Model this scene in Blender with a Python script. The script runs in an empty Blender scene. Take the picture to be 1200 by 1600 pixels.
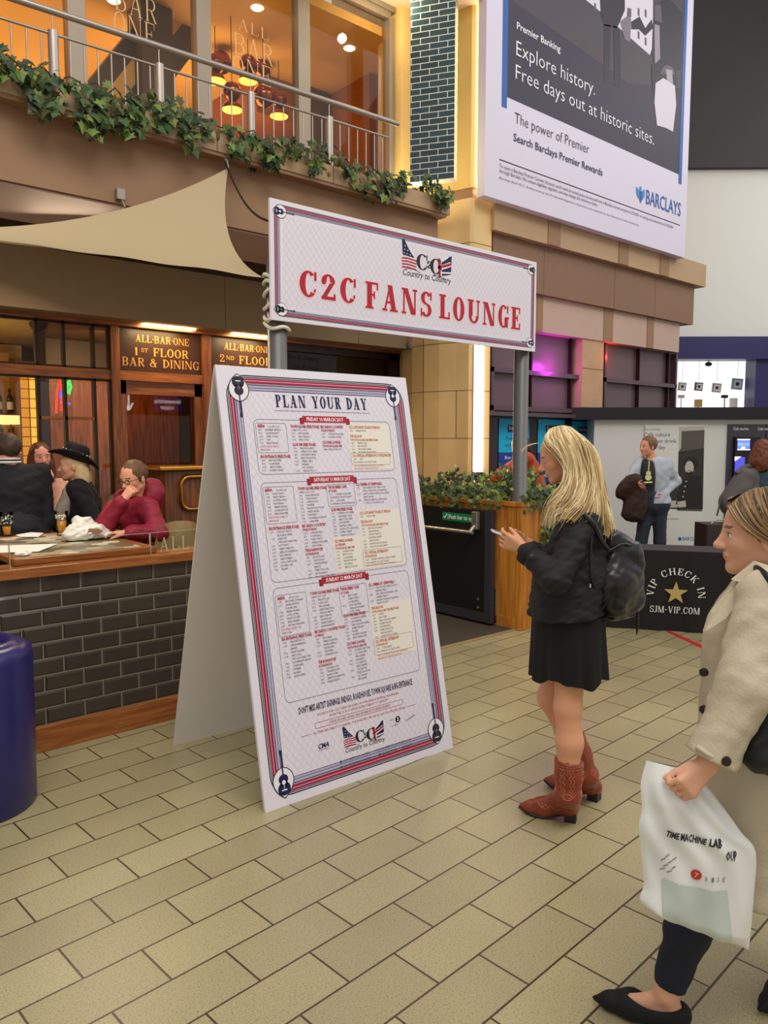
import bpy, bmesh, math, random
import numpy as np
from mathutils import Vector, Matrix
random.seed(7); np.random.seed(7)
SC = bpy.context.scene
COL = SC.collection
PI = math.pi

# ------------------------------------------------------------------ camera
FPX = 1200.0                                   # focal length in pixels of the 1200x1600 frame
PITCH = math.atan(110 / 1200); YAW = math.radians(49); EYE = 1.72
cR = Vector((math.sin(YAW), -math.cos(YAW), 0)); cH = Vector((math.cos(YAW), math.sin(YAW), 0)); cZ = Vector((0, 0, 1))
cF = cH * math.cos(PITCH) - cZ * math.sin(PITCH); cU = cH * math.sin(PITCH) + cZ * math.cos(PITCH)
CAM = Vector((0, 0, EYE))
cd = bpy.data.cameras.new('camera'); co = bpy.data.objects.new('camera', cd); COL.objects.link(co)
cd.sensor_fit = 'VERTICAL'; cd.sensor_height = 24; cd.sensor_width = 18; cd.lens = 24 * FPX / 1600
cd.clip_start = 0.05; cd.clip_end = 200
m = Matrix.Identity(4)
for i in range(3):
    m[i][0] = cR[i]; m[i][1] = cU[i]; m[i][2] = -cF[i]; m[i][3] = CAM[i]
co.matrix_world = m
SC.camera = co

# ------------------------------------------------------------------ exposure, world, big lamps
SC.view_settings.view_transform = 'Standard'; SC.view_settings.look = 'None'
SC.view_settings.gamma = 1.0; SC.view_settings.use_curve_mapping = False
SC.view_settings.exposure = 0.0
W = bpy.data.worlds.new('world'); SC.world = W; W.use_nodes = True
W.node_tree.nodes['Background'].inputs[0].default_value = (0.85, 0.82, 0.82, 1)
W.node_tree.nodes['Background'].inputs[1].default_value = 0.70

def lamp(name, kind, loc, power, col, size=1.0, sizey=None, to=None, spot=None, blend=.5):
    d = bpy.data.lights.new(name, kind); d.energy = power; d.color = col
    if kind == 'AREA':
        d.size = size
        if sizey: d.shape = 'RECTANGLE'; d.size_y = sizey
    elif kind in ('POINT', 'SPOT'): d.shadow_soft_size = size
    if kind == 'SPOT': d.spot_size = spot or 1.2; d.spot_blend = blend
    o = bpy.data.objects.new(name, d); COL.objects.link(o); o.location = loc
    if to is not None:
        o.rotation_euler = (Vector(to) - Vector(loc)).to_track_quat('-Z', 'Y').to_euler()
    return o
# high lamps of the covered street
lamp('street_lamp', 'AREA', (0.5, -1.5, 9.8), 590, (1.0, .96, .87), 8.0, 4.0, to=(1.6, 2.4, 0))
lamp('street_lamp', 'AREA', (9.0, -2.0, 9.8), 150, (1.0, .94, .86), 8.0, 4.0, to=(9.0, 3.5, 0))
lamp('street_lamp', 'AREA', (16, 1.5, 9.5), 240, (1.0, .96, .93), 8.0, 4.0, to=(14, 4, 1))

# ------------------------------------------------------------------ pixel of the 1200x1600 frame -> point in the place
def ray(x, y): return cR * (x - 600) - cU * (y - 800) + cF * FPX
def fl(x, y, z=0.0):
    d = ray(x, y); return CAM + d * ((z - EYE) / d.z)
def atY(x, y, Y): d = ray(x, y); return CAM + d * (Y / d.y)
def atX(x, y, X): d = ray(x, y); return CAM + d * (X / d.x)
def atD(x, y, D): d = ray(x, y); return CAM + d * (D / d.dot(cH))
def onplane(x, y, o, n):
    d = ray(x, y); return CAM + d * ((o - CAM).dot(n) / d.dot(n))

# ------------------------------------------------------------------ materials
def lin(c):
    return tuple(((v / 255) / 12.92 if v / 255 <= .04045 else ((v / 255 + .055) / 1.055) ** 2.4) for v in c)
MATS = {}
def mat(name, rgb, rough=.6, metal=0., spec=.4, emit=0., ecol=None, alpha=1., trans=0., bump=0., bscale=40., var=0., vscale=6., coat=0.):
    if name in MATS: return MATS[name]
    M = bpy.data.materials.new(name); M.use_nodes = True; MATS[name] = M
    nt = M.node_tree; b = nt.nodes['Principled BSDF']; L = nt.links
    c = lin(rgb)
    b.inputs['Base Color'].default_value = (*c, 1); b.inputs['Roughness'].default_value = rough
    b.inputs['Metallic'].default_value = metal; b.inputs['Specular IOR Level'].default_value = spec
    if emit:
        b.inputs['Emission Color'].default_value = (*lin(ecol or rgb), 1); b.inputs['Emission Strength'].default_value = emit
    if alpha < 1: b.inputs['Alpha'].default_value = alpha
    if trans: b.inputs['Transmission Weight'].default_value = trans
    if coat: b.inputs['Coat Weight'].default_value = coat
    if bump or var:
        tc = nt.nodes.new('ShaderNodeTexCoord'); nz = nt.nodes.new('ShaderNodeTexNoise')
        nz.inputs['Scale'].default_value = bscale; nz.inputs['Detail'].default_value = 4
        L.new(tc.outputs['Object'], nz.inputs['Vector'])
        if bump:
            bp = nt.nodes.new('ShaderNodeBump'); bp.inputs['Strength'].default_value = bump; bp.inputs['Distance'].default_value = .01
            L.new(nz.outputs['Fac'], bp.inputs['Height']); L.new(bp.outputs['Normal'], b.inputs['Normal'])
        if var:
            n2 = nt.nodes.new('ShaderNodeTexNoise'); n2.inputs['Scale'].default_value = vscale; n2.inputs['Detail'].default_value = 5
            L.new(tc.outputs['Object'], n2.inputs['Vector'])
            r = nt.nodes.new('ShaderNodeMapRange'); r.inputs[1].default_value = .3; r.inputs[2].default_value = .7
            r.inputs[3].default_value = 1 - var; r.inputs[4].default_value = 1 + var
            L.new(n2.outputs['Fac'], r.inputs[0])
            mx = nt.nodes.new('ShaderNodeVectorMath'); mx.operation = 'SCALE'; mx.inputs[0].default_value = c
            L.new(r.outputs[0], mx.inputs['Scale']); L.new(mx.outputs[0], b.inputs['Base Color'])
    return M
def wood(name, rgb, dark, scale=6., axis=0, rough=.45):
    if name in MATS: return MATS[name]
    M = bpy.data.materials.new(name); M.use_nodes = True; MATS[name] = M
    nt = M.node_tree; b = nt.nodes['Principled BSDF']; L = nt.links
    tc = nt.nodes.new('ShaderNodeTexCoord'); mp = nt.nodes.new('ShaderNodeMapping')
    s = [scale * 4] * 3; s[axis] = scale * .35; mp.inputs['Scale'].default_value = s
    nz = nt.nodes.new('ShaderNodeTexNoise'); nz.inputs['Scale'].default_value = 1.5; nz.inputs['Detail'].default_value = 6; nz.inputs['Distortion'].default_value = .8
    cr = nt.nodes.new('ShaderNodeValToRGB'); cr.color_ramp.elements[0].position = .35; cr.color_ramp.elements[1].position = .68
    cr.color_ramp.elements[0].color = (*lin(dark), 1); cr.color_ramp.elements[1].color = (*lin(rgb), 1)
    L.new(tc.outputs['Object'], mp.inputs['Vector']); L.new(mp.outputs[0], nz.inputs['Vector'])
    L.new(nz.outputs['Fac'], cr.inputs['Fac']); L.new(cr.outputs['Color'], b.inputs['Base Color'])
    b.inputs['Roughness'].default_value = rough
    return M
def glass(name, tint=(255, 255, 255), refl=.12, rough=.02, dark=0.0):
    # thin pane: fresnel mirror over clear (slightly tinted) see-through
    if name in MATS: return MATS[name]
    M = bpy.data.materials.new(name); M.use_nodes = True; MATS[name] = M
    nt = M.node_tree; L = nt.links; nt.nodes.remove(nt.nodes['Principled BSDF'])
    out = nt.nodes['Material Output']
    t = nt.nodes.new('ShaderNodeBsdfTransparent'); t.inputs[0].default_value = (*lin(tint), 1)
    g = nt.nodes.new('ShaderNodeBsdfGlossy'); g.inputs['Roughness'].default_value = rough
    fr = nt.nodes.new('ShaderNodeLayerWeight'); fr.inputs['Blend'].default_value = refl
    mx = nt.nodes.new('ShaderNodeMixShader')
    L.new(fr.outputs['Fresnel'], mx.inputs[0]); L.new(t.outputs[0], mx.inputs[1]); L.new(g.outputs[0], mx.inputs[2])
    L.new(mx.outputs[0], out.inputs['Surface'])
    return M

# ------------------------------------------------------------------ objects
def tag(o, label=None, cat=None, group=None, kind=None):
    if label: o['label'] = label
    if cat: o['category'] = cat
    if group: o['group'] = group
    if kind: o['kind'] = kind
    return o
def empty(name, loc, label, cat, group=None):
    o = bpy.data.objects.new(name, None); COL.objects.link(o); o.location = loc; o.empty_display_size = .1
    bpy.context.view_layer.update()
    return tag(o, label, cat, group)
class MB:
    def __init__(s): s.v = []; s.f = []; s.m = []; s.mats = []; s.sm = []
    def mi(s, M):
        if M not in s.mats: s.mats.append(M)
        return s.mats.index(M)
    def add(s, vs, fs, M, smooth=False):
        b = len(s.v); s.v.extend([tuple(v) for v in vs]); k = s.mi(M)
        for f in fs: s.f.append([b + i for i in f]); s.m.append(k); s.sm.append(smooth)
        return s
    def box(s, a, b, M, rot=None):
        x0, y0, z0 = a; x1, y1, z1 = b
        vs = [Vector(p) for p in ((x0,y0,z0),(x1,y0,z0),(x1,y1,z0),(x0,y1,z0),(x0,y0,z1),(x1,y0,z1),(x1,y1,z1),(x0,y1,z1))]
        if rot: vs = [rot @ v for v in vs]
        return s.add(vs, [(0,3,2,1),(4,5,6,7),(0,1,5,4),(1,2,6,5),(2,3,7,6),(3,0,4,7)], M)
    def obox(s, c, ax, ay, az, M):             # centre and three half-axes
        c, ax, ay, az = Vector(c), Vector(ax), Vector(ay), Vector(az)
        vs = [c + ax*i + ay*j + az*k for k in (-1,1) for i, j in ((-1,-1),(1,-1),(1,1),(-1,1))]
        fs = [(0,3,2,1),(4,5,6,7),(0,1,5,4),(1,2,6,5),(2,3,7,6),(3,0,4,7)]
        if ax.cross(ay).dot(az) < 0: fs = [f[::-1] for f in fs]
        return s.add(vs, fs, M)
    def bbox(s, a, b, M, r=.006):              # bevelled box
        bm = bmesh.new(); bmesh.ops.create_cube(bm, size=1)
        a, b = Vector(a), Vector(b)
        for v in bm.verts: v.co = Vector([(a[i] + b[i]) / 2 + v.co[i] * (b[i] - a[i]) for i in range(3)])
        bmesh.ops.bevel(bm, geom=bm.edges[:], offset=r, segments=2, affect='EDGES', profile=.5)
        bm.verts.index_update()
        s.add([v.co.copy() for v in bm.verts], [[v.index for v in f.verts] for f in bm.faces], M); bm.free(); return s
    def prism(s, poly, d, M, M2=None):         # planar polygon of 3-D points extruded by d
        n = len(poly); d = Vector(d); p = [Vector(q) for q in poly]
        nrm = Vector((0, 0, 0))
        for i in range(n): nrm += p[i].cross(p[(i + 1) % n])
        fl_ = nrm.dot(d) > 0
        f0 = list(range(n)); f1 = list(range(n, 2 * n)); sd = [(i, (i + 1) % n, (i + 1) % n + n, i + n) for i in range(n)]
        if fl_: f0 = f0[::-1]
        else: f1 = f1[::-1]; sd = [q[::-1] for q in sd]
        return s.add(p + [q + d for q in p], [f0, f1] + sd, M)
    def tube(s, pts, r, M, n=8, cap=True):
        pts = [Vector(p) for p in pts]; k = len(pts); rs = r if isinstance(r, (list, tuple)) else [r] * k
        vs = []; fs = []; prev = None
        for i, p in enumerate(pts):
            t = (pts[min(i + 1, k - 1)] - pts[max(i - 1, 0)])
            if t.length < 1e-9: t = Vector((0, 0, 1))
            t.normalize()
            if prev is None:
                a = t.orthogonal().normalized()
            else:
                a = (prev - t * prev.dot(t))
                a = a.normalized() if a.length > 1e-6 else t.orthogonal().normalized()
            prev = a; b = t.cross(a)
            vs += [p + (a * math.cos(2*PI*j/n) + b * math.sin(2*PI*j/n)) * rs[i] for j in range(n)]
        for i in range(k - 1):
            for j in range(n):
                fs.append((i*n + j, i*n + (j+1) % n, (i+1)*n + (j+1) % n, (i+1)*n + j))
        s.add(vs, fs, M, True)
        if cap: s.add(vs[:n], [tuple(range(n))[::-1]], M); s.add(vs[-n:], [tuple(range(n))], M)
        return s
    def lathe(s, prof, c, M, n=32, ax=None, sx=1., sy=1.):
        c = Vector(c); vs = []; fs = []; k = len(prof)
        for r, z in prof:
            for j in range(n): vs.append(c + Vector((r*sx*math.cos(2*PI*j/n), r*sy*math.sin(2*PI*j/n), z)))
        for i in range(k - 1):
            for j in range(n): fs.append((i*n+j, i*n+(j+1) % n, (i+1)*n+(j+1) % n, (i+1)*n+j))
        if ax: vs = [c + ax @ (v - c) for v in vs]
        return s.add(vs, fs, M, True)
    def ball(s, c, r, M, n=12, sc=(1, 1, 1), R=None):
        c = Vector(c); vs = []; fs = []; h = n // 2
        for i in range(h + 1):
            a = PI * i / h
            for j in range(n):
                p = Vector((r*sc[0]*math.sin(a)*math.cos(2*PI*j/n), r*sc[1]*math.sin(a)*math.sin(2*PI*j/n), r*sc[2]*math.cos(a)))
                vs.append(c + (R @ p if R else p))
        for i in range(h):
            for j in range(n): fs.append((i*n+j, (i+1)*n+j, (i+1)*n+(j+1) % n, i*n+(j+1) % n))
        return s.add(vs, fs, M, True)
    def quad(s, a, b, c, d, M): return s.add([a, b, c, d], [(0, 1, 2, 3)], M)
    def build(s, name, parent=None, smooth=None):
        me = bpy.data.meshes.new(name)
        if parent is not None:
            o0 = parent.matrix_world.translation
            p = parent
            o0 = Vector(p.location)
            while p.parent: p = p.parent; o0 = o0 + Vector(p.location)
            vs = [(x - o0.x, y - o0.y, z - o0.z) for x, y, z in s.v]
        else: vs = s.v
        me.from_pydata(vs, [], s.f)
        for M in s.mats: me.materials.append(M)
        me.polygons.foreach_set('material_index', s.m)
        me.polygons.foreach_set('use_smooth', s.sm if smooth is None else [smooth] * len(s.f))
        me.update()
        o = bpy.data.objects.new(name, me); COL.objects.link(o)
        if parent is not None: o.parent = parent
        return o
def struct(name, mb, parent=None):
    o = mb.build(name, parent); o['kind'] = 'structure'; return o

# ------------------------------------------------------------------ flat printing: text and shapes on a plane
class Plane:
    def __init__(s, o, u, v, n): s.o, s.u, s.v, s.n = Vector(o), Vector(u).normalized(), Vector(v).normalized(), Vector(n).normalized()
    def P(s, u, v, h=.001): return s.o + s.u * u + s.v * v + s.n * h
    def uv(s, px, py):
        q = onplane(px, py, s.o, s.n) - s.o; return q.dot(s.u), q.dot(s.v)
_tc = bpy.data.curves.new('lettering', 'FONT'); _to = bpy.data.objects.new('lettering', _tc); COL.objects.link(_to)
_tc.size = 1; _tcache = {}
def text2d(t, bold=0., res=2):
    k = (t, bold, res)
    if k not in _tcache:
        _tc.body = t; _tc.offset = bold; _tc.resolution_u = res
        bpy.context.view_layer.update()
        e = _to.evaluated_get(bpy.context.evaluated_depsgraph_get()); me = e.to_mesh()
        _tcache[k] = ([(v.co.x, v.co.y) for v in me.vertices], [list(p.vertices) for p in me.polygons]); e.to_mesh_clear()
    return _tcache[k]
CAPH = max(y for x, y in text2d('H')[0])
def put_text(mb, pl, t, u, v, h, M, w=None, xs=1., align='l', bold=0., lift=.001, res=2, slant=0., rot=0.):
    vs, fs = text2d(t, bold, res)
    if not vs: return
    k = h / CAPH; x0 = min(p[0] for p in vs); x1 = max(p[0] for p in vs)
    sx = w / (x1 - x0) if w else k * xs
    W_ = (x1 - x0) * sx; off = {'l': 0, 'c': -W_ / 2, 'r': -W_}[align]
    ca, sa = math.cos(rot), math.sin(rot)
    out = []
    for x, y in vs:
        a, b = (x - x0) * sx + off + slant * y * k, y * k
        out.append(pl.P(u + a*ca - b*sa, v + a*sa + b*ca, lift))
    mb.add(out, fs, M)
def put_poly(mb, pl, pts, M, lift=.001):
    mb.add([pl.P(x, y, lift) for x, y in pts], [tuple(range(len(pts)))], M)
def put_rect(mb, pl, u0, v0, u1, v1, M, lift=.001): put_poly(mb, pl, [(u0, v0), (u1, v0), (u1, v1), (u0, v1)], M, lift)
def rrect(u0, v0, u1, v1, r, n=6):
    p = []
    for cx, cy, a0 in ((u1 - r, v0 + r, -90), (u1 - r, v1 - r, 0), (u0 + r, v1 - r, 90), (u0 + r, v0 + r, 180)):
        for i in range(n + 1):
            a = math.radians(a0 + 90 * i / n); p.append((cx + r * math.cos(a), cy + r * math.sin(a)))
    return p
def put_ring(mb, pl, outer, inner, M, lift=.001):
    n = len(outer)
    mb.add([pl.P(x, y, lift) for x, y in outer] + [pl.P(x, y, lift) for x, y in inner], [(i, (i+1) % n, (i+1) % n + n, i + n) for i in range(n)], M)
def put_frame(mb, pl, u0, v0, u1, v1, r, t, M, lift=.001, n=6):
    put_ring(mb, pl, rrect(u0, v0, u1, v1, r, n), rrect(u0 + t, v0 + t, u1 - t, v1 - t, max(r - t, 1e-4), n), M, lift)
def put_line(mb, pl, pts, w, M, lift=.001):
    for (x0, y0), (x1, y1) in zip(pts[:-1], pts[1:]):
        dx, dy = x1 - x0, y1 - y0; L = math.hypot(dx, dy) or 1; nx, ny = -dy / L * w / 2, dx / L * w / 2
        put_poly(mb, pl, [(x0 - nx, y0 - ny), (x1 - nx, y1 - ny), (x1 + nx, y1 + ny), (x0 + nx, y0 + ny)], M, lift)
def disc(cx, cy, rx, ry=None, n=20, rot=0.):
    ry = ry or rx; o = []
    for i in range(n):
        a, b = rx * math.cos(2*PI*i/n), ry * math.sin(2*PI*i/n)
        o.append((cx + a*math.cos(rot) - b*math.sin(rot), cy + a*math.sin(rot) + b*math.cos(rot)))
    return o

# serif capitals drawn from strokes: T thick stem, t thin stroke, s slab height, e slab overhang (height of a letter = 1)
def glyph(ch, T, t, s, e):
    q = []; R_ = lambda x0, y0, x1, y1: q.append([(x0, y0), (x1, y0), (x1, y1), (x0, y1)])
    def arc(cx, cy, rx, ry, a0, a1, tx, ty, n=14):
        for i in range(n):
            a, b = math.radians(a0 + (a1 - a0) * i / n), math.radians(a0 + (a1 - a0) * (i + 1) / n)
            ca, sa, cb, sb = math.cos(a), math.sin(a), math.cos(b), math.sin(b)
            q.append([(cx + rx*ca, cy + ry*sa), (cx + rx*cb, cy + ry*sb), (cx + (rx-tx)*cb, cy + (ry-ty)*sb), (cx + (rx-tx)*ca, cy + (ry-ty)*sa)])
    def stem(x, y0=0., y1=1., w=None, top=True, bot=True):
        w = w or T; R_(x, y0, x + w, y1)
        if bot: R_(x - e, y0, x + w + e, y0 + s)
        if top: R_(x - e, y1 - s, x + w + e, y1)
    def diag(x0, y0, x1, y1, w): q.append([(x0, y0), (x0 + w, y0), (x1 + w, y1), (x1, y1)])
    w = .62
    if ch == 'A':
        w = .8; diag(.08, 0, .8/2 - t*.5, 1, t); diag(.8 - .08 - T, 0, .8/2 - T*.55, 1, T); R_(.2, .3, .6, .3 + t)
        R_(0, 0, .08 + t + e*1.2, s); R_(.8 - .08 - T - e*1.2, 0, .8, s)
    elif ch in 'BPRD':
        w = .66 if ch != 'D' else .72; stem(e)
        if ch == 'D':
            arc(e + T*.6, .5, w - e - T*.6, .5, -90, 90, T, t, 20)
        else:
            arc(w - .27 - e*.2, .745, .25, .255, -90, 90, T*.95, t); R_(e, 1 - t, w - .27, 1); R_(e, .49, w - .27, .49 + t)
            if ch == 'B': arc(w - .28, .265, .28, .265, -90, 90, T, t); R_(e, 0, w - .27, t)
            if ch == 'R': diag(w - T*.75, 0, w - .36, .5, T); R_(w - T*.9, 0, w + e*.9, s)
    elif ch in 'CGOQ':
        w = .7
        if ch in 'OQ': arc(.35, .5, .35, .51, 0, 360, T, t, 28)
        else:
            arc(.36, .5, .36, .51, 48, 318, T, t, 24); R_(.6, .66, .6 + t*1.1, 1.0)
            if ch == 'G': R_(.46, .42 - s*.2, .74, .42 + s*.8); R_(.7 - T - .03, .02, .7 - .03, .42)
            else: diag(.57, .2, .6, .34, t*.9)
    elif ch in 'EFL':
        w = .62; stem(e)
        R_(e, 0, w if ch != 'F' else e + T + e, s if ch == 'F' else t)
        if ch != 'L': R_(e, 1 - t, w, 1); R_(w - t*.9, .72, w, 1); R_(e + T*.5, .48, .44, .48 + t); R_(.44 - t*.6, .38, .44 + t*.3, .66)
        if ch != 'F': R_(w - t*.9, 0, w + t*.1, .3)
    elif ch == 'I' or ch == '1' and T > .15: w = T + 2*e; stem(e)
    elif ch == '1': w = T + 2*e; stem(e, top=False); diag(.0, .8, e, 1, t)
    elif ch == 'H': w = .8; stem(e); stem(w - e - T); R_(e, .46, w - e, .46 + t)
    elif ch == 'T': w = .7; stem(.35 - T/2, top=False); R_(0, 1 - t, .7, 1); R_(0, .72, t*.9, 1); R_(.7 - t*.9, .72, .7, 1)
    elif ch == 'N':
        w = .82; R_(e, 0, e + t, 1); R_(0, 0, t + 2*e, s); R_(w - e - t, 0, w - e, 1); R_(w - 2*e - t, 1 - s, w, 1)
        R_(0, 1 - s, e + T, 1); diag(w - e - T*1.02, 0, e, 1, T)
    elif ch == 'M':
        w = .98; R_(e, 0, e + t, 1); R_(0, 0, t + 2*e, s); stem(w - e - T); diag(.47 - T*.4, 0, e, 1, T*.95); diag(.47 - T*.1, 0, w - e - T, 1, t); R_(0, 1 - s, e + T, 1)
    elif ch == 'K':
        w = .76; stem(e); diag(e + T*.6, .4, w - e - t, 1, t); diag(w - e*.7 - T, 0, e + T*1.1, .56, T); R_(w - T - 2*e, 0, w, s); R_(w - 3*e - t, 1 - s, w - e*.2, 1)
    elif ch == 'V':
        w = .8; diag(.4 - T*.55, 0, .08, 1, T); diag(.4 - t*.2, 0, .72 - t, 1, t); R_(0, 1 - s, T + .08 + e, 1); R_(.72 - t - e, 1 - s, .8, 1)
    elif ch == 'Y':
        w = .78; stem(.39 - T/2, 0, .45, top=False); diag(.39 - T/2, .42, .07, 1, T); diag(.39 + T/2 - t, .42, .7 - t, 1, t); R_(0, 1 - s, T + .07 + e, 1); R_(.7 - t - e, 1 - s, .78, 1)
    elif ch in 'UJ':
        if ch == 'U': w = .78; R_(e, .3, e + T, 1); R_(0, 1 - s, T + 2*e, 1); R_(w - e - t, .3, w - e, 1); R_(w - 2*e - t, 1 - s, w, 1); arc(w/2, .32, w/2 - e, .33, 180, 360, T*.75, t)
        else: w = .46; R_(.46 - e - T, .2, .46 - e, 1); R_(.46 - 2*e - T, 1 - s, .46, 1); arc(.16, .2, .3 - e, .21, 200, 360, T*.8, t)
    elif ch in 'S':
        w = .6; arc(.3, .74, .29, .265, 25, 270, T*.85, t, 16); arc(.3, .27, .3, .275, -155, 90, T*.85, t, 16); R_(.52, .68, .52 + t, 1); R_(.0, 0, t, .32)
        q.append([(.06, .62), (.3, .475), (.54, .38), (.3, .55)]) if 0 else None
    elif ch == '2':
        w = .6; arc(.29, .72, .29, .285, -5, 190, T*.9, t, 14); q.append([(.0, t*.9), (T*.8, t*.9), (.58, .72), (.58 - T*.95, .66)]); R_(0, 0, .6, t*1.6); R_(.6 - t, 0, .6, .26); q.append(disc(.1, .68, .1, .1, 10))
    elif ch == '&':
        w = .8; arc(.34, .77, .2, .23, 0, 360, T*.6, t, 18); arc(.3, .27, .3, .275, 0, 360, T*.8, t, 18); diag(.74 - T, 0, .2, .75, T); diag(.52, .2, .66, .5, t); R_(.5, .48, .8, .48 + s)
    elif ch == '·': w = .2; q.append(disc(.1, .5, .07, .07, 10))
    elif ch == '.': w = .2; q.append(disc(.1, .06, .07, .07, 10))
    elif ch == '-': w = .4; R_(.05, .42, .35, .42 + t*1.4)
    elif ch == ' ': w = .42
    return q, w
def put_serif(mb, pl, t, u, v, h, M, w=None, T=.17, tt=.07, s=.055, e=.07, gap=.1, align='l', lift=.001, arc=None, xs=1., grow=0.):
    gl = [glyph(c, T, tt, s, e) for c in t]; li = 0
    tot = sum(g[1] for g in gl) + gap * (len(gl) - 1)
    kx = w / tot if w else h * xs
    x = {'l': 0, 'c': -tot / 2, 'r': -tot}[align]
    for q, gw in gl:
        for poly in q:
            if arc:                                   # text on a circle: centre (u,v), radius arc, h letter height
                a = -(x + gw / 2) * kx / arc
                pts = []
                for px_, py_ in poly:
                    lx = (px_ - gw / 2) * kx; ly = arc + py_ * h
                    pts.append((u + lx*math.cos(a) - ly*math.sin(a), v + lx*math.sin(a) + ly*math.cos(a)))
            else: pts = [(u + (x + px_) * kx, v + py_ * h) for px_, py_ in poly]
            if grow:
                cx = sum(p[0] for p in pts) / len(pts); cy = sum(p[1] for p in pts) / len(pts)
                pts = [(p[0] + grow * (1 if p[0] > cx else -1), p[1] + grow * (1 if p[1] > cy else -1)) for p in pts]
            put_poly(mb, pl, pts, M, lift + li); li = (li + 8e-6) % 4e-4
        x += gw + gap
# =================================================================== THE SETTING
def zat(x, y, Y): return atY(x, y, Y).z
def xat(x, y, Y): return atY(x, y, Y).x
# ---- floor: 400 x 200 stone pavers in running bond
def floor_mat():
    M = bpy.data.materials.new('stone_pavers'); M.use_nodes = True
    nt = M.node_tree; L = nt.links; b = nt.nodes['Principled BSDF']; N = nt.nodes.new
    tc = N('ShaderNodeTexCoord'); mp = N('ShaderNodeMapping')
    mp.inputs['Rotation'].default_value = (0, 0, math.radians(-3.4)); mp.inputs['Location'].default_value = (20 - .135, 20.4 - .0925, 0)
    L.new(tc.outputs['Object'], mp.inputs['Vector'])
    br = N('ShaderNodeTexBrick'); br.offset = .5; br.offset_frequency = 2; br.squash = 1
    for k, v in (('Scale', 1), ('Mortar Size', .0042), ('Mortar Smooth', .25), ('Bias', 0.0), ('Brick Width', .4), ('Row Height', .204)): br.inputs[k].default_value = v
    br.inputs['Color1'].default_value = (*lin((176, 165, 124)), 1); br.inputs['Color2'].default_value = (*lin((160, 149, 113)), 1); br.inputs['Mortar'].default_value = (*lin((66, 52, 32)), 1)
    L.new(mp.outputs[0], br.inputs['Vector'])
    n1 = N('ShaderNodeTexNoise'); n1.inputs['Scale'].default_value = 170; n1.inputs['Detail'].default_value = 3; n1.inputs['Roughness'].default_value = .7
    L.new(tc.outputs['Object'], n1.inputs['Vector'])
    r1 = N('ShaderNodeValToRGB'); e = r1.color_ramp.elements
    e[0].position = .33; e[0].color = (.38, .36, .33, 1); e[1].position = .47; e[1].color = (.97, .97, .97, 1)
    x = e.new(.66); x.color = (1.0, 1.0, 1.0, 1); x = e.new(.74); x.color = (1.28, 1.26, 1.2, 1)
    L.new(n1.outputs['Fac'], r1.inputs['Fac'])
    n2 = N('ShaderNodeTexNoise'); n2.inputs['Scale'].default_value = 1.1; n2.inputs['Detail'].default_value = 4
    L.new(tc.outputs['Object'], n2.inputs['Vector'])
    r2 = N('ShaderNodeMapRange'); r2.inputs[1].default_value = .3; r2.inputs[2].default_value = .7; r2.inputs[3].default_value = .90; r2.inputs[4].default_value = 1.08
    L.new(n2.outputs['Fac'], r2.inputs[0])
    m1 = N('ShaderNodeMix'); m1.data_type = 'RGBA'; m1.blend_type = 'MULTIPLY'; m1.inputs[0].default_value = 1
    L.new(br.outputs['Color'], m1.inputs[6]); L.new(r1.outputs['Color'], m1.inputs[7])
    m2 = N('ShaderNodeVectorMath'); m2.operation = 'SCALE'; L.new(m1.outputs[2], m2.inputs[0]); L.new(r2.outputs[0], m2.inputs['Scale'])
    L.new(m2.outputs[0], b.inputs['Base Color'])
    b.inputs['Roughness'].default_value = .29; b.inputs['Specular IOR Level'].default_value = .6
    bp = N('ShaderNodeBump'); bp.inputs['Strength'].default_value = .5; bp.inputs['Distance'].default_value = .004
    iv = N('ShaderNodeMath'); iv.operation = 'SUBTRACT'; iv.inputs[0].default_value = 1; L.new(br.outputs['Fac'], iv.inputs[1])
    ad = N('ShaderNodeMath'); ad.operation = 'MULTIPLY_ADD'; ad.inputs[1].default_value = .25; L.new(n1.outputs['Fac'], ad.inputs[0]); L.new(iv.outputs[0], ad.inputs[2])
    L.new(ad.outputs[0], bp.inputs['Height']); L.new(bp.outputs['Normal'], b.inputs['Normal'])
    return M
fm = floor_mat()
b = MB(); b.quad((-12, -10, 0), (34, -10, 0), (34, 26, 0), (-12, 26, 0), fm); struct('floor', b)
m_mat = mat('entrance_matting', (66, 58, 48), .9, bump=.3, bscale=90)
b = MB(); b.box((-6, 4.45, -.03), (14, 14, .006), m_mat); struct('floor_bar', b)
b = MB(); b.box((2.75, 4.40, -.02), (5.44, 4.45, .008), mat('stone_kerb', (150, 128, 92), .7, var=.06)); struct('trim_1', b)

tan = mat('tan_cladding', (180, 150, 116), .62, var=.04, vscale=1.5)
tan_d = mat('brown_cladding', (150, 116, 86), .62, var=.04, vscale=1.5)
tan_g = mat('grey_tan_render', (150, 128, 98), .7, var=.03, vscale=2)
tan_b = mat('bank_brown_cladding', (134, 102, 78), .6, var=.04, vscale=1.5)
pinkt = mat('pink_tan_cladding', (190, 162, 146), .6, var=.03, vscale=1.5)
stone = mat('sandstone', (226, 192, 134), .55, var=.07, vscale=3)
stone_j = mat('stone_joint', (120, 92, 60), .8)
bronze = wood('bronze_timber', (150, 88, 42), (96, 52, 24), 5, 2, .35)
bronzeh = wood('bronze_timber_rail', (158, 94, 44), (104, 58, 26), 5, 0, .35)
dkfr = mat('dark_bronze_frame', (44, 30, 24), .35, .3)
pane = glass('window_glass', (240, 236, 228), .35)
pane_d = glass('tinted_glass', (200, 184, 160), .26)
white = mat('white_paint', (236, 232, 232), .5)

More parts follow.
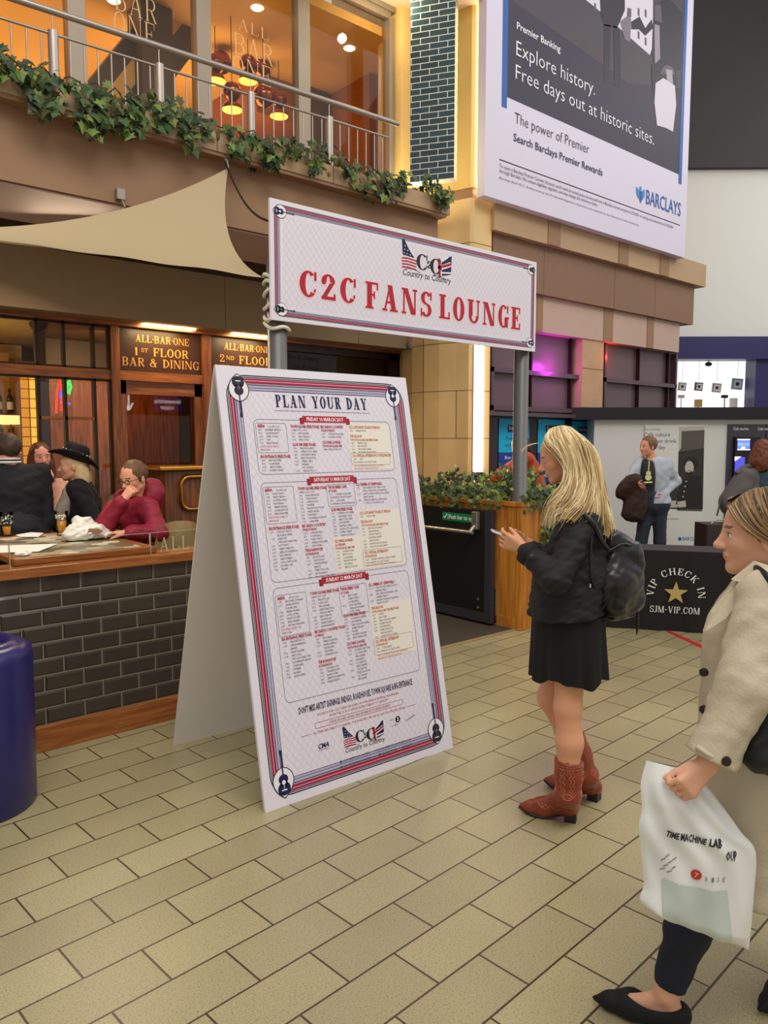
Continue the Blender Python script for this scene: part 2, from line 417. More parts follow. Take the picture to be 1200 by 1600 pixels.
# ---- bar, ground floor ---------------------------------------------------------------
YW = 7.6
FZ0, FZ1 = 2.895, 3.44
b = MB(); b.box((-4, 7.3, FZ0), (6.86, 7.58, FZ1), tan_g)                 # fascia over the bar windows
for px_ in (352, 560):
    X = xat(px_, 500, 7.3); b.box((X, 7.2985, FZ0), (X + .006, 7.3, FZ1), stone_j)
struct('wall_bar', b)
b = MB(); b.box((-4, 7.36, FZ1), (6.8, 7.62, 4.3), mat('dark_recess', (84, 64, 50), .8)); struct('wall_recess', b)
b = MB(); b.box((-4, 7.52, 2.86), (6.86, 7.72, FZ0 + .02), bronzeh); struct('trim_2', b)
b = MB(); b.box((-4, YW, 2.335), (4.115, YW + .10, 2.43), bronzeh); struct('trim_3', b)
posts = [(3.02, 3.105), (4.02, 4.115)]
for i, (x0, x1) in enumerate(posts):
    b = MB(); b.bbox((x0, YW - .02, 0), (x1, YW + .12, 2.87), bronze, .004); struct('trim_%d' % (4 + i), b)
XM = [xat(q, 620, YW) for q in (-60, 62, 104, 150)]
n = 1
edges = [(-3.9, XM[1]), (XM[1], XM[2]), (XM[2], XM[3]), (XM[3], 3.02)]
for z0, z1 in ((.10, 2.335), (2.43, 2.86)):
    for k, (x0, x1) in enumerate(edges):
        g = MB(); g.box((x0 + .012, YW + .045, z0), (x1 - .012, YW + .052, z1), pane)
        w = struct('window_%d' % n, g); n += 1
        f = MB()
        for xx in (x0, x1 - .014): f.box((xx, YW + .02, z0), (xx + .014, YW + .08, z1), dkfr)
        f.box((x0, YW + .02, z0 - .004), (x1, YW + .08, z0 + .018), dkfr); f.box((x0, YW + .02, z1 - .02), (x1, YW + .08, z1), dkfr)
        if z1 < 2.4 and k in (1, 2):
            zz = 1.93; f.box((x0, YW + .02, zz), (x1, YW + .07, zz + .03), bronzeh)
        f.build('window_frame', w)
# painted name boards over the two doors
brown = mat('brown_name_board', (58, 34, 24), .35)
gold = mat('gold_leaf_letters', (214, 160, 84), .35, .3)
def name_board(i, x0, x1, lines):
    b = MB(); b.box((x0, YW + .02, 2.43), (x1, YW + .06, 2.86), brown)
    pl = Plane((x0, YW + .02, 2.43), (1, 0, 0), (0, 0, 1), (0, -1, 0)); o = b.build('name_board'); l = MB()
    W_ = x1 - x0
    put_serif(l, pl, 'ALL·BAR·ONE', W_*.52, .30, .072, gold, w=W_*.64, T=.13, tt=.06, s=.05, e=.05, gap=.14, align='c', lift=.002); l.build('gold_lettering', o)
    for t, u, v, h, w in lines: l = MB(); put_serif(l, pl, t, W_*u, v, h, gold, w=W_*w, T=.15, tt=.07, s=.05, e=.06, gap=.13, align='c', lift=.002); l.build('gold_lettering', o)
    return o
tag(name_board(1, 3.105, 4.02, [('1', .205, .165, .078, .035), ('ST', .30, .20, .04, .075), ('FLOOR', .615, .165, .085, .42), ('BAR & DINING', .5, .055, .085, .92)]),
    'brown board over the glass door with gold lettering for the first floor dining', 'sign')
tag(name_board(2, 4.115, 5.02, [('2', .17, .165, .08, .06), ('ND', .28, .19, .045, .11), ('FLOOR', .635, .155, .09, .46), ('VIP LOUNGE', .5, .045, .085, .86)]),
    'brown board with gold second floor lettering, partly behind the grey post', 'sign')
# glass door under the first board, second door, long window
def door(i, x0, x1, handle):
    d = MB()
    for a, c in ((x0, x0 + .075), (x1 - .085, x1)): d.box((a, YW + .03, .02), (c, YW + .09, 2.335), bronze)
    d.box((x0, YW + .03, 2.2), (x1, YW + .09, 2.335), bronzeh); d.box((x0, YW + .03, .02), (x1, YW + .09, .30), bronzeh)
    o = struct('door_%d' % i, d)
    g = MB(); g.box((x0 + .075, YW + .055, .3), (x1 - .085, YW + .062, 2.2), pane_d); g.build('door_glass', o)
    h = MB(); hx = x1 - .13 if handle > 0 else x0 + .12
    h.tube([(hx, YW + .03, .95), (hx, YW - .03, .98), (hx, YW - .03, 1.42), (hx, YW + .03, 1.45)], .014, mat('brass', (196, 140, 62), .25, 1.)); h.build('door_handle', o)
door(1, 3.105, 4.02, -1); door(2, 4.115, 5.02, 1)
b = MB(); b.box((5.02, YW + .05, .1), (6.74, YW + .058, 2.82), pane_d); w = struct('window_%d' % n, b); n += 1
f = MB()
for x0, x1 in ((5.02, 5.07), (6.70, 6.94)): f.box((x0, YW, 0), (x1, YW + .12, 2.86), dkfr)
f.box((5.02, YW, 2.78), (6.94, YW + .12, 2.87), dkfr); f.box((5.02, YW, 0), (6.94, YW + .12, .12), dkfr)
f.build('window_frame', w)
l = MB(); pl = Plane((5.02, YW + .048, 0), (1, 0, 0), (0, 0, 1), (0, -1, 0)); dl = mat('dark_script', (24, 18, 16), .6)
put_text(l, pl, 'Bar & Dining', .13, 2.69, .055, dl, xs=1.1, slant=.3); l.build('window_lettering', w); l = MB(); put_text(l, pl, 'VIP Lounge', .2, 2.575, .055, dl, xs=1.1, slant=.3)
l.build('window_lettering', w)

# bar interior
cream = mat('cream_wall', (214, 184, 122), .7)
dwall = mat('dark_panelling', (62, 44, 34), .5, var=.1, vscale=3)
b = MB(); b.box((-4, 12.0, 0), (7.5, 12.1, 3.2), dwall); struct('wall_bar_back', b)
b = MB(); b.box((-4, 7.72, 3.0), (7.4, 12, 3.1), cream); struct('ceiling_bar', b)
b = MB(); b.box((-4.1, 7.6, 0), (-4, 12, 3.2), dwall); struct('wall_bar_left', b)
b = MB(); b.box((6.95, 7.75, 0), (7.05, 12, 3.2), dwall); struct('wall_bar_right', b)
Xp = xat(62, 620, 8.6)
Xq = xat(64, 620, 9.9)
b = MB(); b.prism([(Xp, 8.6, .0), (Xp + .08, 8.6, 0), (Xq + .08, 9.9, 0), (Xq, 9.9, 0)], (0, 0, 2.98), dwall); b.box((Xq, 9.9, 0), (6.9, 9.98, 2.98), dwall); struct('wall_partition', b)
b = MB()
for i in range(5):
    x = Xp + .5 + i * .95; b.box((x, 9.86, .1), (x + .75, 9.9, 2.5), bronze)
struct('trim_6', b)
b = MB(); b.box((-3.9, 10.9, 0), (Xp + .5, 11.0, 2.98), cream); struct('wall_back_bar', b)
# ---- balcony over the bar --------------------------------------------------------------
YL = 5.62
LZ0, LZ1 = zat(347, 238, YL), zat(0, 106, YL)
XE = xat(703, 330, YL)
b = MB()
b.box((-4, YL, LZ0), (XE, YL + .5, LZ1), tan)
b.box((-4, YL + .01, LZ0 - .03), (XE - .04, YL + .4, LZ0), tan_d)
for q in (339, 520):
    X = xat(q, 250, YL); b.box((X, YL - .0015, LZ0), (X + .008, YL, LZ1), stone_j)
struct('wall_ledge', b)
BZ0 = zat(0, 280, YL + .12)
XB = xat(684, 350, YL + .12)
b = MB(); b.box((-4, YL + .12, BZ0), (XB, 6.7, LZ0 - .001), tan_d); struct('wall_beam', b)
soff = mat('pale_soffit', (206, 184, 176), .7)
b = MB(); b.box((-4, YL + .16, BZ0 - .012), (XB - .04, 6.66, BZ0 - .001), soff); struct('ceiling_beam', b)
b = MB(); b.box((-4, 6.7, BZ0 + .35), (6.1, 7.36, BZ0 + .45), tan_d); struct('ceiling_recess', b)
b = MB(); b.box((-4, YL + .5, LZ0), (5.6, 7.1, LZ0 + .12), tan_g); b.box((5.6, 6.9, LZ0), (6.7, 7.1, LZ0 + .12), tan_g); struct('floor_balcony', b)
# upper windows
YU = 7.0
alum = mat('window_aluminium', (150, 138, 122), .4, .5)
UX = [xat(-90, 100, YU)] + [xat(q, 100, YU) for q in (121, 318, 474, 611)]
UZ1 = zat(612, 28, YU)
for i in range(4):
    x0, x1 = UX[i], UX[i + 1]
    g = MB(); g.box((x0 + .05, YU + .04, LZ0 + .15), (x1 - .05, YU + .05, UZ1), glass('upper_glass', (250, 246, 238), .16)); w = struct('window_%d' % n, g); n += 1
    f = MB()
    fw = .075 if i < 3 else .04
    f.box((x1 - fw, YU - .02, LZ0 + .1), (x1 + fw, YU + .1, UZ1), alum)
    f.box((x0, YU, LZ0 + .1), (x1, YU + .08, LZ0 + .2), alum); f.box((x0, YU, UZ1 - .02), (x1, YU + .08, UZ1 + .06), alum)
    f.build('window_frame', w)
    if i in (1, 2):
        pl = Plane((0, YU + .038, 0), (1, 0, 0), (0, 0, 1), (0, -1, 0)); l = MB(); et = mat('etched_letters', (214, 176, 128), .5)
        for t, pp, hh in ((('ALL', (176, -50), 50), ('BAR', (180, 14), 46), ('ONE', (178, 52), 46)) if i == 1 else (('ALL', (372, 45), 22), ('BAR', (366, 82), 40), ('ONE', (364, 116), 40))):
            u, v = pl.uv(*pp); u2, v2 = pl.uv(pp[0], pp[1] - hh)
            ww = xat(pp[0] + (66 if i == 1 else 62), pp[1], YU) - u
            put_serif(l, pl, t, u, v, (v2 - v) * .8, et, w=ww if t != 'ALL' else ww * .8, T=.10, tt=.035, s=.03, e=.06, gap=.2, lift=.002)
        l.build('window_lettering', w)
wc = mat('warm_ceiling', (214, 168, 96), .6, var=.05, vscale=1.0)
wd = mat('warm_wall', (150, 86, 36), .6, var=.08, vscale=1.5)
CZ = 6.42
b = MB(); b.box((-4, 7.12, CZ), (7.3, 13, CZ + .1), wc); struct('ceiling_upper', b)
b = MB(); b.box((-4, 13, LZ0), (7.3, 13.1, CZ), wd); struct('wall_upper_back', b)
b = MB(); b.box((6.62, 7.9, LZ0), (7.3, 13, CZ), wd); struct('wall_upper_right', b)
b = MB(); b.box((-4.1, 7.1, LZ0), (-4, 13, CZ), wd); struct('wall_upper_left', b)
dcol = mat('dark_column', (78, 62, 48), .45)
b = MB(); x = xat(222, 90, 8.2); b.box((x, 8.2, LZ0 + .12), (x + .36, 8.55, CZ), dcol); struct('wall_column', b)
b = MB(); p0 = atY(100, 175, 8.4); p1 = atY(262, -25, 8.4)
b.prism([p0, p0 + Vector((.75, 0, 0)), p1 + Vector((.75, 0, 0)), p1], (0, .3, 0), dcol); b.prism([p0 + Vector((.22, -.01, 0)), p0 + Vector((.42, -.01, 0)), p1 + Vector((.42, -.01, 0)), p1 + Vector((.22, -.01, 0))], (0, .05, 0), wc); struct('trim_7', b)
b = MB(); b.box((5.5, 8.8, CZ - .5), (6.62, 13, CZ - .001), wd); b.box((6.15, 8.7, LZ0 + .12), (6.62, 8.8, CZ - .001), dcol); struct('wall_bulkhead', b)
# end wall of the balcony and its overhang
plast = mat('warm_plaster', (226, 190, 120), .6, var=.04)
xr0 = xat(617, 150, YU); xr1 = xat(652, 150, YU) + .4
b = MB(); b.box((xr0, YU - .1, LZ0 + .12), (xr1, YU + .3, 9.6), plast); struct('wall_reveal', b)
b = MB(); b.box((4.2, 6.15, UZ1 + .12), (xr1, 7.2, UZ1 + .45), mat('overhang', (226, 206, 176), .5)); struct('wall_overhang', b)
b = MB(); b.box((-4, 6.98, UZ1 + .06), (xr1, 7.12, UZ1 + .5), alum); struct('trim_8', b)

# ---- pier between bar and bank ----------------------------------------------------------
pier = [(6.95, 7.72), (6.80, 7.45), (6.73, 7.2), (6.72, 6.98), (6.75, 6.74), (6.83, 6.52), (6.87, 6.36), (6.91, 6.33), (7.22, 6.33), (7.22, 7.72)]
PZ = [1.18, 4.57]
def pier_prism(z0, z1, M, s=0.):
    b = MB(); cx, cy = 7.1, 7.1
    pts = [Vector((x + (cx - x) * s, y + (cy - y) * s, z0)) for x, y in pier]
    b.prism(pts, (0, 0, z1 - z0), M)
    return b
b = pier_prism(PZ[0], PZ[1], stone)
for zz in [1.18 + .575 * i for i in range(1, 6)]:
    pts = [Vector((x, y, zz)) for x, y in pier[:9]]
    for p, q in zip(pts[:-1], pts[1:]):
        nrm = (q - p).cross(Vector((0, 0, 1))).normalized()
        if nrm.dot(Vector((-1, -1, 0))) < 0: nrm = -nrm
        b.add([p + nrm*.0015, q + nrm*.0015, q + nrm*.0015 + Vector((0,0,.008)), p + nrm*.0015 + Vector((0,0,.008))], [(0, 1, 2, 3)], stone_j)
for (x, y), z0, z1 in ((pier[3], 1.18, 4.5), (pier[5], 1.755, 2.33)):
    b.box((x - .004, y - .004, z0), (x + .004, y + .004, z1), stone_j)
struct('wall_pier', b)
struct('baseboard_pier', pier_prism(0, PZ[0], mat('dark_plinth', (34, 26, 24), .3), .04))
struct('wall_pier_notch', pier_prism(PZ[1], zat(740, 292, 6.33), tan_d, .05))
b = pier_prism(zat(740, 292, 6.33), 9.8, mat('yellow_stone', (214, 182, 110), .5, var=.05, vscale=3))
struct('wall_pier_upper', b)
# glazed blue brick pillar
def brick_mat(name, c1, c2, mort, bw, rh, ms, rough, off=.5, coat=0.):
    M = bpy.data.materials.new(name); M.use_nodes = True; nt = M.node_tree; L = nt.links; b = nt.nodes['Principled BSDF']; N = nt.nodes.new
    tc = N('ShaderNodeTexCoord'); sp = N('ShaderNodeSeparateXYZ'); L.new(tc.outputs['Object'], sp.inputs[0])
    ad = N('ShaderNodeMath'); ad.operation = 'ADD'; L.new(sp.outputs[0], ad.inputs[0]); L.new(sp.outputs[1], ad.inputs[1])
    cb = N('ShaderNodeCombineXYZ'); of = N('ShaderNodeMath'); of.operation = 'ADD'; of.inputs[1].default_value = .08; L.new(ad.outputs[0], of.inputs[0]); L.new(of.outputs[0], cb.inputs[0]); L.new(sp.outputs[2], cb.inputs[1])
    br = N('ShaderNodeTexBrick'); br.offset = off
    for k, v in (('Scale', 1), ('Mortar Size', ms), ('Mortar Smooth', .1), ('Bias', 0), ('Brick Width', bw), ('Row Height', rh)): br.inputs[k].default_value = v
    for k, v in (('Color1', c1), ('Color2', c2), ('Mortar', mort)): br.inputs[k].default_value = (*lin(v), 1)
    L.new(cb.outputs[0], br.inputs['Vector']); L.new(br.outputs['Color'], b.inputs['Base Color'])
    b.inputs['Roughness'].default_value = rough; b.inputs['Coat Weight'].default_value = coat
    bp = N('ShaderNodeBump'); bp.invert = True; bp.inputs['Strength'].default_value = .4; bp.inputs['Distance'].default_value = .005
    L.new(br.outputs['Fac'], bp.inputs['Height']); L.new(bp.outputs['Normal'], b.inputs['Normal'])
    return M
pc = atD(710, 200, 8.75); pz0 = 1.72 + 396 / 1200 * 8.75
b = MB(); b.box((-.50, 0, 0), (0, .14, 5.2), brick_mat('blue_glazed_brick', (52, 74, 80), (40, 60, 68), (226, 224, 210),   .205, .066, .0042, .22))
o = struct('wall_brick', b); o.location = (pc.x, pc.y, pz0); o.rotation_euler = (0, 0, math.radians(-58.4))
# ---- bank building to the right ----------------------------------------------------------
YB = 6.33
XR = 12.45
def band(name, x0, x1, z0, z1, Y, M, strips=(), SM=None, joints=(), py=430):
    b = MB(); b.box((x0, Y, z0), (x1, 9.5, z1), M)
    for a, c in strips:
        xa, xb = xat(a, py, Y), xat(c, py, Y); b.box((xa, Y - .012, z0 + .001), (xb, Y, z1 - .001), SM)
    for a in joints:
        xa = xat(a, py, Y); b.box((xa, Y - .0015, z0), (xa + .012, Y, z1), stone_j)
    struct(name, b)
band('wall_cornice', 7.2, 12.45, 4.245, 4.60, YB - .06, tan, ((855, 874), (966, 981), (1031, 1045)), tan_d, py=410)
band('wall_band', 7.28, 12.25, 3.63, 4.244, YB + .03, tan_b, joints=(849, 960, 1024), py=450)
band('wall_lower_band', 7.26, 11.95, 3.165, 3.629, YB + .10, pinkt, ((838, 847), (943, 957), (1011, 1021)), tan_d, py=510)
b = MB(); b.box((7.24, YB, 4.601), (11.78, 9.5, 9.8), tan); struct('wall_bank', b)
# ground-floor shopfront of the bank building: lit panels in dark metal frames
steel = mat('window_steel', (104, 86, 90), .3, .6)
pan = mat('brown_grey_panel', (104, 84, 86), .30, .1)
ZS = 2.10
b = MB(); b.box((7.25, 7.02, 0), (12.0, 7.1, 3.165), mat('deep_recess', (34, 24, 24), .6)); struct('wall_shopfront', b)
def lit_window(i, xa, xb, bars, mull):
    x0, x1 = xat(xa, 600, 6.52), xat(xb, 600, 6.52)
    b = MB(); b.box((x0, 6.60, ZS), (x1, 6.62, 3.16), pan); w = struct('window_%d' % (n + i), b)
    f = MB(); f.box((x0, 6.5, ZS), (x0 + .05, 6.62, 3.16), steel); f.box((x1 - .05, 6.5, ZS), (x1, 6.62, 3.16), steel)
    for z in bars: f.box((x0, 6.5, z), (x1, 6.62, z + .06), steel)
    for q in mull:
        xm = xat(q, 600, 6.52); f.box((xm, 6.54, ZS), (xm + .02, 6.61, 3.16), dkfr)
    f.build('window_frame', w)
    return x0, x1
wa = lit_window(0, 766, 908, (2.12, 2.6), (832, 894)); wb = lit_window(1, 943, 1056, (2.11, 2.6), (1000, 1046))
b = MB(); x0, x1 = xat(909, 600, 6.45), xat(942, 600, 6.45); b.box((x0, 6.45, ZS - .05), (x1, 7.02, 3.165), mat('pilaster_stone', (190, 154, 118), .55, var=.05))
for z in (2.2, 2.75): b.box((x0, 6.4485, z), (x1, 6.45, z + .01), stone_j)
struct('wall_pilaster', b)
b = MB(); b.box((7.25, 6.46, ZS - .05), (11.9, 7.02, ZS), steel); struct('trim_9', b)
b = MB(); b.box((7.25, 6.7, 0), (12.0, 7.02, ZS - .05), mat('dark_red_shopfront', (50, 34, 34), .25)); struct('wall_ticket_office', b)

# ---- far end of the street -----------------------------------------------------------------
FD = 17.0
e1 = (cR * math.cos(math.radians(1.0)) - cH * math.sin(math.radians(1.0))); e2 = cZ.cross(e1)
def far_box(name, xa, ya, xb, yb, D, depth, M, back=None):
    p0, p1 = atD(xa, ya, D), atD(xb, yb, D); b = MB()
    base = atD(xa, 690, D); w_ = (p1 - p0).dot(cR); z0, z1 = p1.z, p0.z
    q = [Vector((base.x, base.y, z0)), Vector((base.x, base.y, z0)) + e1 * w_]
    b.prism([q[0], q[1], q[1] + e2 * depth, q[0] + e2 * depth], (0, 0, z1 - z0), M)
    return b
navy = mat('navy_fascia', (40, 36, 92), .4); farw = mat('white_end_wall', (222, 222, 216), .8)
struct('wall_end', far_box('', 1000, 262, 1420, 526, FD, .3, farw))
struct('wall_end_upper', far_box('', 1000, -260, 1420, 262, FD - .15, .4, mat('charcoal_end_panel', (62, 58, 60), .7)))
struct('trim_10', far_box('', 1000, 526, 1420, 561, FD - .2, .5, navy))
struct('wall_shop_side', far_box('', 1176, 561, 1420, 690, FD - .1, .5, navy))
shopw = mat('lit_shop_wall', (250, 250, 250), .6, emit=1.05)
struct('wall_shop', far_box('', 1000, 540, 1180, 1000, FD + .9, .1, shopw))
struct('wall_shop_base', far_box('', 1000, 640, 1420, 1010, FD, .3, mat('shop_base', (90, 84, 96), .6)))
# =================================================================== LAMPS AND FITTINGS ON THE BUILDING
strip_m = mat('light_tube', (255, 250, 240), .4, emit=17.0, ecol=(255, 236, 200))
def light_strip(label, x0, x1, z0, z1, Y):
    o = empty('light_strip', ((x0 + x1) / 2, Y, z0), label, 'light', 'upright light strips on the pier')
    b = MB(); b.box((x0 - .012, Y - .03, z0 - .05), (x1 + .012, Y, z0), steel); b.box((x0 - .012, Y - .012, z0), (x0, Y, z1), steel); b.box((x1, Y - .012, z0), (x1 + .012, Y, z1), steel); b.build('housing', o)
    b = MB(); b.box((x0, Y - .035, z0), (x1, Y - .002, z1), strip_m); b.build('diffuser', o)
Ys = 6.33
light_strip('lower white light strip on the sandstone pier above the gate', 6.925, 7.07, zat(748, 737, Ys), 3.6, Ys)
light_strip('upper white light strip between the blue bricks and the billboard', 6.93 + .03, 7.09, zat(742, 291, Ys - .1), 9.5, Ys - .02)

# warm lamps under the bar fascia, light behind the end of the balcony
for i, q in enumerate((268, 402)):
    X = xat(q, 510, 7.42); z = FZ0 + .012
    b = MB(); b.box((X - .28, 7.44, z - .03), (X + .28, 7.51, z - .005), mat('warm_tube', (255, 220, 150), .4, emit=20, ecol=(255, 206, 120)))
    tag(b.build('fascia_lamp'), ['warm tube lamp under the fascia above the first floor name board', 'warm tube lamp under the fascia above the second floor name board'][i], 'lamp', 'tube lamps under the fascia')
    lamp('fascia_glow', 'AREA', (X, 7.35, FZ0 - .02), 9, (1.0, .70, .34), .5, .06, to=(X, 7.55, 1.5))
upl = atY(628, 262, YU - .35)
b = MB(); b.lathe([(0, 0), (.06, 0), (.06, .07), (.045, .08)], (upl.x, upl.y, LZ0 + .121), dkfr, 14); b.lathe([(0, .075), (.05, .075)], (upl.x, upl.y, LZ0 + .121), mat('uplight_lens', (255, 240, 200), .4, emit=14, ecol=(255, 226, 160)), 14)
tag(b.build('uplight'), 'small uplight at the right end of the ivy balcony', 'lamp')
lamp('uplight_beam', 'AREA', (upl.x, upl.y, LZ0 + .3), 16, (1.0, .84, .52), .12, .12, to=(upl.x + .02, upl.y + .25, 9))
lamp('overhang_glow', 'POINT', (5.9, 6.55, UZ1 - .12), 14, (1.0, .86, .58), .05)

# cctv
c = atY(645, 541, 7.24)
o = empty('security_camera', (c.x, 7.3, c.z), 'small grey security camera at the right end of the bar fascia', 'camera')
b = MB(); b.lathe([(0, -.05), (.06, -.05), (.075, -.02), (.075, .05), (0, .05)], c, mat('camera_grey', (140, 130, 120), .5), 18); b.build('housing', o)
b = MB(); d = Vector((.45, -.85, -.1)).normalized(); b.tube([c + d * .05, c + d * .085], .035, mat('black_plastic', (18, 16, 18), .25), 14); b.build('lens', o)

# billboard ------------------------------------------------------------------------------
YF = 6.14
bx0, bx1 = xat(757, 305, YF), xat(1070, 403, YF); bz0 = zat(757, 305, YF)
o = empty('billboard', ((bx0 + bx1) / 2, YF + .1, bz0), 'tall white bank advertisement box on the upper wall above the stone cornice', 'billboard')
b = MB(); b.box((bx0, YF, bz0), (bx1, YF + .12, 9.4), mat('billboard_white', (216, 211, 230), .45)); fo = b.build('face', o)
BBP = Plane((0, YF, 0), (1, 0, 0), (0, 0, 1), (0, -1, 0))
def at_px(pl, pts): return [pl.uv(*p) for p in pts]
ink = mat('poster_night', (66, 57, 66), .5); ink2 = mat('poster_dark', (34, 31, 46), .5); ink3 = mat('poster_mid', (92, 84, 96), .5); inkw = mat('poster_light', (214, 208, 220), .5)
bblue = mat('bank_blue', (0, 86, 170), .45); cyan = mat('bank_cyan', (0, 136, 206), .45); wt = mat('white_ink', (240, 238, 244), .5); blk = mat('black_ink', (28, 26, 32), .5)
b = MB()
zt = 9.3
u0, v0 = BBP.uv(787, 150); u1, v1 = BBP.uv(1063, 273)
vm = (v0 + v1) / 2
put_rect(b, BBP, u0, vm, u1, zt, ink, .001)
put_poly(b, BBP, [(u0, vm + 1.1), (u0 + 2.6, vm + .9), (u1, vm + 1.25), (u1, vm), (u0, vm)], mat('poster_grass', (42, 37, 60), .5), .002)
B2 = lambda *pts: at_px(BBP, pts)
put_poly(b, BBP, B2((915, 0), (935, 16), (1015, 86), (1020, 72), (1020, -40), (915, -40)), inkw, .0025)          # pale house in the picture
for p in ((928, 4), (996, 12), (1007, 14), (996, 48), (1007, 58)): put_poly(b, BBP, B2((p[0], p[1]), (p[0] + 3, p[1] + 2), (p[0] + 3, p[1] + 14), (p[0], p[1] + 12)), ink3, .003)
put_poly(b, BBP, B2((1030, 6), (1042, -6), (1066, 20), (1064, 110), (1048, 104), (1030, 96)), ink2, .0028)            # tree
put_poly(b, BBP, B2((936, -20), (976, -20), (976, 16), (964, 44), (944, 40), (938, 20)), ink2, .0035)                 # walker
put_poly(b, BBP, B2((944, 38), (954, 40), (953, 92), (948, 130), (943, 128)), ink2, .0035); put_poly(b, BBP, B2((958, 40), (968, 44), (970, 100), (969, 138), (960, 134)), ink2, .0035)
put_poly(b, BBP, B2((968, 34), (984, 22), (986, 34), (984, 66), (976, 62)), mat('poster_coat', (120, 110, 122), .5), .004); put_poly(b, BBP, B2((980, 12), (986, 14), (986, 27), (979, 26)), ink3, .0045)
put_poly(b, BBP, B2((986, 34), (999, 26), (1008, 44), (1018, 30), (1020, 44), (1008, 56), (998, 46), (986, 46)), ink2, .004)
put_poly(b, BBP, B2((1020, 28), (1032, 32), (1031, 78), (1036, 98), (1024, 106), (1018, 84)), ink2, .004); put_poly(b, BBP, B2((1022, 8), (1032, 8), (1034, 36), (1023, 32)), ink3, .0045); put_poly(b, BBP, B2((1022, 38), (1030, 40), (1031, 92), (1023, 100)), mat('poster_skirt', (150, 142, 152), .5), .0046)
put_poly(b, BBP, B2((1018, 100), (1034, 102), (1046, 96), (1056, 108), (1058, 130), (1052, 150), (1022, 150), (1018, 126)), ink2, .0048)
put_poly(b, BBP, [BBP.uv(1043 + 11 * math.cos(a), 116 + 14 * math.sin(a)) for a in np.linspace(PI, 2 * PI, 10)], ink3, .005); put_poly(b, BBP, B2((1040, 108), (1050, 110), (1051, 132), (1042, 128)), mat('poster_face', (172, 160, 166), .5), .0052)
put_poly(b, BBP, B2((1024, 130), (1036, 122), (1054, 134), (1056, 164), (1051, 206), (1040, 200), (1026, 196), (1022, 160)), inkw, .0054)
put_rect(b, BBP, u0 - .035, vm - .13, u0 + .055, zt, bblue, .004); put_rect(b, BBP, u1 - .05, vm - .13, u1 + .04, zt, bblue, .004)
b.build('picture', fo)
b = MB()
def bt(t, p, q, hpx, M, bold=0., xs=None, lift=.006):
    u, v = BBP.uv(*p); u2, _ = BBP.uv(*q); _, vh = BBP.uv(p[0], p[1] - hpx)
    put_text(b, BBP, t, u, v, vh - v, M, w=u2 - u, bold=bold, lift=lift)
bt('Premier Banking', (807, 45), (875, 82), 11, wt, .012)
bt('Explore history.', (806, 86), (929, 142), 23, wt, -.008); bt('Free days out at historic sites.', (805, 123), (1021, 228), 23, wt, -.008)
bt('The power of Premier', (804, 192), (920, 238), 17, blk, -.01); bt('Search Barclays Premier Rewards', (802, 220), (941, 273), 12, mat('navy_ink', (30, 34, 74), .5), .008)
u, v = BBP.uv(780, 249); u2, _ = BBP.uv(1062, 352); put_rect(b, BBP, u, v - .006, u2, v + .006, blk, .003)
small = mat('grey_ink', (96, 92, 104), .5)
bt('To open a Barclays Premier Current Account, you\'ll need an annual gross income paid into a Barclays current account of £75,000+ or savings and investments of £100,000+', (780, 261), (1052, 358), 5.5, small)
bt('through Barclays. We review eligibility regularly, and may change the criteria in future.', (780, 269), (934, 324), 5.5, small)
bt('Barclays Bank PLC. Authorised by the Prudential Regulation Authority and regulated by the Financial Conduct Authority.', (780, 279), (998, 353), 3.2, small)
bt('BARCLAYS', (1009, 318), (1063, 334), 22, bblue, .006)
put_poly(b, BBP, B2((994, 291), (997, 296), (998.6, 297), (998.6, 311), (995, 306), (993.6, 299)), cyan, .006); put_poly(b, BBP, B2((1006.5, 295), (1003.6, 299), (1002.4, 299), (1002.4, 313), (1005.6, 310), (1007, 303)), cyan, .006); put_poly(b, BBP, B2((998.4, 298), (1002.6, 299), (1002.6, 312), (1000.4, 318), (998.4, 310)), bblue, .0064); put_poly(b, BBP, B2((999, 292), (1001.5, 291.5), (1002, 297.5), (999, 297)), cyan, .0066)
b.build('lettering', fo)

# =================================================================== BALCONY RAIL AND IVY
def rail_y(X): return 5.89 + (5.70 - 5.89) * (X - 1.52) / (5.13 - 1.52)
galv = mat('rail_steel', (168, 158, 150), .35, .75)
RZ = 4.75; xl, xr = -2.6, xat(620, 216, 5.72)
o = empty('balcony_rail', (1.7, 5.85, LZ1), 'grey metal handrail with thin upright bars along the ivy balcony', 'railing')
b = MB(); b.tube([(xl, rail_y(xl), RZ), (xr, rail_y(xr), RZ)], .024, galv, 12); b.build('handrail', o)
zl = RZ - .155
b = MB(); b.tube([(xl, rail_y(xl), zl), (xr - .12, rail_y(xr), zl)], .010, galv, 8); b.build('lower_rail', o)
pxs = [xat(q, 150, 5.8) for q in (-70, 91, 252, 390, 508)]
for X in pxs:
    b = MB(); y = rail_y(X); b.tube([(X, y, LZ1 - .02), (X, y, zl + .02)], .036, galv, 14); b.tube([(X, y, zl + .02), (X, y, RZ)], .005, galv, 6); b.build('rail_post', o)
b = MB(); X = xl
while X < xr - .14:
    if min(abs(X - q) for q in pxs) > .06: b.tube([(X, rail_y(X), LZ1 - .02), (X, rail_y(X), zl)], .006, galv, 6)
    X += .098
b.build('balusters', o)

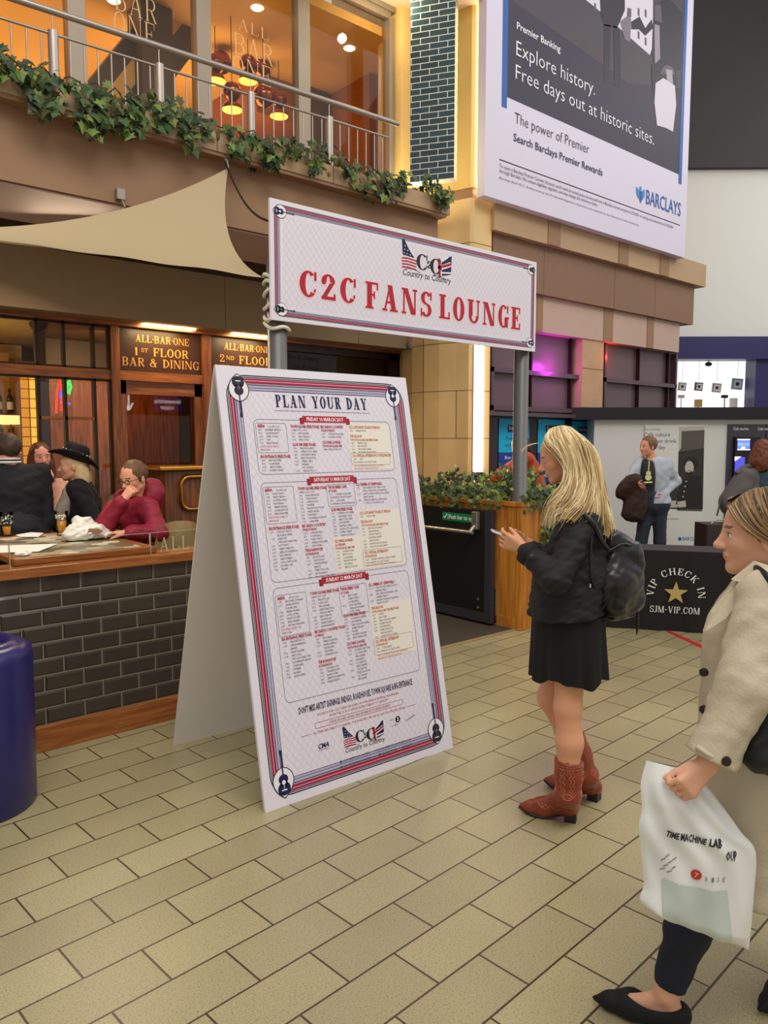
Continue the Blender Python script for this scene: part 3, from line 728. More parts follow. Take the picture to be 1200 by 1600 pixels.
ivy = [mat('ivy_green', (58, 84, 34), .5), mat('ivy_dark', (36, 56, 26), .45), mat('ivy_light', (104, 124, 52), .5), mat('ivy_olive', (78, 84, 40), .55)]
twig = mat('twig_brown', (84, 64, 40), .8)
LEAF = [(0, -.1), (.34, -.42), (.36, -.1), (.74, .02), (.42, .3), (.34, .44), (0, 1.0), (-.34, .44), (-.42, .3), (-.74, .02), (-.36, -.1), (-.34, -.42)]
OVAL = [(0, 0), (.2, .2), (.3, .5), (.2, .8), (0, 1), (-.2, .8), (-.3, .5), (-.2, .2)]
def leaf(b, c, s, nrm, down, M, shape=LEAF, fold=.18):
    n = Vector(nrm).normalized(); d = Vector(down); d = (d - n * d.dot(n)).normalized(); r = n.cross(d)
    vs = [c + n * s * .02] + [c + r * x * s + d * y * s - n * abs(x) * s * fold * (1 + .5 * random.random()) for x, y in shape]
    k = len(shape); b.add(vs, [(0, 1 + i, 1 + (i + 1) % k) for i in range(k)], M, False)
def rv(s): return Vector((random.uniform(-s, s), random.uniform(-s, s), random.uniform(-s, s)))
YI = YL
# (pixel column, lowest point of the tail in pixels, spread in metres)
TAILS = [(-20, 110, .12), (4, 130, .10), (27, 120, .09), (50, 172, .13), (68, 186, .13), (88, 176, .08), (128, 214, .13), (142, 222, .12), (160, 205, .09), (190, 208, .12), (205, 214, .10), (216, 222, .07), (250, 208, .12), (262, 205, .09), (288, 226, .13), (300, 240, .10), (318, 222, .08),
         (362, 240, .12), (375, 252, .11), (390, 232, .08), (418, 262, .10), (430, 268, .10), (452, 250, .08), (482, 272, .09), (492, 268, .08), (528, 260, .10), (545, 276, .09), (575, 292, .11), (596, 312, .13), (612, 318, .13), (625, 300, .10)]
def garland(label, x0, x1, tails, dens=1.0):
    o = empty('ivy_garland', ((x0 + x1) / 2, YI, LZ1), label, 'ivy', 'ivy along the balcony ledge')
    lv = MB(); st = MB()
    k = int((x1 - x0) * 105 * dens)
    for i in range(k):
        X = random.uniform(x0, x1)
        c = Vector((X, YI - .06 + random.random() * .20, LZ1 + .02 + .07 * math.sin(X * 5) + random.uniform(-.12, .10)))
        leaf(lv, c, random.uniform(.045, .08), Vector((0, -1, .35)) + rv(.7), Vector((0, -.2, -1)) + rv(.8), random.choice(ivy))
    pts = [(x0 + (x1 - x0) * i / 14, YI - .02 + .03 * math.sin(i * 2.1), LZ1 + .05 + .03 * math.sin(i * 1.7)) for i in range(15)]
    st.tube(pts, .006, twig, 6)
    for q, yb, sp in tails:
        top = Vector((xat(q, yb, YI - .05), YI - .05, LZ1 + .05)); bot = atY(q, yb, YI - .05)
        L = (top.z - bot.z)
        nn = int(L * 80 * dens * (sp / .1))
        for i in range(nn):
            t = random.random() ** .85; w = sp * (1 - .75 * t)
            c = top.lerp(bot, t) + Vector((random.gauss(0, w * .55), random.uniform(-.09, .02), random.uniform(-.02, .02)))
            if c.y > YL - .015 and c.z < LZ1 + .02: c.y = YL - .015 - random.random() * .06
            leaf(lv, c, random.uniform(.04, .075), Vector((0, -1, .25)) + rv(.7), Vector((0, -.1, -1)) + rv(.6), random.choice(ivy))
        st.tube([top + Vector((.01 * math.sin(j * 1.3), 0, 0)) + (bot - top) * j / 8 for j in range(9)], .0035, twig, 5)
    lv.build('leaves', o); st.build('stem', o)
cuts = [(-120, 100, 'leftmost length of ivy along the ledge, running out of the picture'), (100, 232, 'ivy swag between the first two rail posts from the left'), (232, 345, 'ivy swag right of the second rail post, above the canopy peak'),
        (345, 470, 'ivy swag above the left half of the fans lounge sign'), (470, 640, 'thick ivy swag at the right end of the rail')]
for a, c, lab in cuts:
    garland(lab, xat(a, 150, YI), xat(c, 250, YI), [t for t in TAILS if a <= t[0] < c])
garland('short ivy spray hanging at the foot of the blue brick pillar', xat(658, 300, YI), xat(702, 300, YI), [(672, 290, .12), (682, 312, .12), (690, 328, .09), (697, 320, .06)], 1.5)

# =================================================================== SHADE SAIL
pA = atY(357, 262, YL - .06); pB = atY(411, 433, 4.46); pC = atD(-170, 351, 4.5)
def qc(a, b, mid, t): return a * (1-t)**2 + mid * 2*t*(1-t) + b * t*t
mCA = (pC + pA) / 2 + Vector((0, -.05, -.34)); mCB = (pC + pB) / 2 + Vector((0, .1, .02)); mAB = (pA + pB) / 2 + Vector((-.20, .1, -.16))
b = MB(); nx, ny = 36, 18; vs = []
for i in range(nx + 1):
    s = i / nx
    for j in range(ny + 1):
        t = j / ny; e0 = qc(pC, pA, mCA, s); e1_ = qc(pC, pB, mCB, s); ab = qc(pA, pB, mAB, t); l0 = pA.lerp(pB, t)
        p = e0.lerp(e1_, t) + (ab - l0) * s
        p = p + Vector((0, .006, .008)) * math.sin(26 * s + 5 * t) * t * s + Vector((0, 0, -.10)) * math.sin(PI * t) * s * (1 - s * .5)
        vs.append(p)
b.add(vs, [(i*(ny+1)+j, (i+1)*(ny+1)+j, (i+1)*(ny+1)+j+1, i*(ny+1)+j+1) for i in range(nx) for j in range(ny)], mat('sail_canvas', (178, 158, 122), .75, bump=.15, bscale=60), True)
o = empty('shade_sail', pA, 'beige triangular canvas sail stretched above the bar terrace', 'canopy')
b.build('canvas', o)
b = MB(); b.tube([pA, pA + Vector((0, .02, .06))], .006, galv, 6); b.tube([pA + Vector((0, .02, .06)) + Vector((0, .01, 0)), pA + Vector((0, .06, .06))], .02, galv, 8); b.build('hook', o)
ch = [Vector(atY(350, 250, YL - .03)).lerp(Vector((2.99, 4.6, 3.22)), t) + Vector((0, 0, -.12 * math.sin(PI * t))) for t in np.linspace(0, 1, 40)]
b = MB()
for i, (p, q) in enumerate(zip(ch[:-1], ch[1:])): b.tube([p, (p + q) / 2, q + (q - p) * .25], [.005, .010, .005], mat('chain_steel', (70, 58, 48), .4, .8), 6)
tag(b.build('chain'), 'dark chain running from the balcony ledge down behind the fans lounge sign', 'chain')
c = atY(187, 306, YL + .1)
b = MB(); b.box((c.x - .03, c.y - .03, c.z - .03), (c.x + .03, c.y + .03, c.z + .045), galv); b.tube([c, c + Vector((.02, -.05, -.09))], .008, galv, 6); tag(b.build('wall_bracket'), 'small metal bracket under the beam above the sail edge', 'bracket')

# =================================================================== POSTS AND HEADER SIGN
postm = mat('post_grey_paint', (92, 92, 92), .35, .2)
YS = 4.40
b = MB(); b.lathe([(0, 2.96), (.05, 2.955), (.067, 2.93), (.067, .02), (.1, .02), (.1, 0)], (2.945, 4.5, 0), postm, 28)
tag(b.build('post'), 'left grey steel post carrying the fans lounge sign, with white rope round its top', 'post')
b = MB(); b.lathe([(0, 2.96), (.05, 2.955), (.067, 2.93), (.067, .02), (.1, .02), (.1, 0)], (5.56, 4.5, 0), postm, 28)
tag(b.build('post'), 'right grey steel post of the fans lounge sign, rising out of the plant box', 'post')
b = MB(); ropem = mat('white_rope', (226, 218, 196), .8)
for i in range(6):
    z0 = 2.50 + i * .068; pts = []
    for k in range(25):
        a = 2*PI*k/24; pts.append((2.945 + .083*math.cos(a), 4.5 + .083*math.sin(a), z0 + .022*math.sin(a + i*1.4) + .012 * math.sin(3*a + i)))
    b.tube(pts, .013, ropem, 8, False)
tag(b.build('rope'), 'white rope wound round the top of the left sign post', 'rope')

sx0, sx1, sz0, sz1 = 2.836, 5.628, 2.524, 3.309
o = empty('header_sign', ((sx0 + sx1) / 2, YS, sz0), 'long white overhead sign reading C2C fans lounge between two posts', 'sign')
board = mat('white_foam_board', (226, 220, 230), .5)
b = MB(); b.bbox((sx0, YS, sz0), (sx1, YS + .022, sz1), board, .003); o = b.build('board', o)
HP = Plane((sx0, YS, sz0), (1, 0, 0), (0, 0, 1), (0, -1, 0)); HW, HH = sx1 - sx0, sz1 - sz0
crim = mat('crimson_ink', (148, 26, 60), .5); pinkh = mat('pink_ink', (226, 140, 160), .5); nav = mat('deep_navy_ink', (24, 22, 74), .5); lav = mat('lavender_ink', (168, 168, 204), .5); latt = mat('lattice_ink', (216, 209, 220), .5); red = mat('red_ink', (176, 28, 44), .5); pale = mat('pale_ink', (234, 230, 236), .5)
def border(b, pl, W_, H_, m0, k, r):
    for off, w_, M in ((0, .0045, blk), (.0075, .0035, blk), (.013, .021, crim), (.0205, .004, pinkh), (.037, .0038, nav), (.0425, .0042, lav), (.0495, .0026, nav), (.054, .0042, lav), (.0605, .0026, nav)):
        q = m0 + off * k; put_frame(b, pl, q, q, W_ - q, H_ - q, max(r - off * k, .004), w_ * k, M, .001 if M is not pinkh else .0014)
def lattice(b, pl, u0, v0, u1, v1, step, w_, M, asp=1.25):
    for sgn in (1, -1):
        c = -3.0
        while c < 5:
            p = []
            # line  v = sgn*asp*u + c
            for u in (u0, u1):
                v = sgn*asp*u + c
                if v0 <= v <= v1: p.append((u, v))
            for v in (v0, v1):
                u = (v - c) / (sgn*asp)
                if u0 < u < u1: p.append((u, v))
            if len(p) >= 2 and math.hypot(p[0][0]-p[1][0], p[0][1]-p[1][1]) > .01: put_line(b, pl, p[:2], w_, M, .0006 + (sgn > 0) * 2e-5)
            c += step
def guitar(b, pl, u, v, s, ang, M, M2):
    # acoustic outline, s = body length; neck points along ang
    ca, sa = math.cos(ang), math.sin(ang)
    T_ = lambda pts: [(u + x*s*ca - y*s*sa, v + x*s*sa + y*s*ca) for x, y in pts]
    tear = [( .80, 0)] + [(.80 - 1.55*t, .62 * math.sin(PI * min(1, t**.85)) ** .7) for t in np.linspace(.06, .97, 14)] + [(-.78, 0)] + [(.80 - 1.55*t, -.62 * math.sin(PI * min(1, t**.85)) ** .7) for t in np.linspace(.97, .06, 14)]
    put_poly(b, pl, T_([(x*1.07 - .01, y*1.09) for x, y in tear]), blk, .0022); put_poly(b, pl, T_(tear), pale, .0026)
    put_poly(b, pl, T_(disc(-.32, 0, .36, .40, 18)), M, .003); put_poly(b, pl, T_(disc(.18, 0, .27, .30, 18)), M, .003); put_poly(b, pl, T_([(-.2, -.27), (.1, -.2), (.1, .2), (-.2, .27)]), M, .003)
    put_poly(b, pl, T_([(0, -.045), (1.5, -.04), (1.5, .04), (0, .045)]), M2, .0034); put_poly(b, pl, T_([(1.48, -.06), (1.72, -.075), (1.74, .075), (1.48, .06)]), M2, .0036)
    put_poly(b, pl, T_(disc(.02, 0, .12, .12, 14)), pale if M is nav else ink3, .0038); put_poly(b, pl, T_([(-.42, -.17), (-.36, -.17), (-.36, .17), (-.42, .17)]), pale, .0038); put_poly(b, pl, T_([(-.38, -.03), (-.02, -.03), (-.02, .03), (-.38, .03)]), lav if M is nav else ink3, .0036)
def c2c_logo(b, pl0, u, v0, s, asp=.72):
    # s = width of the whole mark, (u, v) its lower-left corner
    v = 0.
    class pl:
        P = staticmethod(lambda a, c, h=0: pl0.P(a, v0 + c * asp, h))
    T_ = lambda *pts: [(u + x*s, v + y*s) for x, y in pts]
    put_poly(b, pl, T_((.02, .62), (.035, .35), (.25, .33), (.16, .45), (.06, .64)), nav, .0014)
    for i in range(3):
        for j in range(3 - (i > 1)): put_poly(b, pl, [(u + (.06 + j*.055 + i*.01)*s + x, v + (.385 + i*.065 - j*.008)*s + y) for x, y in disc(0, 0, .011*s, .011*s, 5)], pale, .0018)
    for i in range(4): put_poly(b, pl, T_((.02, .30 - i*.055), (.12, .315 - i*.055), (.29, .295 - i*.055), (.29, .27 - i*.055), (.12, .288 - i*.055), (.02, .274 - i*.055)), red, .0014)
    put_poly(b, pl, T_((.72, .36), (.98, .52), (.965, .16), (.73, .08)), nav, .0014)
    for q, w_, M in ((((.74, .24), (.97, .36)), .085, pale), (((.70, .24), (.97, .36)), .05, red), (((.76, .36), (.9, .48)), .03, pale), (((.78, .16), (.97, .19)), .03, pale), (((.72, .4), (.74, .08)), .09, pale), (((.72, .42), (.74, .06)), .05, red)):
        put_line(b, pl, T_(*q), w_ * s, M, .0018 if M is pale else .0022)
    put_serif(b, pl, 'C', u + .29*s, v + .14*s, .29*s, blk, w=.22*s, T=.2, tt=.05, s=.04, e=.05, lift=.0024)
    put_serif(b, pl, '2', u + .49*s, v + .20*s, .13*s, blk, w=.09*s, T=.2, tt=.08, s=.05, e=.05, lift=.0026); put_serif(b, pl, 'C', u + .55*s, v + .11*s, .29*s, blk, w=.22*s, T=.2, tt=.05, s=.04, e=.05, lift=.0024)
    put_text(b, pl, 'Country to Country', u + .03*s, v - .02*s, .115*s, blk, w=.93*s, lift=.0022, slant=.12)
    put_line(b, pl, T_((.1, .11), (.25, .125), (.36, .08)), .008*s, blk, .0022); put_line(b, pl, T_((.62, .07), (.76, .085), (.86, .04)), .008*s, blk, .0022)
b = MB(); lattice(b, HP, .1, .1, HW - .1, HH - .1, .062, .004, latt); border(b, HP, HW, HH, .030, .70, .05)
for cu, cv, an, M in ((.075, HH - .075, 0, nav), (.075, .075, 0, ink2), (HW - .075, HH - .075, PI, ink2), (HW - .075, .075, PI, nav)): guitar(b, HP, cu, cv, .066, an, M, ink2 if M is ink2 else nav)
b.build('printed_border', o)
b = MB()
def sign_word(t, p, q, M, hp):
    u, v = HP.uv(*p); u2, _ = HP.uv(*q); _, vt = HP.uv(p[0], p[1] - hp)
    put_serif(b, HP, t, u, v, vt - v, mat('letter_edge_ink', (244, 206, 212), .5), w=u2 - u, T=.24, tt=.085, s=.085, e=.075, gap=.20, lift=.0012, grow=.007)
    put_serif(b, HP, t, u, v, vt - v, red, w=u2 - u, T=.24, tt=.085, s=.085, e=.075, gap=.20, lift=.002)
sign_word('C2C', (468, 462), (556, 478), red, 41); sign_word('FANS', (571, 481), (674, 492), red, 42); sign_word('LOUNGE', (686, 497), (812, 516), red, 38)
b.build('red_lettering', o)
b = MB(); u, v = HP.uv(626, 428); u2, _ = HP.uv(707, 440); c2c_logo(b, HP, u, v + .005, (u2 - u)); b.build('logo', o)
# =================================================================== A-FRAME SIGN
fA, fB, bA = fl(415, 1270), fl(708, 1168), fl(267, 1165)
ud = (fB - fA).normalized(); AW = (fB - fA).length
apex = atY(338, 570, 3.37)
vd = apex - fA; vd = (vd - ud * vd.dot(ud)); AH = vd.length; vd.normalize()
nd = ud.cross(vd); nd = nd if nd.y < 0 else -nd
o = empty('a_frame_sign', (fA + fB) / 2, 'tall white folded board standing on the pavers, printed with the plan your day timetable', 'sign')
o['label'] = 'tall white folding board on the pavers printed with the plan your day timetable'
b = MB(); th = .016
b.prism([fA, fB, fB + vd * AH, fA + vd * AH], -nd * th, board); fo = b.build('front_panel', o)
top = fA + vd * AH - nd * th
v2 = (bA - top); v2 = v2 - ud * v2.dot(ud)
b = MB(); q0 = top + v2; q1 = q0 + ud * AW
b.prism([q0, q1, q1 - v2, q0 - v2], (ud.cross(v2)).normalized() * (-.012), mat('board_back', (222, 216, 206), .6)); b.build('rear_panel', o)
AP = Plane(fA, ud, vd, nd)
b = MB(); lattice(b, AP, .13, .13, AW - .13, AH - .13, .052, .003, latt, 1.45)
border(b, AP, AW, AH, .042, 1.25, .11)
guitar(b, AP, .112, AH - .108, .085, -PI/2, ink2, ink2); guitar(b, AP, AW - .118, AH - .112, .080, -PI/2, nav, nav); guitar(b, AP, .112, .108, .088, PI/2, nav, nav); guitar(b, AP, AW - .112, .12, .088, PI/2, ink2, ink2)
b.build('printed_border', fo)
b = MB()
CX = AW / 2
put_serif(b, AP, 'PLAN YOUR DAY', CX, 1.932, .064, nav, w=.585, T=.22, tt=.08, s=.08, e=.075, gap=.2, align='c', lift=.0014)
for v in (2.012, 1.914):
    for i in range(62): put_poly(b, AP, disc(CX - .30 + i*.00984, v, .0028, .0028, 6), nav, .0014)
rule = mat('rule_ink', (112, 106, 122), .5); txt = mat('timetable_ink', (70, 62, 78), .5); hd = mat('heading_ink', (178, 40, 56), .5); org = mat('orange_ink', (196, 104, 60), .5)
cell = mat('cream_cell', (232, 226, 214), .5)
X0, X1 = .172, 1.045
def day(v1, v0, title):
    put_frame(b, AP, X0, v0, X1, v1, .03, .0022, rule, .0012)
    put_rect(b, AP, CX - .142, v1 - .012, CX + .142, v1 + .022, red, .0018)
    put_poly(b, AP, [(CX - .160, v1 - .022), (CX - .136, v1 - .022), (CX - .136, v1 + .012), (CX - .160, v1 + .012)], crim, .0015); put_poly(b, AP, [(CX + .136, v1 - .022), (CX + .160, v1 - .022), (CX + .160, v1 + .012), (CX + .136, v1 + .012)], crim, .0015)
    put_text(b, AP, title, CX, v1 - .005, .019, wt, w=.235, align='c', bold=.02, lift=.0024, res=1)
def block(u, v, head, lines, boxed=0., hcol=None, w=.19, pitch=.0168):
    """heading (list of lines) and timetable lines, top-left corner (u, v); returns the lower edge"""
    vv = v
    for i, h in enumerate(head):
        a = h.split('|')
        vv -= .0185
        put_text(b, AP, a[0], u, vv, .0145 if i == 0 else .0115, hcol or hd, xs=.62, bold=.03, lift=.0018, res=1)
        if len(a) > 1: put_text(b, AP, a[1], u + .066, vv, .009, txt, xs=.7, lift=.0018, res=1)
    for t in lines:
        vv -= pitch
        if t.startswith('~'): put_text(b, AP, t[1:], u + .004, vv, .0085, hcol or hd, xs=.78, lift=.0018, res=1); continue
        if '|' in t:
            p, q = t.split('|')
            if p: put_text(b, AP, p, u + .004, vv, .0092, txt, xs=.72, lift=.0018, res=1)
            put_text(b, AP, q, u + .044, vv, .0092, txt, xs=.80, lift=.0018, res=1)
        else: put_text(b, AP, t, u + .004, vv, .0092, txt, xs=.80, lift=.0018, res=1)
    if boxed: put_frame(b, AP, u - .010, vv - .012, u + boxed, v + .004, .010, .0018, rule, .0014)
    return vv
c1, c2, c3, c4 = .192, .385, .572, .757
day(1.868, 1.588, 'FRIDAY 10 MARCH 2017')
block(c1, 1.845, ['ARENA|(DOORS 17:30)'], ['18:30|JENNIFER NETTLES', '19:15|CHASE BRYANT', '20:10|CHRIS YOUNG', '21:00|CAM', '21:30|BRAD PAISLEY', '~LATE STAGE PLAYERS ON', '~MAIN STAGE'], .168)
block(c1, 1.690, ['BIG ENTRANCE (FREE STAGE)'], ['14:45|KATY BOWERS', '15:30|CLARA BEER', '16:15|JAKE MORRELL', '17:00|ROBERT GRANT'])
block(c2, 1.845, ['TOWN SQUARE (FREE STAGE)'], ['OPENS 14:00 - 20:00', '14:15|MISS WINTER', '15:00|MAC McNALLY', '16:00|BETH CROSS'])
block(c2, 1.750, ['CLUB WM (FREE STAGE)'], ['13:00|MARTHA L HEALY', '13:45|HAZELWOOD CREEK', '14:30|THE HANDY BAND', '15:15|BETH THORNTON', '16:00|WENDY HILLS', '16:45|LEGENDS', '|OF COUNTRY', '17:30|CRICKSETTLE CO'])
block(c3, 1.845, ['BBC RADIO 2 COUNTRY', 'STAGE AT INDIGO'], ['15:15|CHARLIE WORSHAM', '16:00|MADDIE THOMAS'])
block(c3, 1.762, ['C2C FANS LOUNGE', 'TOP FLOOR ALL BAR ONE'], ['BAR OPENS FROM 14:00'])
put_rect(b, AP, c4 - .012, 1.60, X1 - .006, 1.855, cell, .0010)
block(c4, 1.845, ['C2C LATE NIGHT STAGE AT INDIGO'], ['22:30|SARRAS SMITH'], 0, org)
block(c4, 1.795, ['THE SALOON', 'TOP FLOOR ALL BAR ONE (FREE STAGE)'], ['14:30|WENDY HILLS', '15:15|MISS WINTER', '16:00|THE CANDY BAND', '17:00|SMOOTH HOUND SMITH'], 0, org)
block(c4, 1.688, ['C2C OFFICIAL AFTERSHOW AT BUILDING SIX'], ['23:00|CAM', 'FOLLOWED BY C2C DJS TIL 3AM'], .262, org)
block(c4, 1.630, [], ['~THE C2C AFTERSHOW WILL BE AT THE INDIGO', '~WILL BE LIVE TO BEFORE THE SHOWS'], 0, org, pitch=.014)
day(1.548, 1.052, 'SATURDAY 11 MARCH 2017')
block(c1, 1.522, ['ARENA|(DOORS 16:30)'], ['17:00|DAN + SHAY', '17:45|BAILEY BRYAN', '18:15|HUNTER HAYES', '19:00|SETH ENNIS', '19:45|MAREN MORRIS', '20:15|CASSADEE POPE', '21:30|REBA McENTIRE', '~LATE STAGE PLAYERS ON', '~MAIN STAGE'], .168)
block(c1, 1.330, ['BIG ENTRANCE (FREE STAGE)'], ['11:00|THE NOTORIOUS', '|BLUEGRASS BAND', '11:30|DAN FILM', '|THE LONG SHADOWS', '12:00|KATY HURT', '12:30|SARAH DARLING', '13:00|JARROD DICKENSON', '13:30|MISS WINTER', '14:00|JAKE MORRELL', '14:30|HOLLOWAY ROAD', '15:00|DECADE ONE', '15:30|MILANE'])
block(c2, 1.522, ['TOWN SQUARE (FREE STAGE)'], ['OPENS 10:00 - 20:00', '10:30|DARA IMMANUEL', '11:15|LAURA EVANS', '12:00|CAITLIN KOCH', '12:45|TWINNIE', '13:30|BACKWOODS FILTER', '14:15|BAILEY BRYAN', '15:00|UNA HEALY', '15:45|CATHERINE McGRATH', '16:30|CLARA BEER'])
block(c2, 1.330, ['BBC RADIO 2 COUNTRY', 'STAGE AT INDIGO'], ['12:00|CHASE BRYANT', '12:30|LOGAN BRILL', '13:00|DARIUS SMITH', '13:45|CHARLIE WORSHAM', '14:30|LUKE COMBS'])
block(c2, 1.205, ['THE ROADHOUSE', 'AT BUILDING SIX'], ['10:00|BLACKTOWN', '11:00|LISA McHUGH', '12:00|THE HANDMADE', '|HEARTS', '13:00|TEMECULA ROAD', '14:00|MAC McANALLY', '15:00|SMOOTH HOUND SMITH'])
block(c3, 1.522, ['THE BLUEBIRD CAFE', 'AT O2 BAR'], ['11:00|CHARLIE WORSHAM,', 'CASSADEE POPE, SETH ENNIS', '14:15|JOSH KERR,', 'LOGAN BRILL, TRAVIS MEADOWS'], .172)
block(c3, 1.402, ['CLUB WM (FREE STAGE)'], ['10:00|HAZELWOOD CREEK', '11:00|THE HANDY LADS', '12:00|GRADY FOX TEAM', '12:30|LADY BARKER', '13:00|MARTHA L HEALY', '14:00|DAVE ROOST LAS VEGAS', '15:00|ROBERT GRANT', '16:00|CHINA CASTLE LN'])
put_rect(b, AP, c3 - .008, 1.062, c3 + .172, 1.245, cell, .0010)
block(c3, 1.236, ['C2C FANS LOUNGE -', 'C2C SESSIONS', 'TOP FLOOR ALL BAR ONE'], ['11:00|LAUREN DUSKI', '11:30|BETH CROSS', '12:00|LOGAN BRILL', '13:00|MADDIE WILSON', '14:00|UNA HEALY', '15:00|TEMECULA ROAD'], 0)
block(c4, 1.530, ['C2C CINEMA AT CINEWORLD'], ['11:00|CMA PRESENT FOR THE LOVE OF', '|MUSIC: THE STORY OF NASHVILLE', '12:30|BEST COUNTRY FESTIVAL FOUNDERS', '|BRETT PAYNE', '14:30|MADE IN AMERICA: THE WORLD', '|TOUR OF COUNTRY MUSIC'])
put_rect(b, AP, c4 - .012, 1.062, X1 - .006, 1.375, cell, .0010)
block(c4, 1.374, ['C2C LATE NIGHT STAGE AT INDIGO'], ['22:30|LUKE COMBS'], 0, org)
block(c4, 1.326, ['THE SALOON', 'TOP FLOOR ALL BAR ONE (FREE STAGE)'], ['10:30|SMOOTH HUE SHAW', '11:30|CADE BARRON', '12:30|THE NOTORIOUS', '|BLUEGRASS BAND', '13:30|DELUXE ARTS', '14:30|DAVE ROOST LAS VEGAS', '15:30|SMOOTH HOUND SMITH'], 0, org)
block(c4, 1.158, ['C2C OFFICIAL AFTERSHOW', 'AT BUILDING SIX'], ['23:00|BRANDY WHITE & THE BIG STREET', 'FOLLOWED BY C2C DJS TIL 3AM'], .262, org)
block(c4, 1.086, [], ['~THE C2C AFTERSHOW WILL BE AT THE INDIGO'], 0, org, pitch=.012)
day(1.026, .467, 'SUNDAY 12 MARCH 2017')
block(c1, .985, ['ARENA|(DOORS 16:30)'], ['16:30|BROTHERS OSBORNE', '17:15|DRAKE WHITE &', '|THE BIG FIRE', '17:45|MAREN MORRIS', '18:30|LOUIS OLIVER', '19:15|MARTY STUART', '20:00|JANA KRAMER', '20:45|ZAC BROWN BAND', '~LATE STAGE PLAYERS ON', '~MAIN STAGE'], .168)
block(c1, .786, ['BIG ENTRANCE (FREE STAGE)'], ['11:00|CRICKSETTLE CO', '11:30|THE WANDERING', '|HEARTS', '12:00|KEVIN McGUIRE', '12:30|SAM COE &', '|THE LONG SHADOWS', '13:00|CATHERINE McGRATH', '13:30|LOGAN BRILL', '14:00|TWINNIE', '14:30|ANGELA', '15:00|LAURA EVANS'])
block(c2, .985, ['TOWN SQUARE (FREE STAGE)'], ['OPENS 10:00 - 20:00', '10:30|DECADE ONE', '11:15|KATY HURT', '12:00|TEIA LADNER', '12:45|JAMIE STANTON &', '|MAX HILL REVUE', '13:30|BAILEY BRYAN', '14:15|LISA McHUGH', '15:00|SARAH DARLING', '16:00|DARA IMMANUEL'])
block(c2, .792, ['BBC RADIO 2 COUNTRY STAGE', 'AT INDIGO'], ['12:00|SETH ENNIS', '12:45|TEMECULA ROAD', '13:30|DRAKE WHITE &', '|THE BIG FIRE', '14:15|THE SHIRES', '15:00|CASSADEE POPE'])
block(c2, .640, ['THE ROADHOUSE', 'AT BUILDING SIX'], ['11:00|CAITLIN KOCH', '12:00|CASSADEE POPE', '13:00|BLACKTOWN', '14:00|JARROD DICKENSON', '15:00|DRAKE WHITE'])
block(c3, .985, ['THE BLUEBIRD CAFE', 'AT O2 BAR'], ['11:00|JEFF COHEN,', '|DARIUS SMITH', '|LOGAN BRILL,', '14:15|JOSH OSBORNE,', '|CHARLIE WORSHAM', '|LUKE COMBS'], .172)
block(c3, .846, ['CLUB WM (FREE STAGE)'], ['10:00|LOUNGE AT CENTRE', '11:00|LADY BARKER', '12:00|THE LONG HAUL BAND', '13:00|ROBERT MAYER', '14:00|MILANE', '15:00|LAUREN HOLLAND', '16:00|BETH THORNTON'])
block(c3, .700, ['C2C FANS LOUNGE', 'TOP FLOOR ALL BAR ONE'], ['11:00|LAUREN DUSKI TALK', '12:00|C2C QUIZ WITH', '|TEIA LADNER', '13:00|UNA HEALY', '13:30|C2C SESSION', '|JANA KRAMER', '14:00|C2C SESSION:', '|TEMECULA ROAD', '15:00|C2C SESSION:', '|SETH ENNIS'])
block(c4, .985, ['C2C CINEMA AT CINEWORLD'], ['11:00|CMA: THE OPRY ANNUAL CMA', '|AWARDS PART 1', '12:30|CMA: THE 50TH ANNUAL CMA', '|AWARDS PART 2', '14:30|MADE IN CHICAGO LIVE WITH', '|MARTY STUART'])
put_rect(b, AP, c4 - .012, .58, X1 - .006, .868, cell, .0010)
block(c4, .860, ['THE SALOON', 'TOP FLOOR ALL BAR ONE (FREE STAGE)'], ['10:30|TWYLA', '11:30|LADY SIXES', '12:30|THE LONG HAUL BAND', '13:00|ROBERT ELLISON', '13:30|SAM MITCHELL', '14:00|JAMIE STANTON &', '|MAX HILL REVUE', '15:00|BANDITS BOOTS LEWIS'], 0, org)
block(c4, .682, ['C2C OFFICIAL AFTERSHOW', 'AT BUILDING SIX'], ['23:00|DAVE GRANT', 'FOLLOWED BY C2C DJS TIL 3AM'], .262, org)
block(c4, .604, [], ['~THE C2C AFTERSHOW WILL BE AT THE INDIGO', '~WILL BE LIVE TO BEFORE THE SHOWS'], 0, org, pitch=.014)
put_text(b, AP, "DON'T MISS ARTIST SIGNINGS: INDIGO, ROADHOUSE, TOWN SQUARE & BIG ENTRANCE", CX, .402, .031, nav, w=.735, align='c', bold=.02, lift=.0018, res=1)
put_text(b, AP, 'ACCESS IS FOR C2C TICKET HOLDERS OR PURCHASE A FESTIVAL WRISTBAND', CX, .372, .011, hd, w=.53, align='c', lift=.0018, res=1)
put_text(b, AP, 'FROM THE O2 BOX OFFICE. ENTRY SUBJECT TO CAPACITY', CX, .352, .011, hd, w=.38, align='c', lift=.0018, res=1)
put_text(b, AP, 'STAGES BOXED IN RED ARE SEPARATE TICKETED EVENTS', CX, .320, .011, hd, w=.40, align='c', lift=.0018, res=1); put_frame(b, AP, CX - .285, .312, CX + .285, .340, .008, .0018, hd, .0014)
put_text(b, AP, 'ALL TIMES ARE SUBJECT TO CHANGE - FOR MORE INFO SEE THE C2C APP FOR UPDATED DETAILS', CX, .288, .0105, hd, w=.60, align='c', lift=.0018, res=1)
for s in (-1, 1): put_line(b, AP, [(CX + s*.315, .293), (CX + s*.37, .293)], .002, hd)
put_text(b, AP, 'CMA', .325, .212, .022, nav, w=.066, bold=.03, lift=.0018, slant=.2); put_line(b, AP, [(.325, .204), (.39, .204)], .002, txt)
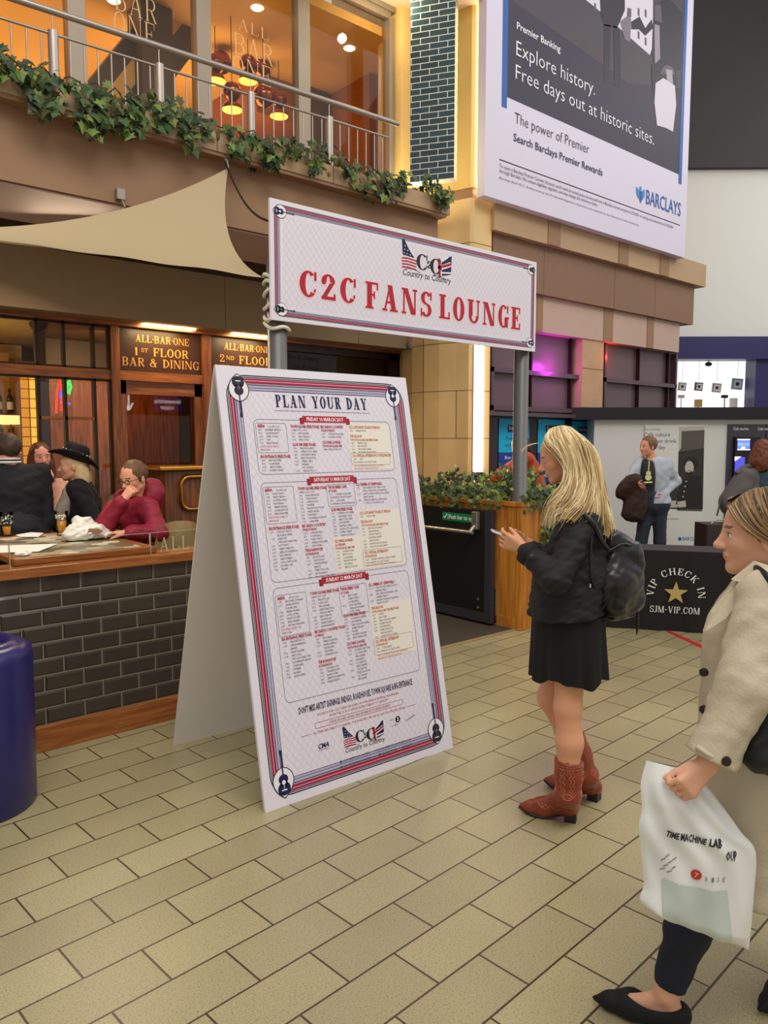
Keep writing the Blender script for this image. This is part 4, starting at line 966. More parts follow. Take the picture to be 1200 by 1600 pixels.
put_text(b, AP, 'RADIO', .79, .245, .007, txt, xs=.8, lift=.0018, res=1); put_poly(b, AP, disc(.843, .243, .017), blk, .0018); put_text(b, AP, '2', .843, .235, .018, pale, align='c', bold=.03, lift=.0024); put_text(b, AP, 'COUNTRY', .80, .212, .008, txt, xs=.8, lift=.0018, res=1)
put_text(b, AP, 'TownSquare', .895, .215, .012, txt, w=.075, lift=.0018, slant=.3, rot=.3, res=1)
put_poly(b, AP, rrect(.443, .112, .455, .124, .002), txt, .0018); put_text(b, AP, 'COUNTRY2COUNTRY', .462, .112, .012, txt, w=.175, lift=.0018, res=1); put_text(b, AP, 'C2C-COUNTRYTOCOUNTRY.COM', .668, .112, .012, txt, w=.245, lift=.0018, res=1)
put_poly(b, AP, disc(.449, .092, .007, .006, 8), txt, .0018); put_text(b, AP, 'COUNTRY2COUNTRY', .462, .086, .012, txt, w=.175, lift=.0018, res=1); put_poly(b, AP, rrect(.69, .086, .702, .098, .002), txt, .0018); put_text(b, AP, 'C2CFESTIVAL', .708, .086, .012, txt, w=.105, lift=.0018, res=1); put_text(b, AP, '#C2C2017', .845, .086, .012, txt, w=.075, lift=.0018, res=1)
b.build('timetable_lettering', fo)
b = MB(); c2c_logo(b, AP, .475, .158, .275); b.build('logo', fo)
# =================================================================== BAR COUNTER, TABLE AND WHAT STANDS ON IT
YC = 4.377
oak = wood('counter_oak', (176, 108, 52), (134, 74, 34), 7, 0, .32)
CX0, CX1 = -1.6, 2.82
o = empty('bar_counter', (.8, YC, 0), 'low bar front of dark shiny tiles under a wooden ledge', 'counter')
tile = mat('dark_glazed_tile', (62, 54, 48), .22, var=.08, vscale=2.5, coat=.3); grout = mat('tile_grout', (138, 126, 108), .8)
b = MB(); b.box((CX0, YC + .006, .10), (CX1, YC + .16, 1.0), grout)
Z0, Z1, NR = .146, .985, 9
rh = (Z1 - Z0) / NR; tw = .2165; x_ref = xat(125, 870, YC)
for r in range(NR):
    off = x_ref % tw + (0 if r % 2 == 0 else tw / 2)
    k = int((CX0 - off) / tw) - 1
    while off + k * tw < CX1:
        x0, x1 = max(off + k*tw + .003, CX0), min(off + (k+1)*tw - .003, CX1); k += 1
        if x1 - x0 < .02: continue
        z1 = Z1 - r * rh - .003; z0 = z1 - rh + .006; d = .011
        if r == 0: z1 += .01
        v = [(x0, YC + .006, z0), (x1, YC + .006, z0), (x1, YC + .006, z1), (x0, YC + .006, z1), (x0 + d, YC, z0 + d), (x1 - d, YC, z0 + d), (x1 - d, YC, z1 - d), (x0 + d, YC, z1 - d)]
        b.add(v, [(4, 5, 6, 7), (0, 1, 5, 4), (1, 2, 6, 5), (2, 3, 7, 6), (3, 0, 4, 7)], tile)
b.build('tiled_front', o)
b = MB(); b.bbox((CX0, YC - .02, 0), (CX1, YC + .006, .144), oak, .004); b.build('plinth', o)
b = MB(); b.bbox((CX0, YC - .03, .985), (CX1 + .01, YC + .19, 1.04), oak, .005); b.build('capping', o)
clear = glass('clear_screen', (250, 252, 250), .10)
edge_m = mat('glass_edge', (176, 176, 160), .2, emit=.0)
sx = [CX0 + .02, xat(14, 868, 4.40), xat(234, 845, 4.40), CX1 - .02]
for i in range(3):
    so = empty('glass_screen', ((sx[i] + sx[i+1]) / 2, 4.40, 1.04), ['low glass screen at the left end of the counter', 'low glass screen in front of the wooden table', 'low etched glass screen between the table and the white folding board'][i], 'screen', 'glass screens on the counter')
    b = MB(); b.box((sx[i] + .002, 4.396, 1.041), (sx[i+1] - .002, 4.404, 1.172), clear); b.build('pane', so)
    b = MB()
    b.box((sx[i] + .0015, 4.3955, 1.041), (sx[i] + .0045, 4.4045, 1.1725), edge_m); b.box((sx[i] + .002, 4.3955, 1.1705), (sx[i+1] - .002, 4.4045, 1.1725), edge_m); b.build('polished_edge', so)
    if i == 2:
        b = MB(); pl = Plane((sx[2], 4.3955, 1.041), (1, 0, 0), (0, 0, 1), (0, -1, 0)); put_serif(b, pl, 'ALL BAR ONE', .06, .012, .085, mat('frosted_etch', (190, 178, 160), .7), w=.74, T=.11, tt=.05, s=.04, e=.05, gap=.3, lift=.0008); b.build('etched_lettering', so)
# high table with hexagon tile top
tx0, tx1, ty0, ty1, tz = 1.196, 2.02, 4.45, 5.62, 1.078
o = empty('high_table', ((tx0 + tx1) / 2, (ty0 + ty1) / 2, 0), 'high wooden table with a hexagon patterned top behind the counter', 'table')
b = MB(); fw = .055
b.bbox((tx0, ty0, tz - .036), (tx1, ty0 + fw, tz), oak, .004); b.bbox((tx0, ty1 - fw, tz - .036), (tx1, ty1, tz), oak, .004)
b.bbox((tx0, ty0 + fw, tz - .036), (tx0 + fw, ty1 - fw, tz), oak, .004); b.bbox((tx1 - fw, ty0 + fw, tz - .036), (tx1, ty1 - fw, tz), oak, .004); b.build('table_frame', o)
b = MB(); hexm = [mat('hex_grey', (150, 136, 116), .35), mat('hex_cream', (214, 204, 178), .35), mat('hex_brown', (112, 96, 78), .35), mat('hex_sand', (186, 170, 138), .35)]
b.box((tx0 + fw, ty0 + fw, tz - .03), (tx1 - fw, ty1 - fw, tz - .006), hexm[2])
R_ = .062
for i in range(-1, 12):
    for j in range(-1, 12):
        cx = tx0 + fw + i * R_ * 1.5; cy = ty0 + fw + j * R_ * 1.732 + (R_ * .866 if i % 2 else 0)
        p = [(min(max(cx + (R_ - .002) * math.cos(a * PI / 3), tx0 + fw), tx1 - fw), min(max(cy + (R_ - .002) * math.sin(a * PI / 3), ty0 + fw), ty1 - fw), tz - .0045) for a in range(6)]
        ar = abs(sum(p[k][0] * p[(k+1) % 6][1] - p[(k+1) % 6][0] * p[k][1] for k in range(6))) / 2
        if ar > 1e-4: b.add(p, [tuple(range(6))], random.choice(hexm))
b.build('table_top', o)
for x in (tx0 + .1, tx1 - .16):
    for y in (ty0 + .14, ty1 - .16):
        b = MB(); b.bbox((x, y, .006), (x + .06, y + .06, tz - .036), dkfr, .004); b.build('leg', o)
beer = mat('amber_beer', (232, 158, 44), .15, spec=.6); foam = mat('beer_foam_trace', (236, 230, 214), .7)
gl = glass('drinking_glass', (252, 252, 248), .14)
def pint(label, x, y, fill):
    o = empty('beer_glass', (x, y, tz), label, 'glass', 'pint glasses on the high table')
    b = MB(); b.lathe([(0, .002), (.030, .002), (.032, .01), (.037, .09), (.043, .165), (.0415, .165), (.0355, .09), (.0305, .014), (0, .012)], (x, y, tz), gl, 28); b.build('glass_body', o)
    b = MB(); r1 = .0305 + (.041 - .0305) * fill; b.lathe([(0, .0145), (.0300, .0145), (r1 - .0005, .012 + .15 * fill), (0, .012 + .15 * fill)], (x, y, tz), beer, 24); b.build('beer', o)
    b = MB()
    for i in range(26):
        a = random.uniform(0, 2*PI); z = random.uniform(.03 + .15 * fill, .14); r = .0305 + (.041 - .0305) * z / .16; s = random.uniform(.003, .008)
        c = Vector((x + r * math.cos(a), y + r * math.sin(a), tz + z)); t = Vector((-math.sin(a), math.cos(a), 0)); up = Vector((0, 0, 1))
        b.add([c + t * s * math.cos(k) * (1.3 if k % 2 else .8) + up * s * math.sin(k) for k in np.linspace(0, 5.4, 7)], [tuple(range(7))], foam)
    b.build('foam_trace', o)
p = fl(11, 838, tz); pint('pint glass at the left edge of the table with a little beer and foam left', p.x, p.y, .36)
p = fl(97, 836, tz); pint('pint glass half full of beer behind the crumpled white bag', p.x, p.y, .55)
paper = mat('white_paper', (240, 236, 230), .7)
def sheet(name, label, cat, pts, t=.002, M=paper):
    q = [fl(x, y, tz + .001) for x, y in pts]; b = MB(); b.prism(q, (0, 0, t), M); return tag(b.build(name), label, cat)
sheet('menu_sheet', 'white sheet of paper lying along the left part of the table', 'paper', [(-6, 853), (90, 850), (60, 862), (-6, 864)])
sheet('paper_slip', 'small white slip of paper behind the sheet, left of the crumpled bag', 'paper', [(24, 836), (48, 832), (68, 833), (60, 839), (32, 839)])
# crumpled tissue and bag are built with the cloth shapes in the next part

# =================================================================== LITTER BIN
bc = CAM + cH * 3.50 + cR * -1.945; br_ = .275
o = empty('litter_bin', (bc.x, bc.y, 0), 'round dark blue litter bin cut off by the left edge of the picture', 'bin')
bm_ = mat('bin_blue_plastic', (34, 32, 96), .3, spec=.5)
b = MB(); b.lathe([(0, 0), (br_ - .01, 0), (br_, .015), (br_ + .006, .38), (br_ + .008, .71), (br_ + .002, .75), (br_ - .03, .772), (br_ - .055, .776)], (bc.x, bc.y, 0), bm_, 56); b.build('body', o)
b = MB(); b.lathe([(br_ - .055, .776), (br_ - .075, .792), (br_ - .10, .788), (br_ - .125, .765), (br_ - .13, .65)], (bc.x, bc.y, 0), bm_, 56); b.build('rim', o)
b = MB(); b.lathe([(br_ - .131, .765), (br_ - .138, .69), (br_ - .16, .65), (0, .61)], (bc.x, bc.y, 0), mat('bin_liner', (196, 202, 190), .5, bump=.6, bscale=25), 40); b.build('liner', o)

# =================================================================== GATE AND PLANT BOX
GX = 5.36
o = empty('barrier_gate', (GX, 5.2, 0), 'black gate panel with a steel push bar and a green push bar to open sticker', 'gate')
gy0, gy1 = 4.66, 5.78
gm = mat('gate_black', (26, 28, 28), .4); grey = mat('gate_edge_grey', (52, 52, 60), .4)
b = MB(); b.bbox((GX, gy0, .05), (GX + .05, gy1, 1.085), gm, .004); b.build('panel', o)
b = MB(); b.box((GX - .004, gy0 - .004, .03), (GX + .054, gy0 + .075, 1.09), grey); b.box((GX - .006, gy0, .03), (GX + .05, gy1, .12), grey); b.build('frame', o)
b = MB()
for y in (gy0 + .17, gy1 - .12):
    b.bbox((GX - .05, y - .035, .90), (GX - .001, y + .035, 1.07), galv, .008); b.tube([(GX - .045, y, .93), (GX - .085, y, .90), (GX - .10, y, .88)], .022, galv, 10)
b.tube([(GX - .10, gy0 + .14, .88), (GX - .10, gy1 - .09, .88)], .019, mat('push_bar_steel', (196, 194, 190), .25, .8), 12); b.build('push_bar', o)
b = MB(); GP = Plane((GX - .0015, gy1, 0), (0, -1, 0), (0, 0, 1), (-1, 0, 0)); green = mat('exit_green', (0, 112, 66), .5, emit=.12)
u0, v0 = GP.uv(691, 812); u1, v1 = GP.uv(746, 806)
v0, v1 = .955, 1.035; u1 = u0 + .45
put_rect(b, GP, u0, v0, u1, v1, green, .001); put_text(b, GP, 'Push bar to open', u0 + .095, v0 + .022, .038, wt, w=.36, bold=.02, lift=.002)
put_line(b, GP, [(u0 + .02, v0 + .04), (u0 + .035, v0 + .02), (u0 + .065, v0 + .065)], .012, wt, .002); put_line(b, GP, [(u0 + .08, v0 + .01), (u0 + .08, v1 - .01)], .004, wt, .002); b.build('sticker', o)
b = MB()
for z in (.16, .24): b.tube([(GX - .006, gy0 + .15, z), (GX + .0, gy0 + .15, z)], .012, galv, 10)
b.tube([(GX - .006, gy1 - .35, .2), (GX, gy1 - .35, .2)], .008, galv, 8); b.build('bolts', o)
b = MB(); 
for i in range(6): b.box((GX + .054, gy0 - .01, .03 + i * .055), (GX + .078, gy0 + .03, .07 + i * .055), gm)
b.tube([(GX + .066, gy0 - .012, .10), (GX + .066, gy0 - .012, .34)], .006, galv, 8); b.build('hinge', o)

pine = wood('planter_pine', (206, 138, 52), (168, 102, 34), 4, 2, .4)
px0, px1, py0, py1, pzt = 5.445, 6.36, 4.378, 5.95, 1.165
o = empty('plant_box', ((px0 + px1) / 2, (py0 + py1) / 2, 0), 'tall golden timber plant box beside the black gate', 'planter')
b = MB(); t = .03
b.bbox((px0, py0, .02), (px0 + t, py1, pzt - .02), pine, .003); b.bbox((px1 - t, py0, .02), (px1, py1, pzt - .02), pine, .003); b.bbox((px0 + t, py0, .02), (px1 - t, py0 + t, pzt - .02), pine, .003); b.bbox((px0 + t, py1 - t, .02), (px1 - t, py1, pzt - .02), pine, .003); b.build('box_sides', o)
b = MB()
b.bbox((px0 - .02, py0 - .02, pzt - .03), (px1 + .02, py0 + .05, pzt + .01), pine, .004); b.bbox((px0 - .02, py1 - .05, pzt - .03), (px1 + .02, py1 + .02, pzt + .01), pine, .004); b.bbox((px0 - .02, py0 + .05, pzt - .03), (px0 + .05, py1 - .05, pzt + .01), pine, .004); b.bbox((px1 - .05, py0 + .05, pzt - .03), (px1 + .02, py1 - .05, pzt + .01), pine, .004); b.build('rim', o)
b = MB()
for x, y in ((px0 - .008, py0 - .008), (px1 - .05, py0 - .008)): b.bbox((x, y, .0), (x + .058, y + .058, pzt - .03), pine, .004)
b.bbox((px0 - .006, py0 + .05, 0), (px0, py1, .11), pine, .002); b.bbox((px0 + .05, py0 - .006, 0), (px1 - .05, py0, .11), pine, .002); b.build('corner_posts', o)
b = MB(); b.box((px0 + .03, py0 + .03, .8), (px1 - .03, py1 - .03, pzt - .06), mat('soil', (52, 38, 26), .9, bump=.8, bscale=40)); b.build('soil', o)
shr = [mat('shrub_green', (74, 100, 44), .5), mat('shrub_dark', (40, 56, 34), .5), mat('shrub_light', (134, 154, 66), .5), mat('shrub_olive', (86, 88, 54), .55), mat('flower_cream', (226, 214, 160), .5)]
o = empty('box_plants', ((px0 + px1) / 2, (py0 + py1) / 2, pzt - .05), 'bushy evergreen plants with trailing ivy filling the timber plant box', 'plant')
lv = MB(); st = MB()
for i in range(60):
    x, y = random.uniform(px0 + .05, px1 - .05), random.uniform(py0 + .05, py1 - .1)
    if math.hypot(x - 5.56, y - 4.5) < .10: x += .2
    base = Vector((x, y, pzt - .06)); tip = base + Vector((random.uniform(-.12, .12), random.uniform(-.14, .10), random.uniform(.14, .36)))
    mid = base.lerp(tip, .5) + rv(.03); st.tube([base, mid, tip], .004, twig, 5)
    for k in range(15):
        t = .25 + .8 * random.random(); c = base.lerp(tip, min(t, 1)) + rv(.055)
        if math.hypot(c.x - 5.56, c.y - 4.5) < .085: continue
        leaf(lv, c, random.uniform(.045, .085), Vector((-.5, -.6, .8)) + rv(.8), Vector((0, 0, .6)) + rv(1), random.choice(shr[:4] + [shr[2]]), OVAL)
    if i % 6 == 0: leaf(lv, tip + Vector((0, 0, .01)), .035, Vector((-.5, -.6, .6)), (0, 0, 1), shr[4], OVAL)
for k in range(420):                                    # edge growth hanging over the rim, a tail down the corner
    if k < 280:
        if random.random() < .5: c = Vector((px0 - .04 + random.uniform(-.05, .06), random.uniform(py0 + .2, py1 - .2), pzt + .03 + random.uniform(-.10, .10)))
        else: c = Vector((random.uniform(px0 - .02, px1), py0 - .04 + random.uniform(-.05, .05), pzt + .03 + random.uniform(-.09, .10)))
    else:
        t = random.random(); c = Vector((px0 + .33 + random.gauss(0, .05) + .05 * math.sin(6 * t), py0 - .05 + random.uniform(-.03, .02), pzt + .03 - .62 * t))
    leaf(lv, c, random.uniform(.035, .06), Vector((-.6, -.7, .4)) + rv(.6), Vector((0, 0, -1)) + rv(.8), random.choice(ivy), LEAF if k % 2 else OVAL)
st.tube([(px0 + .33 + .05 * math.sin(6 * t), py0 - .045, pzt + .03 - .62 * t) for t in np.linspace(0, 1, 9)], .004, twig, 5)
lv.build('leaves', o); st.build('stems', o)

# =================================================================== BAR INSIDE: SHELVES, BOTTLES, LAMPS, BRASS
shy = 10.2
glowm = mat('backlit_shelf_panel', (255, 214, 92), .5, emit=1.25, ecol=(255, 196, 66)); amb = mat('amber_glass_block', (224, 160, 40), .3, emit=.9, ecol=(236, 160, 30)); whiteglow = mat('lit_shelf_edge', (255, 240, 190), .5, emit=1.6, ecol=(255, 226, 150))
x0, x1 = xat(-150, 640, shy), xat(30, 640, shy); x2 = xat(62, 640, shy)
zs = [zat(20, q, shy) for q in (735, 690, 645, 602)]
o = empty('bottle_shelves', ((x0 + x1) / 2, shy + .2, 0), 'backlit bottle shelves glowing yellow at the left inside the bar', 'shelf')
b = MB(); b.box((x0, shy + .36, .1), (x1, shy + .40, zs[3] + .42), mat('shelf_back', (120, 82, 34), .5, emit=.22, ecol=(210, 130, 40))); b.build('back_panel', o)
b = MB()
for z in zs[:3]: b.box((x0, shy, z - .14), (x1, shy + .36, z - .03), whiteglow); b.box((x0, shy - .01, z - .03), (x1, shy + .36, z), bronzeh)
b.build('shelf_board', o)
b = MB(); b.box((x1, shy - .02, .1), (x2, shy + .4, zs[3] + .30), mat('shelf_side', (150, 104, 40), .4)); b.build('side_frame', o)
b = MB(); 
zz = zs[0] - .05
while zz < zs[3] + .14:
    xm = x1 + (x2 - x1) * .48
    b.box((x1 + .02, shy - .035, zz), (xm - .01, shy - .02, zz + .105), amb); b.box((xm + .01, shy - .035, zz), (x2 - .01, shy - .02, zz + .105), glowm); zz += .118
b.build('glass_blocks', o)
bot = [mat('bottle_dark', (34, 24, 16), .15), mat('bottle_brown', (86, 48, 18), .15), mat('bottle_green', (36, 54, 30), .15)]; lab_m = [mat('label_cream', (236, 222, 180), .6), mat('label_red', (168, 52, 34), .6), mat('label_white', (240, 238, 228), .6)]
cap_m = mat('bottle_cap', (30, 22, 18), .4)
for si, z in enumerate(zs[:3]):
    nb = 11 if si else 8
    for k in range(nb):
        x = x1 - .07 - k * .115; y = shy + .12 + .04 * (k % 2); r = .037; H_ = .30 if si != 1 else .26
        if si == 0 and k > 7: continue
        o2 = empty('bottle', (x, y, z), ['bottle on the lowest shelf inside the bar, behind the drinkers', 'bottle on the middle glowing shelf inside the bar', 'bottle on the top glowing shelf inside the bar'][si], 'bottle', ['bottles on the lowest bar shelf', 'bottles on the middle bar shelf', 'bottles on the top bar shelf'][si])
        b = MB(); b.lathe([(0, 0), (r, 0), (r, H_*.58), (r*.8, H_*.68), (r*.36, H_*.78), (r*.34, H_*.96), (0, H_*.96)], (x, y, z), bot[(k + si) % 3 if si else k % 2], 14); b.build('bottle_body', o2)
        b = MB(); b.lathe([(r + .001, H_*.14), (r + .001, H_*.46)], (x, y, z), lab_m[(k // 2 + si) % 3], 14); b.build('bottle_label', o2)
        b = MB(); b.lathe([(r*.42, H_*.86), (r*.42, H_), (0, H_)], (x, y, z), cap_m, 10); b.build('cap', o2)
lamp('bar_light', 'AREA', (.2, 9.3, 2.9), 60, (1.0, .74, .38), 1.6, .5, to=(.6, 9.8, 0)); lamp('bar_light', 'AREA', (1.6, 8.6, 2.0), 16, (1.0, .80, .46), .5, .5, to=(1.3, 9.6, 3.0)); lamp('bar_light', 'AREA', (3.7, 8.7, 2.95), 80, (1.0, .68, .34), .8, .8, to=(3.8, 9.3, 0))
lamp('terrace_fill', 'AREA', (2.3, 6.45, 3.35), 22, (1.0, .80, .56), .6, .3, to=(1.7, 5.6, 1.2)); lamp('terrace_fill', 'AREA', (1.1, 4.75, 2.75), 9, (1.0, .82, .6), .3, .3, to=(1.75, 5.5, 1.3))  # unseen fill lights, added to brighten the people on the terrace
# ventilation box and black wall speaker under the bar ceiling
p = atY(60, 505, 8.4); b = MB(); b.lathe([(0, -.07), (.06, -.07), (.085, -.03), (.085, .07), (0, .07)], p, mat('speaker_black', (16, 15, 16), .4), 20, ax=Matrix.Rotation(math.radians(65), 3, 'X')); b.tube([p, p + Vector((0, .05, .3))], .012, dkfr, 8); b.tube([p + Vector((0, .05, .3)), (p.x, p.y + .05, 2.999)], .012, dkfr, 8); tag(b.build('spotlight'), 'black round spotlight hanging from the bar ceiling at the upper left', 'lamp')
# coloured neon figure hanging inside the window
o = empty('neon_sign', atY(97, 640, 8.3), 'small red, blue and green neon sign glowing inside the bar window', 'sign')
for nm, col, pp in (('red_tube', (255, 52, 40), [(88, 646), (89, 612), (93, 590), (97, 612), (96, 642)]), ('blue_tube', (70, 90, 255), [(94, 622), (100, 592), (102, 616), (103, 628), (95, 628), (110, 632)]), ('green_tube', (60, 220, 90), [(106, 596), (105, 614), (108, 616), (111, 604), (108, 594)])):
    b = MB(); b.tube([atY(x, y, 8.3) for x, y in pp], .012, mat('neon_' + nm, col, .4, emit=2.2), 8); b.build(nm, o)
b = MB(); q = atY(99, 590, 8.3); b.tube([q, (q.x, q.y, 2.999)], .004, dkfr, 6); b.build('cable', o)
brass = mat('brass', (196, 140, 62), .25, 1.)
# brass trimmed server station in front of the door
sp = atY(292, 760, 7.1)
o = empty('brass_stand', (sp.x, 7.1, 0), 'brass trimmed timber waiter stand beside the glass door', 'stand')
b = MB(); b.bbox((sp.x - .28, 7.0, .006), (sp.x + .42, 7.42, zat(292, 735, 7.0)), bronze, .01); b.build('cabinet', o)
zt_ = zat(292, 735, 7.0); b = MB(); b.bbox((sp.x - .36, 6.93, zt_), (sp.x + .5, 7.46, zt_ + .045), brass, .012); b.build('brass_top', o)
b = MB(); pts = []
xa, xb, za, zb, rr = sp.x - .12, sp.x + .40, zat(292, 796, 6.97), zat(292, 745, 6.97), .08
for cx, cz, a0 in ((xb - rr, za + rr, -90), (xb - rr, zb - rr, 0), (xa + rr, zb - rr, 90), (xa + rr, za + rr, 180)):
    for k in range(6): a = math.radians(a0 + 18 * k); pts.append((cx + rr * math.cos(a), 6.975, cz + rr * math.sin(a)))
b.tube(pts + [pts[0]], .022, brass, 10, False); b.build('brass_hoop', o)

# upper bar: downlights, pendants
for i, (q, y) in enumerate(((402, 14), (444, 135), (546, 77), (550, 175), (30, -60), (178, 3))):
    d = ray(q, y); c = CAM + d * ((CZ - .012 - EYE) / d.z)
    b = MB(); b.lathe([(0, 0), (.055, 0), (.07, .011), (.0, .011)], c, mat('downlight', (255, 244, 220), .4, emit=7, ecol=(255, 232, 190)), 14)
    tag(b.build('downlight'), 'small bright downlight in the warm ceiling of the upper bar', 'light', 'downlights of the upper bar')
for x, y, pw in ((1.0, 9.2, 50), (4.6, 9.0, 40), (3.0, 11.5, 46)): lamp('upper_bar_light', 'AREA', (x, y, 5.0), pw, (1.0, .62, .24), 1.4, 1.4, to=(x, y, 9))
copper = mat('copper_globe', (150, 78, 46), .08, 1.); shade_m = mat('lit_shade', (255, 190, 80), .5, emit=4.2, ecol=(255, 172, 58))
for i, (q, y, Yp, lit) in enumerate(((337, 127, 8.2, 1), (388, 127, 8.2, 1), (363, 172, 7.9, 1), (436, 182, 8.4, 1), (345, 98, 8.6, 0), (408, 108, 8.6, 0), (412, 150, 8.0, 0))):
    c = atY(q, y, Yp)
    o = empty('pendant_lamp', (c.x, c.y, c.z), 'copper pendant lamp with a glowing shade behind the upper window' if lit else 'unlit shiny copper globe pendant behind the upper window', 'lamp', 'lit copper pendants' if lit else 'copper globe pendants')
    b = MB(); b.tube([c + Vector((0, 0, .12)), (c.x, c.y, CZ)], .005, dkfr, 6); b.build('cord', o)
    if lit:
        b = MB(); b.lathe([(.115, 0), (.10, .05), (.05, .095), (.0, .10)], c, copper, 22); b.build('shade', o)
        b = MB(); b.lathe([(0, -.004), (.108, -.004), (.112, .004), (0, .006)], c, shade_m, 22); b.build('lamp_disc', o)
        b = MB(); b.ball(c + Vector((0, 0, .2)), .10, copper, 18); b.build('globe', o)
    else:
        b = MB(); b.ball(c, .13, copper, 20); b.build('globe', o)
# lit sign across the street that the glass of the bar door mirrors
def mirror(p): return Vector((p.x, 2 * (YW + .055) - p.y, p.z))
msig = mat('street_sign_blue', (26, 30, 120), .5, emit=1.4, ecol=(20, 26, 190)); mw = mat('street_sign_white', (255, 255, 255), .5, emit=16)
pA_ = mirror(atY(197, 622, 17.0)); pB_ = mirror(atY(313, 622, 17.0)); zc0, zc1 = atY(250, 642, 17).z, atY(250, 620, 17).z
o = empty('overhead_sign', ((pA_.x + pB_.x) / 2, pA_.y, zc0), 'blue and white lit overhead sign mirrored in the glass bar door', 'sign')
b = MB(); b.box((pA_.x - .1, pA_.y - .06, zc0 - .1), (pB_.x + .1, pA_.y - .005, zc1 + .1), mat('sign_case', (20, 20, 40), .5)); b.build('case', o)
SP = Plane((pA_.x, pA_.y, zc0), (-1, 0, 0), (0, 0, 1), (0, 1, 0)); SP = Plane((pB_.x, pA_.y, zc0), (-1, 0, 0), (0, 0, 1), (0, 1, 0))
Ws = pB_.x - pA_.x; Hs = zc1 - zc0
b = MB(); put_rect(b, SP, Ws * .26, -.02, Ws * .66, Hs + .02, msig, .001)
put_text(b, SP, 'All wanted ticket', Ws * .28, Hs * .55, Hs * .3, mw, w=Ws * .36, lift=.003); put_text(b, SP, 'holders', Ws * .38, Hs * .1, Hs * .3, mw, w=Ws * .17, lift=.003)
for cx in (.06, .97):
    u = Ws * cx; a = Hs * .62
    put_line(b, SP, [(u, Hs * 1.05), (u, 0)], a * .22, mw, .003); put_line(b, SP, [(u - a * .5, Hs * .5), (u, 0), (u + a * .5, Hs * .5)], a * .24, mw, .0032)
b.build('lit_lettering', o)

# =================================================================== TICKET POSTERS, KIOSK, VIP TABLE
tq = mat('turquoise_poster', (10, 180, 226), .5); tqd = mat('poster_navy_block', (20, 36, 96), .5); tqb = mat('poster_blue_lower', (30, 60, 150), .5)
for i, (a, c, yt, lab) in enumerate(((779, 808, 654, 'turquoise ticket poster left of the grey post, partly behind it'), (840, 881, 655, 'turquoise ticket poster between the grey post and the blonde woman'), (893, 927, 658, 'turquoise ticket poster beside the white kiosk, right of the blonde woman'))):
    Yp = 6.694; x0, x1 = xat(a, 690, Yp), xat(c if i else 826, 690, Yp); z1 = zat(a, yt, Yp); z0 = zat(a, 707 if i < 2 else 705, Yp); zb = z0 - .42
    o = empty('ticket_poster', ((x0 + x1) / 2, Yp, zb), lab, 'poster', 'ticket collection posters')
    b = MB(); b.box((x0, Yp - .006, z0), (x1, Yp, z1), tq); b.box((x0, Yp - .006, zb), (x1, Yp, z0), tqb); so_ = b.build('sheet', o)
    pl = Plane((x0, Yp - .006, z0), (1, 0, 0), (0, 0, 1), (0, -1, 0)); b = MB(); w_, h_ = x1 - x0, z1 - z0
    put_poly(b, pl, [(w_*.28, h_*.60), (w_*.80, h_*.62), (w_*.80, h_*.84), (w_*.27, h_*.82)], tqd, .001); put_text(b, pl, 'StarStage', w_*.32, h_*.68, h_*.10, wt, w=w_*.44, lift=.002)
    put_text(b, pl, 'Tickets', w_*.2, h_*.36, h_*.11, tqd, w=w_*.42, lift=.0015); put_text(b, pl, 'collected', w_*.2, h_*.17, h_*.11, tqd, w=w_*.55, lift=.0015); put_text(b, pl, 'Box office', w_*.2, -h_*.2, h_*.1, wt, w=w_*.5, lift=.0015); b.build('lettering', so_)

KD = 11.0; ang = math.radians(2.0)
k1 = cR * math.cos(ang) - cH * math.sin(ang); k2 = cZ.cross(k1)          # k1 to the right along the kiosk front, k2 away from the street
ko = atD(1000, 690, KD); ko.z = 0
KP = Plane(ko, k1, cZ, -k2)
def K(px_, py_): return KP.uv(px_, py_)
uL, uR = K(928, 690)[0], K(1330, 690)[0]; zT = K(1000, 657)[1]
o = empty('bank_kiosk', ko + k2 * 1.0, 'white bank kiosk with a dark flat canopy and cash machines at the far right', 'kiosk')
kwhite = mat('kiosk_white', (212, 214, 208), .5)
def kbox(b, u0, u1, d0, d1, z0, z1, M):
    p = [ko + k1*u0 + k2*d0, ko + k1*u1 + k2*d0, ko + k1*u1 + k2*d1, ko + k1*u0 + k2*d1]; b.prism([q + cZ*z0 for q in p], (0, 0, z1 - z0), M)
b = MB(); kbox(b, uL, uR, 0, 2.2, .0, zT + .02, kwhite); b.build('wall', o)
b = MB(); zC0, zC1 = zT - .0, K(1000, 637)[1]; 
uc = K(1123, 650)[0]
kbox(b, uL - .35, uR, -.12, 2.4, zC0 + .01, zC1, mat('canopy_dark', (30, 27, 32), .42, .2)); b.build('canopy', o)
b = MB(); uA, uB = K(1135, 700)[0], K(1194, 700)[0]; uC = K(1260, 700)[0]
dkp = mat('cash_machine_dark', (62, 56, 66), .35); kb = mat('cash_machine_black', (20, 18, 26), .3)
kbox(b, uA, uB - .012, -.03, 0, .25, K(1150, 663)[1], dkp); kbox(b, uB + .012, uC, -.03, 0, .25, K(1150, 663)[1], dkp); kbox(b, uB - .012, uB + .012, -.032, 0, .25, K(1150, 663)[1], kb); b.build('machine_surround', o)
b = MB()
for a, c in ((uA, uB), (uB, uC)):
    kbox(b, a + .08, c - .10, -.11, -.03, .62, K(1150, 683)[1], kb)
mo = b.build('machine_body', o)
b = MB(); scr = mat('machine_screen', (120, 130, 255), .4, emit=1.3, ecol=(90, 100, 235)); scrw = mat('machine_glow', (240, 240, 255), .4, emit=2.0)
KQ = Plane(ko - k2 * .111, k1, cZ, -k2)
def kq(x, y): return KQ.uv(x, y)
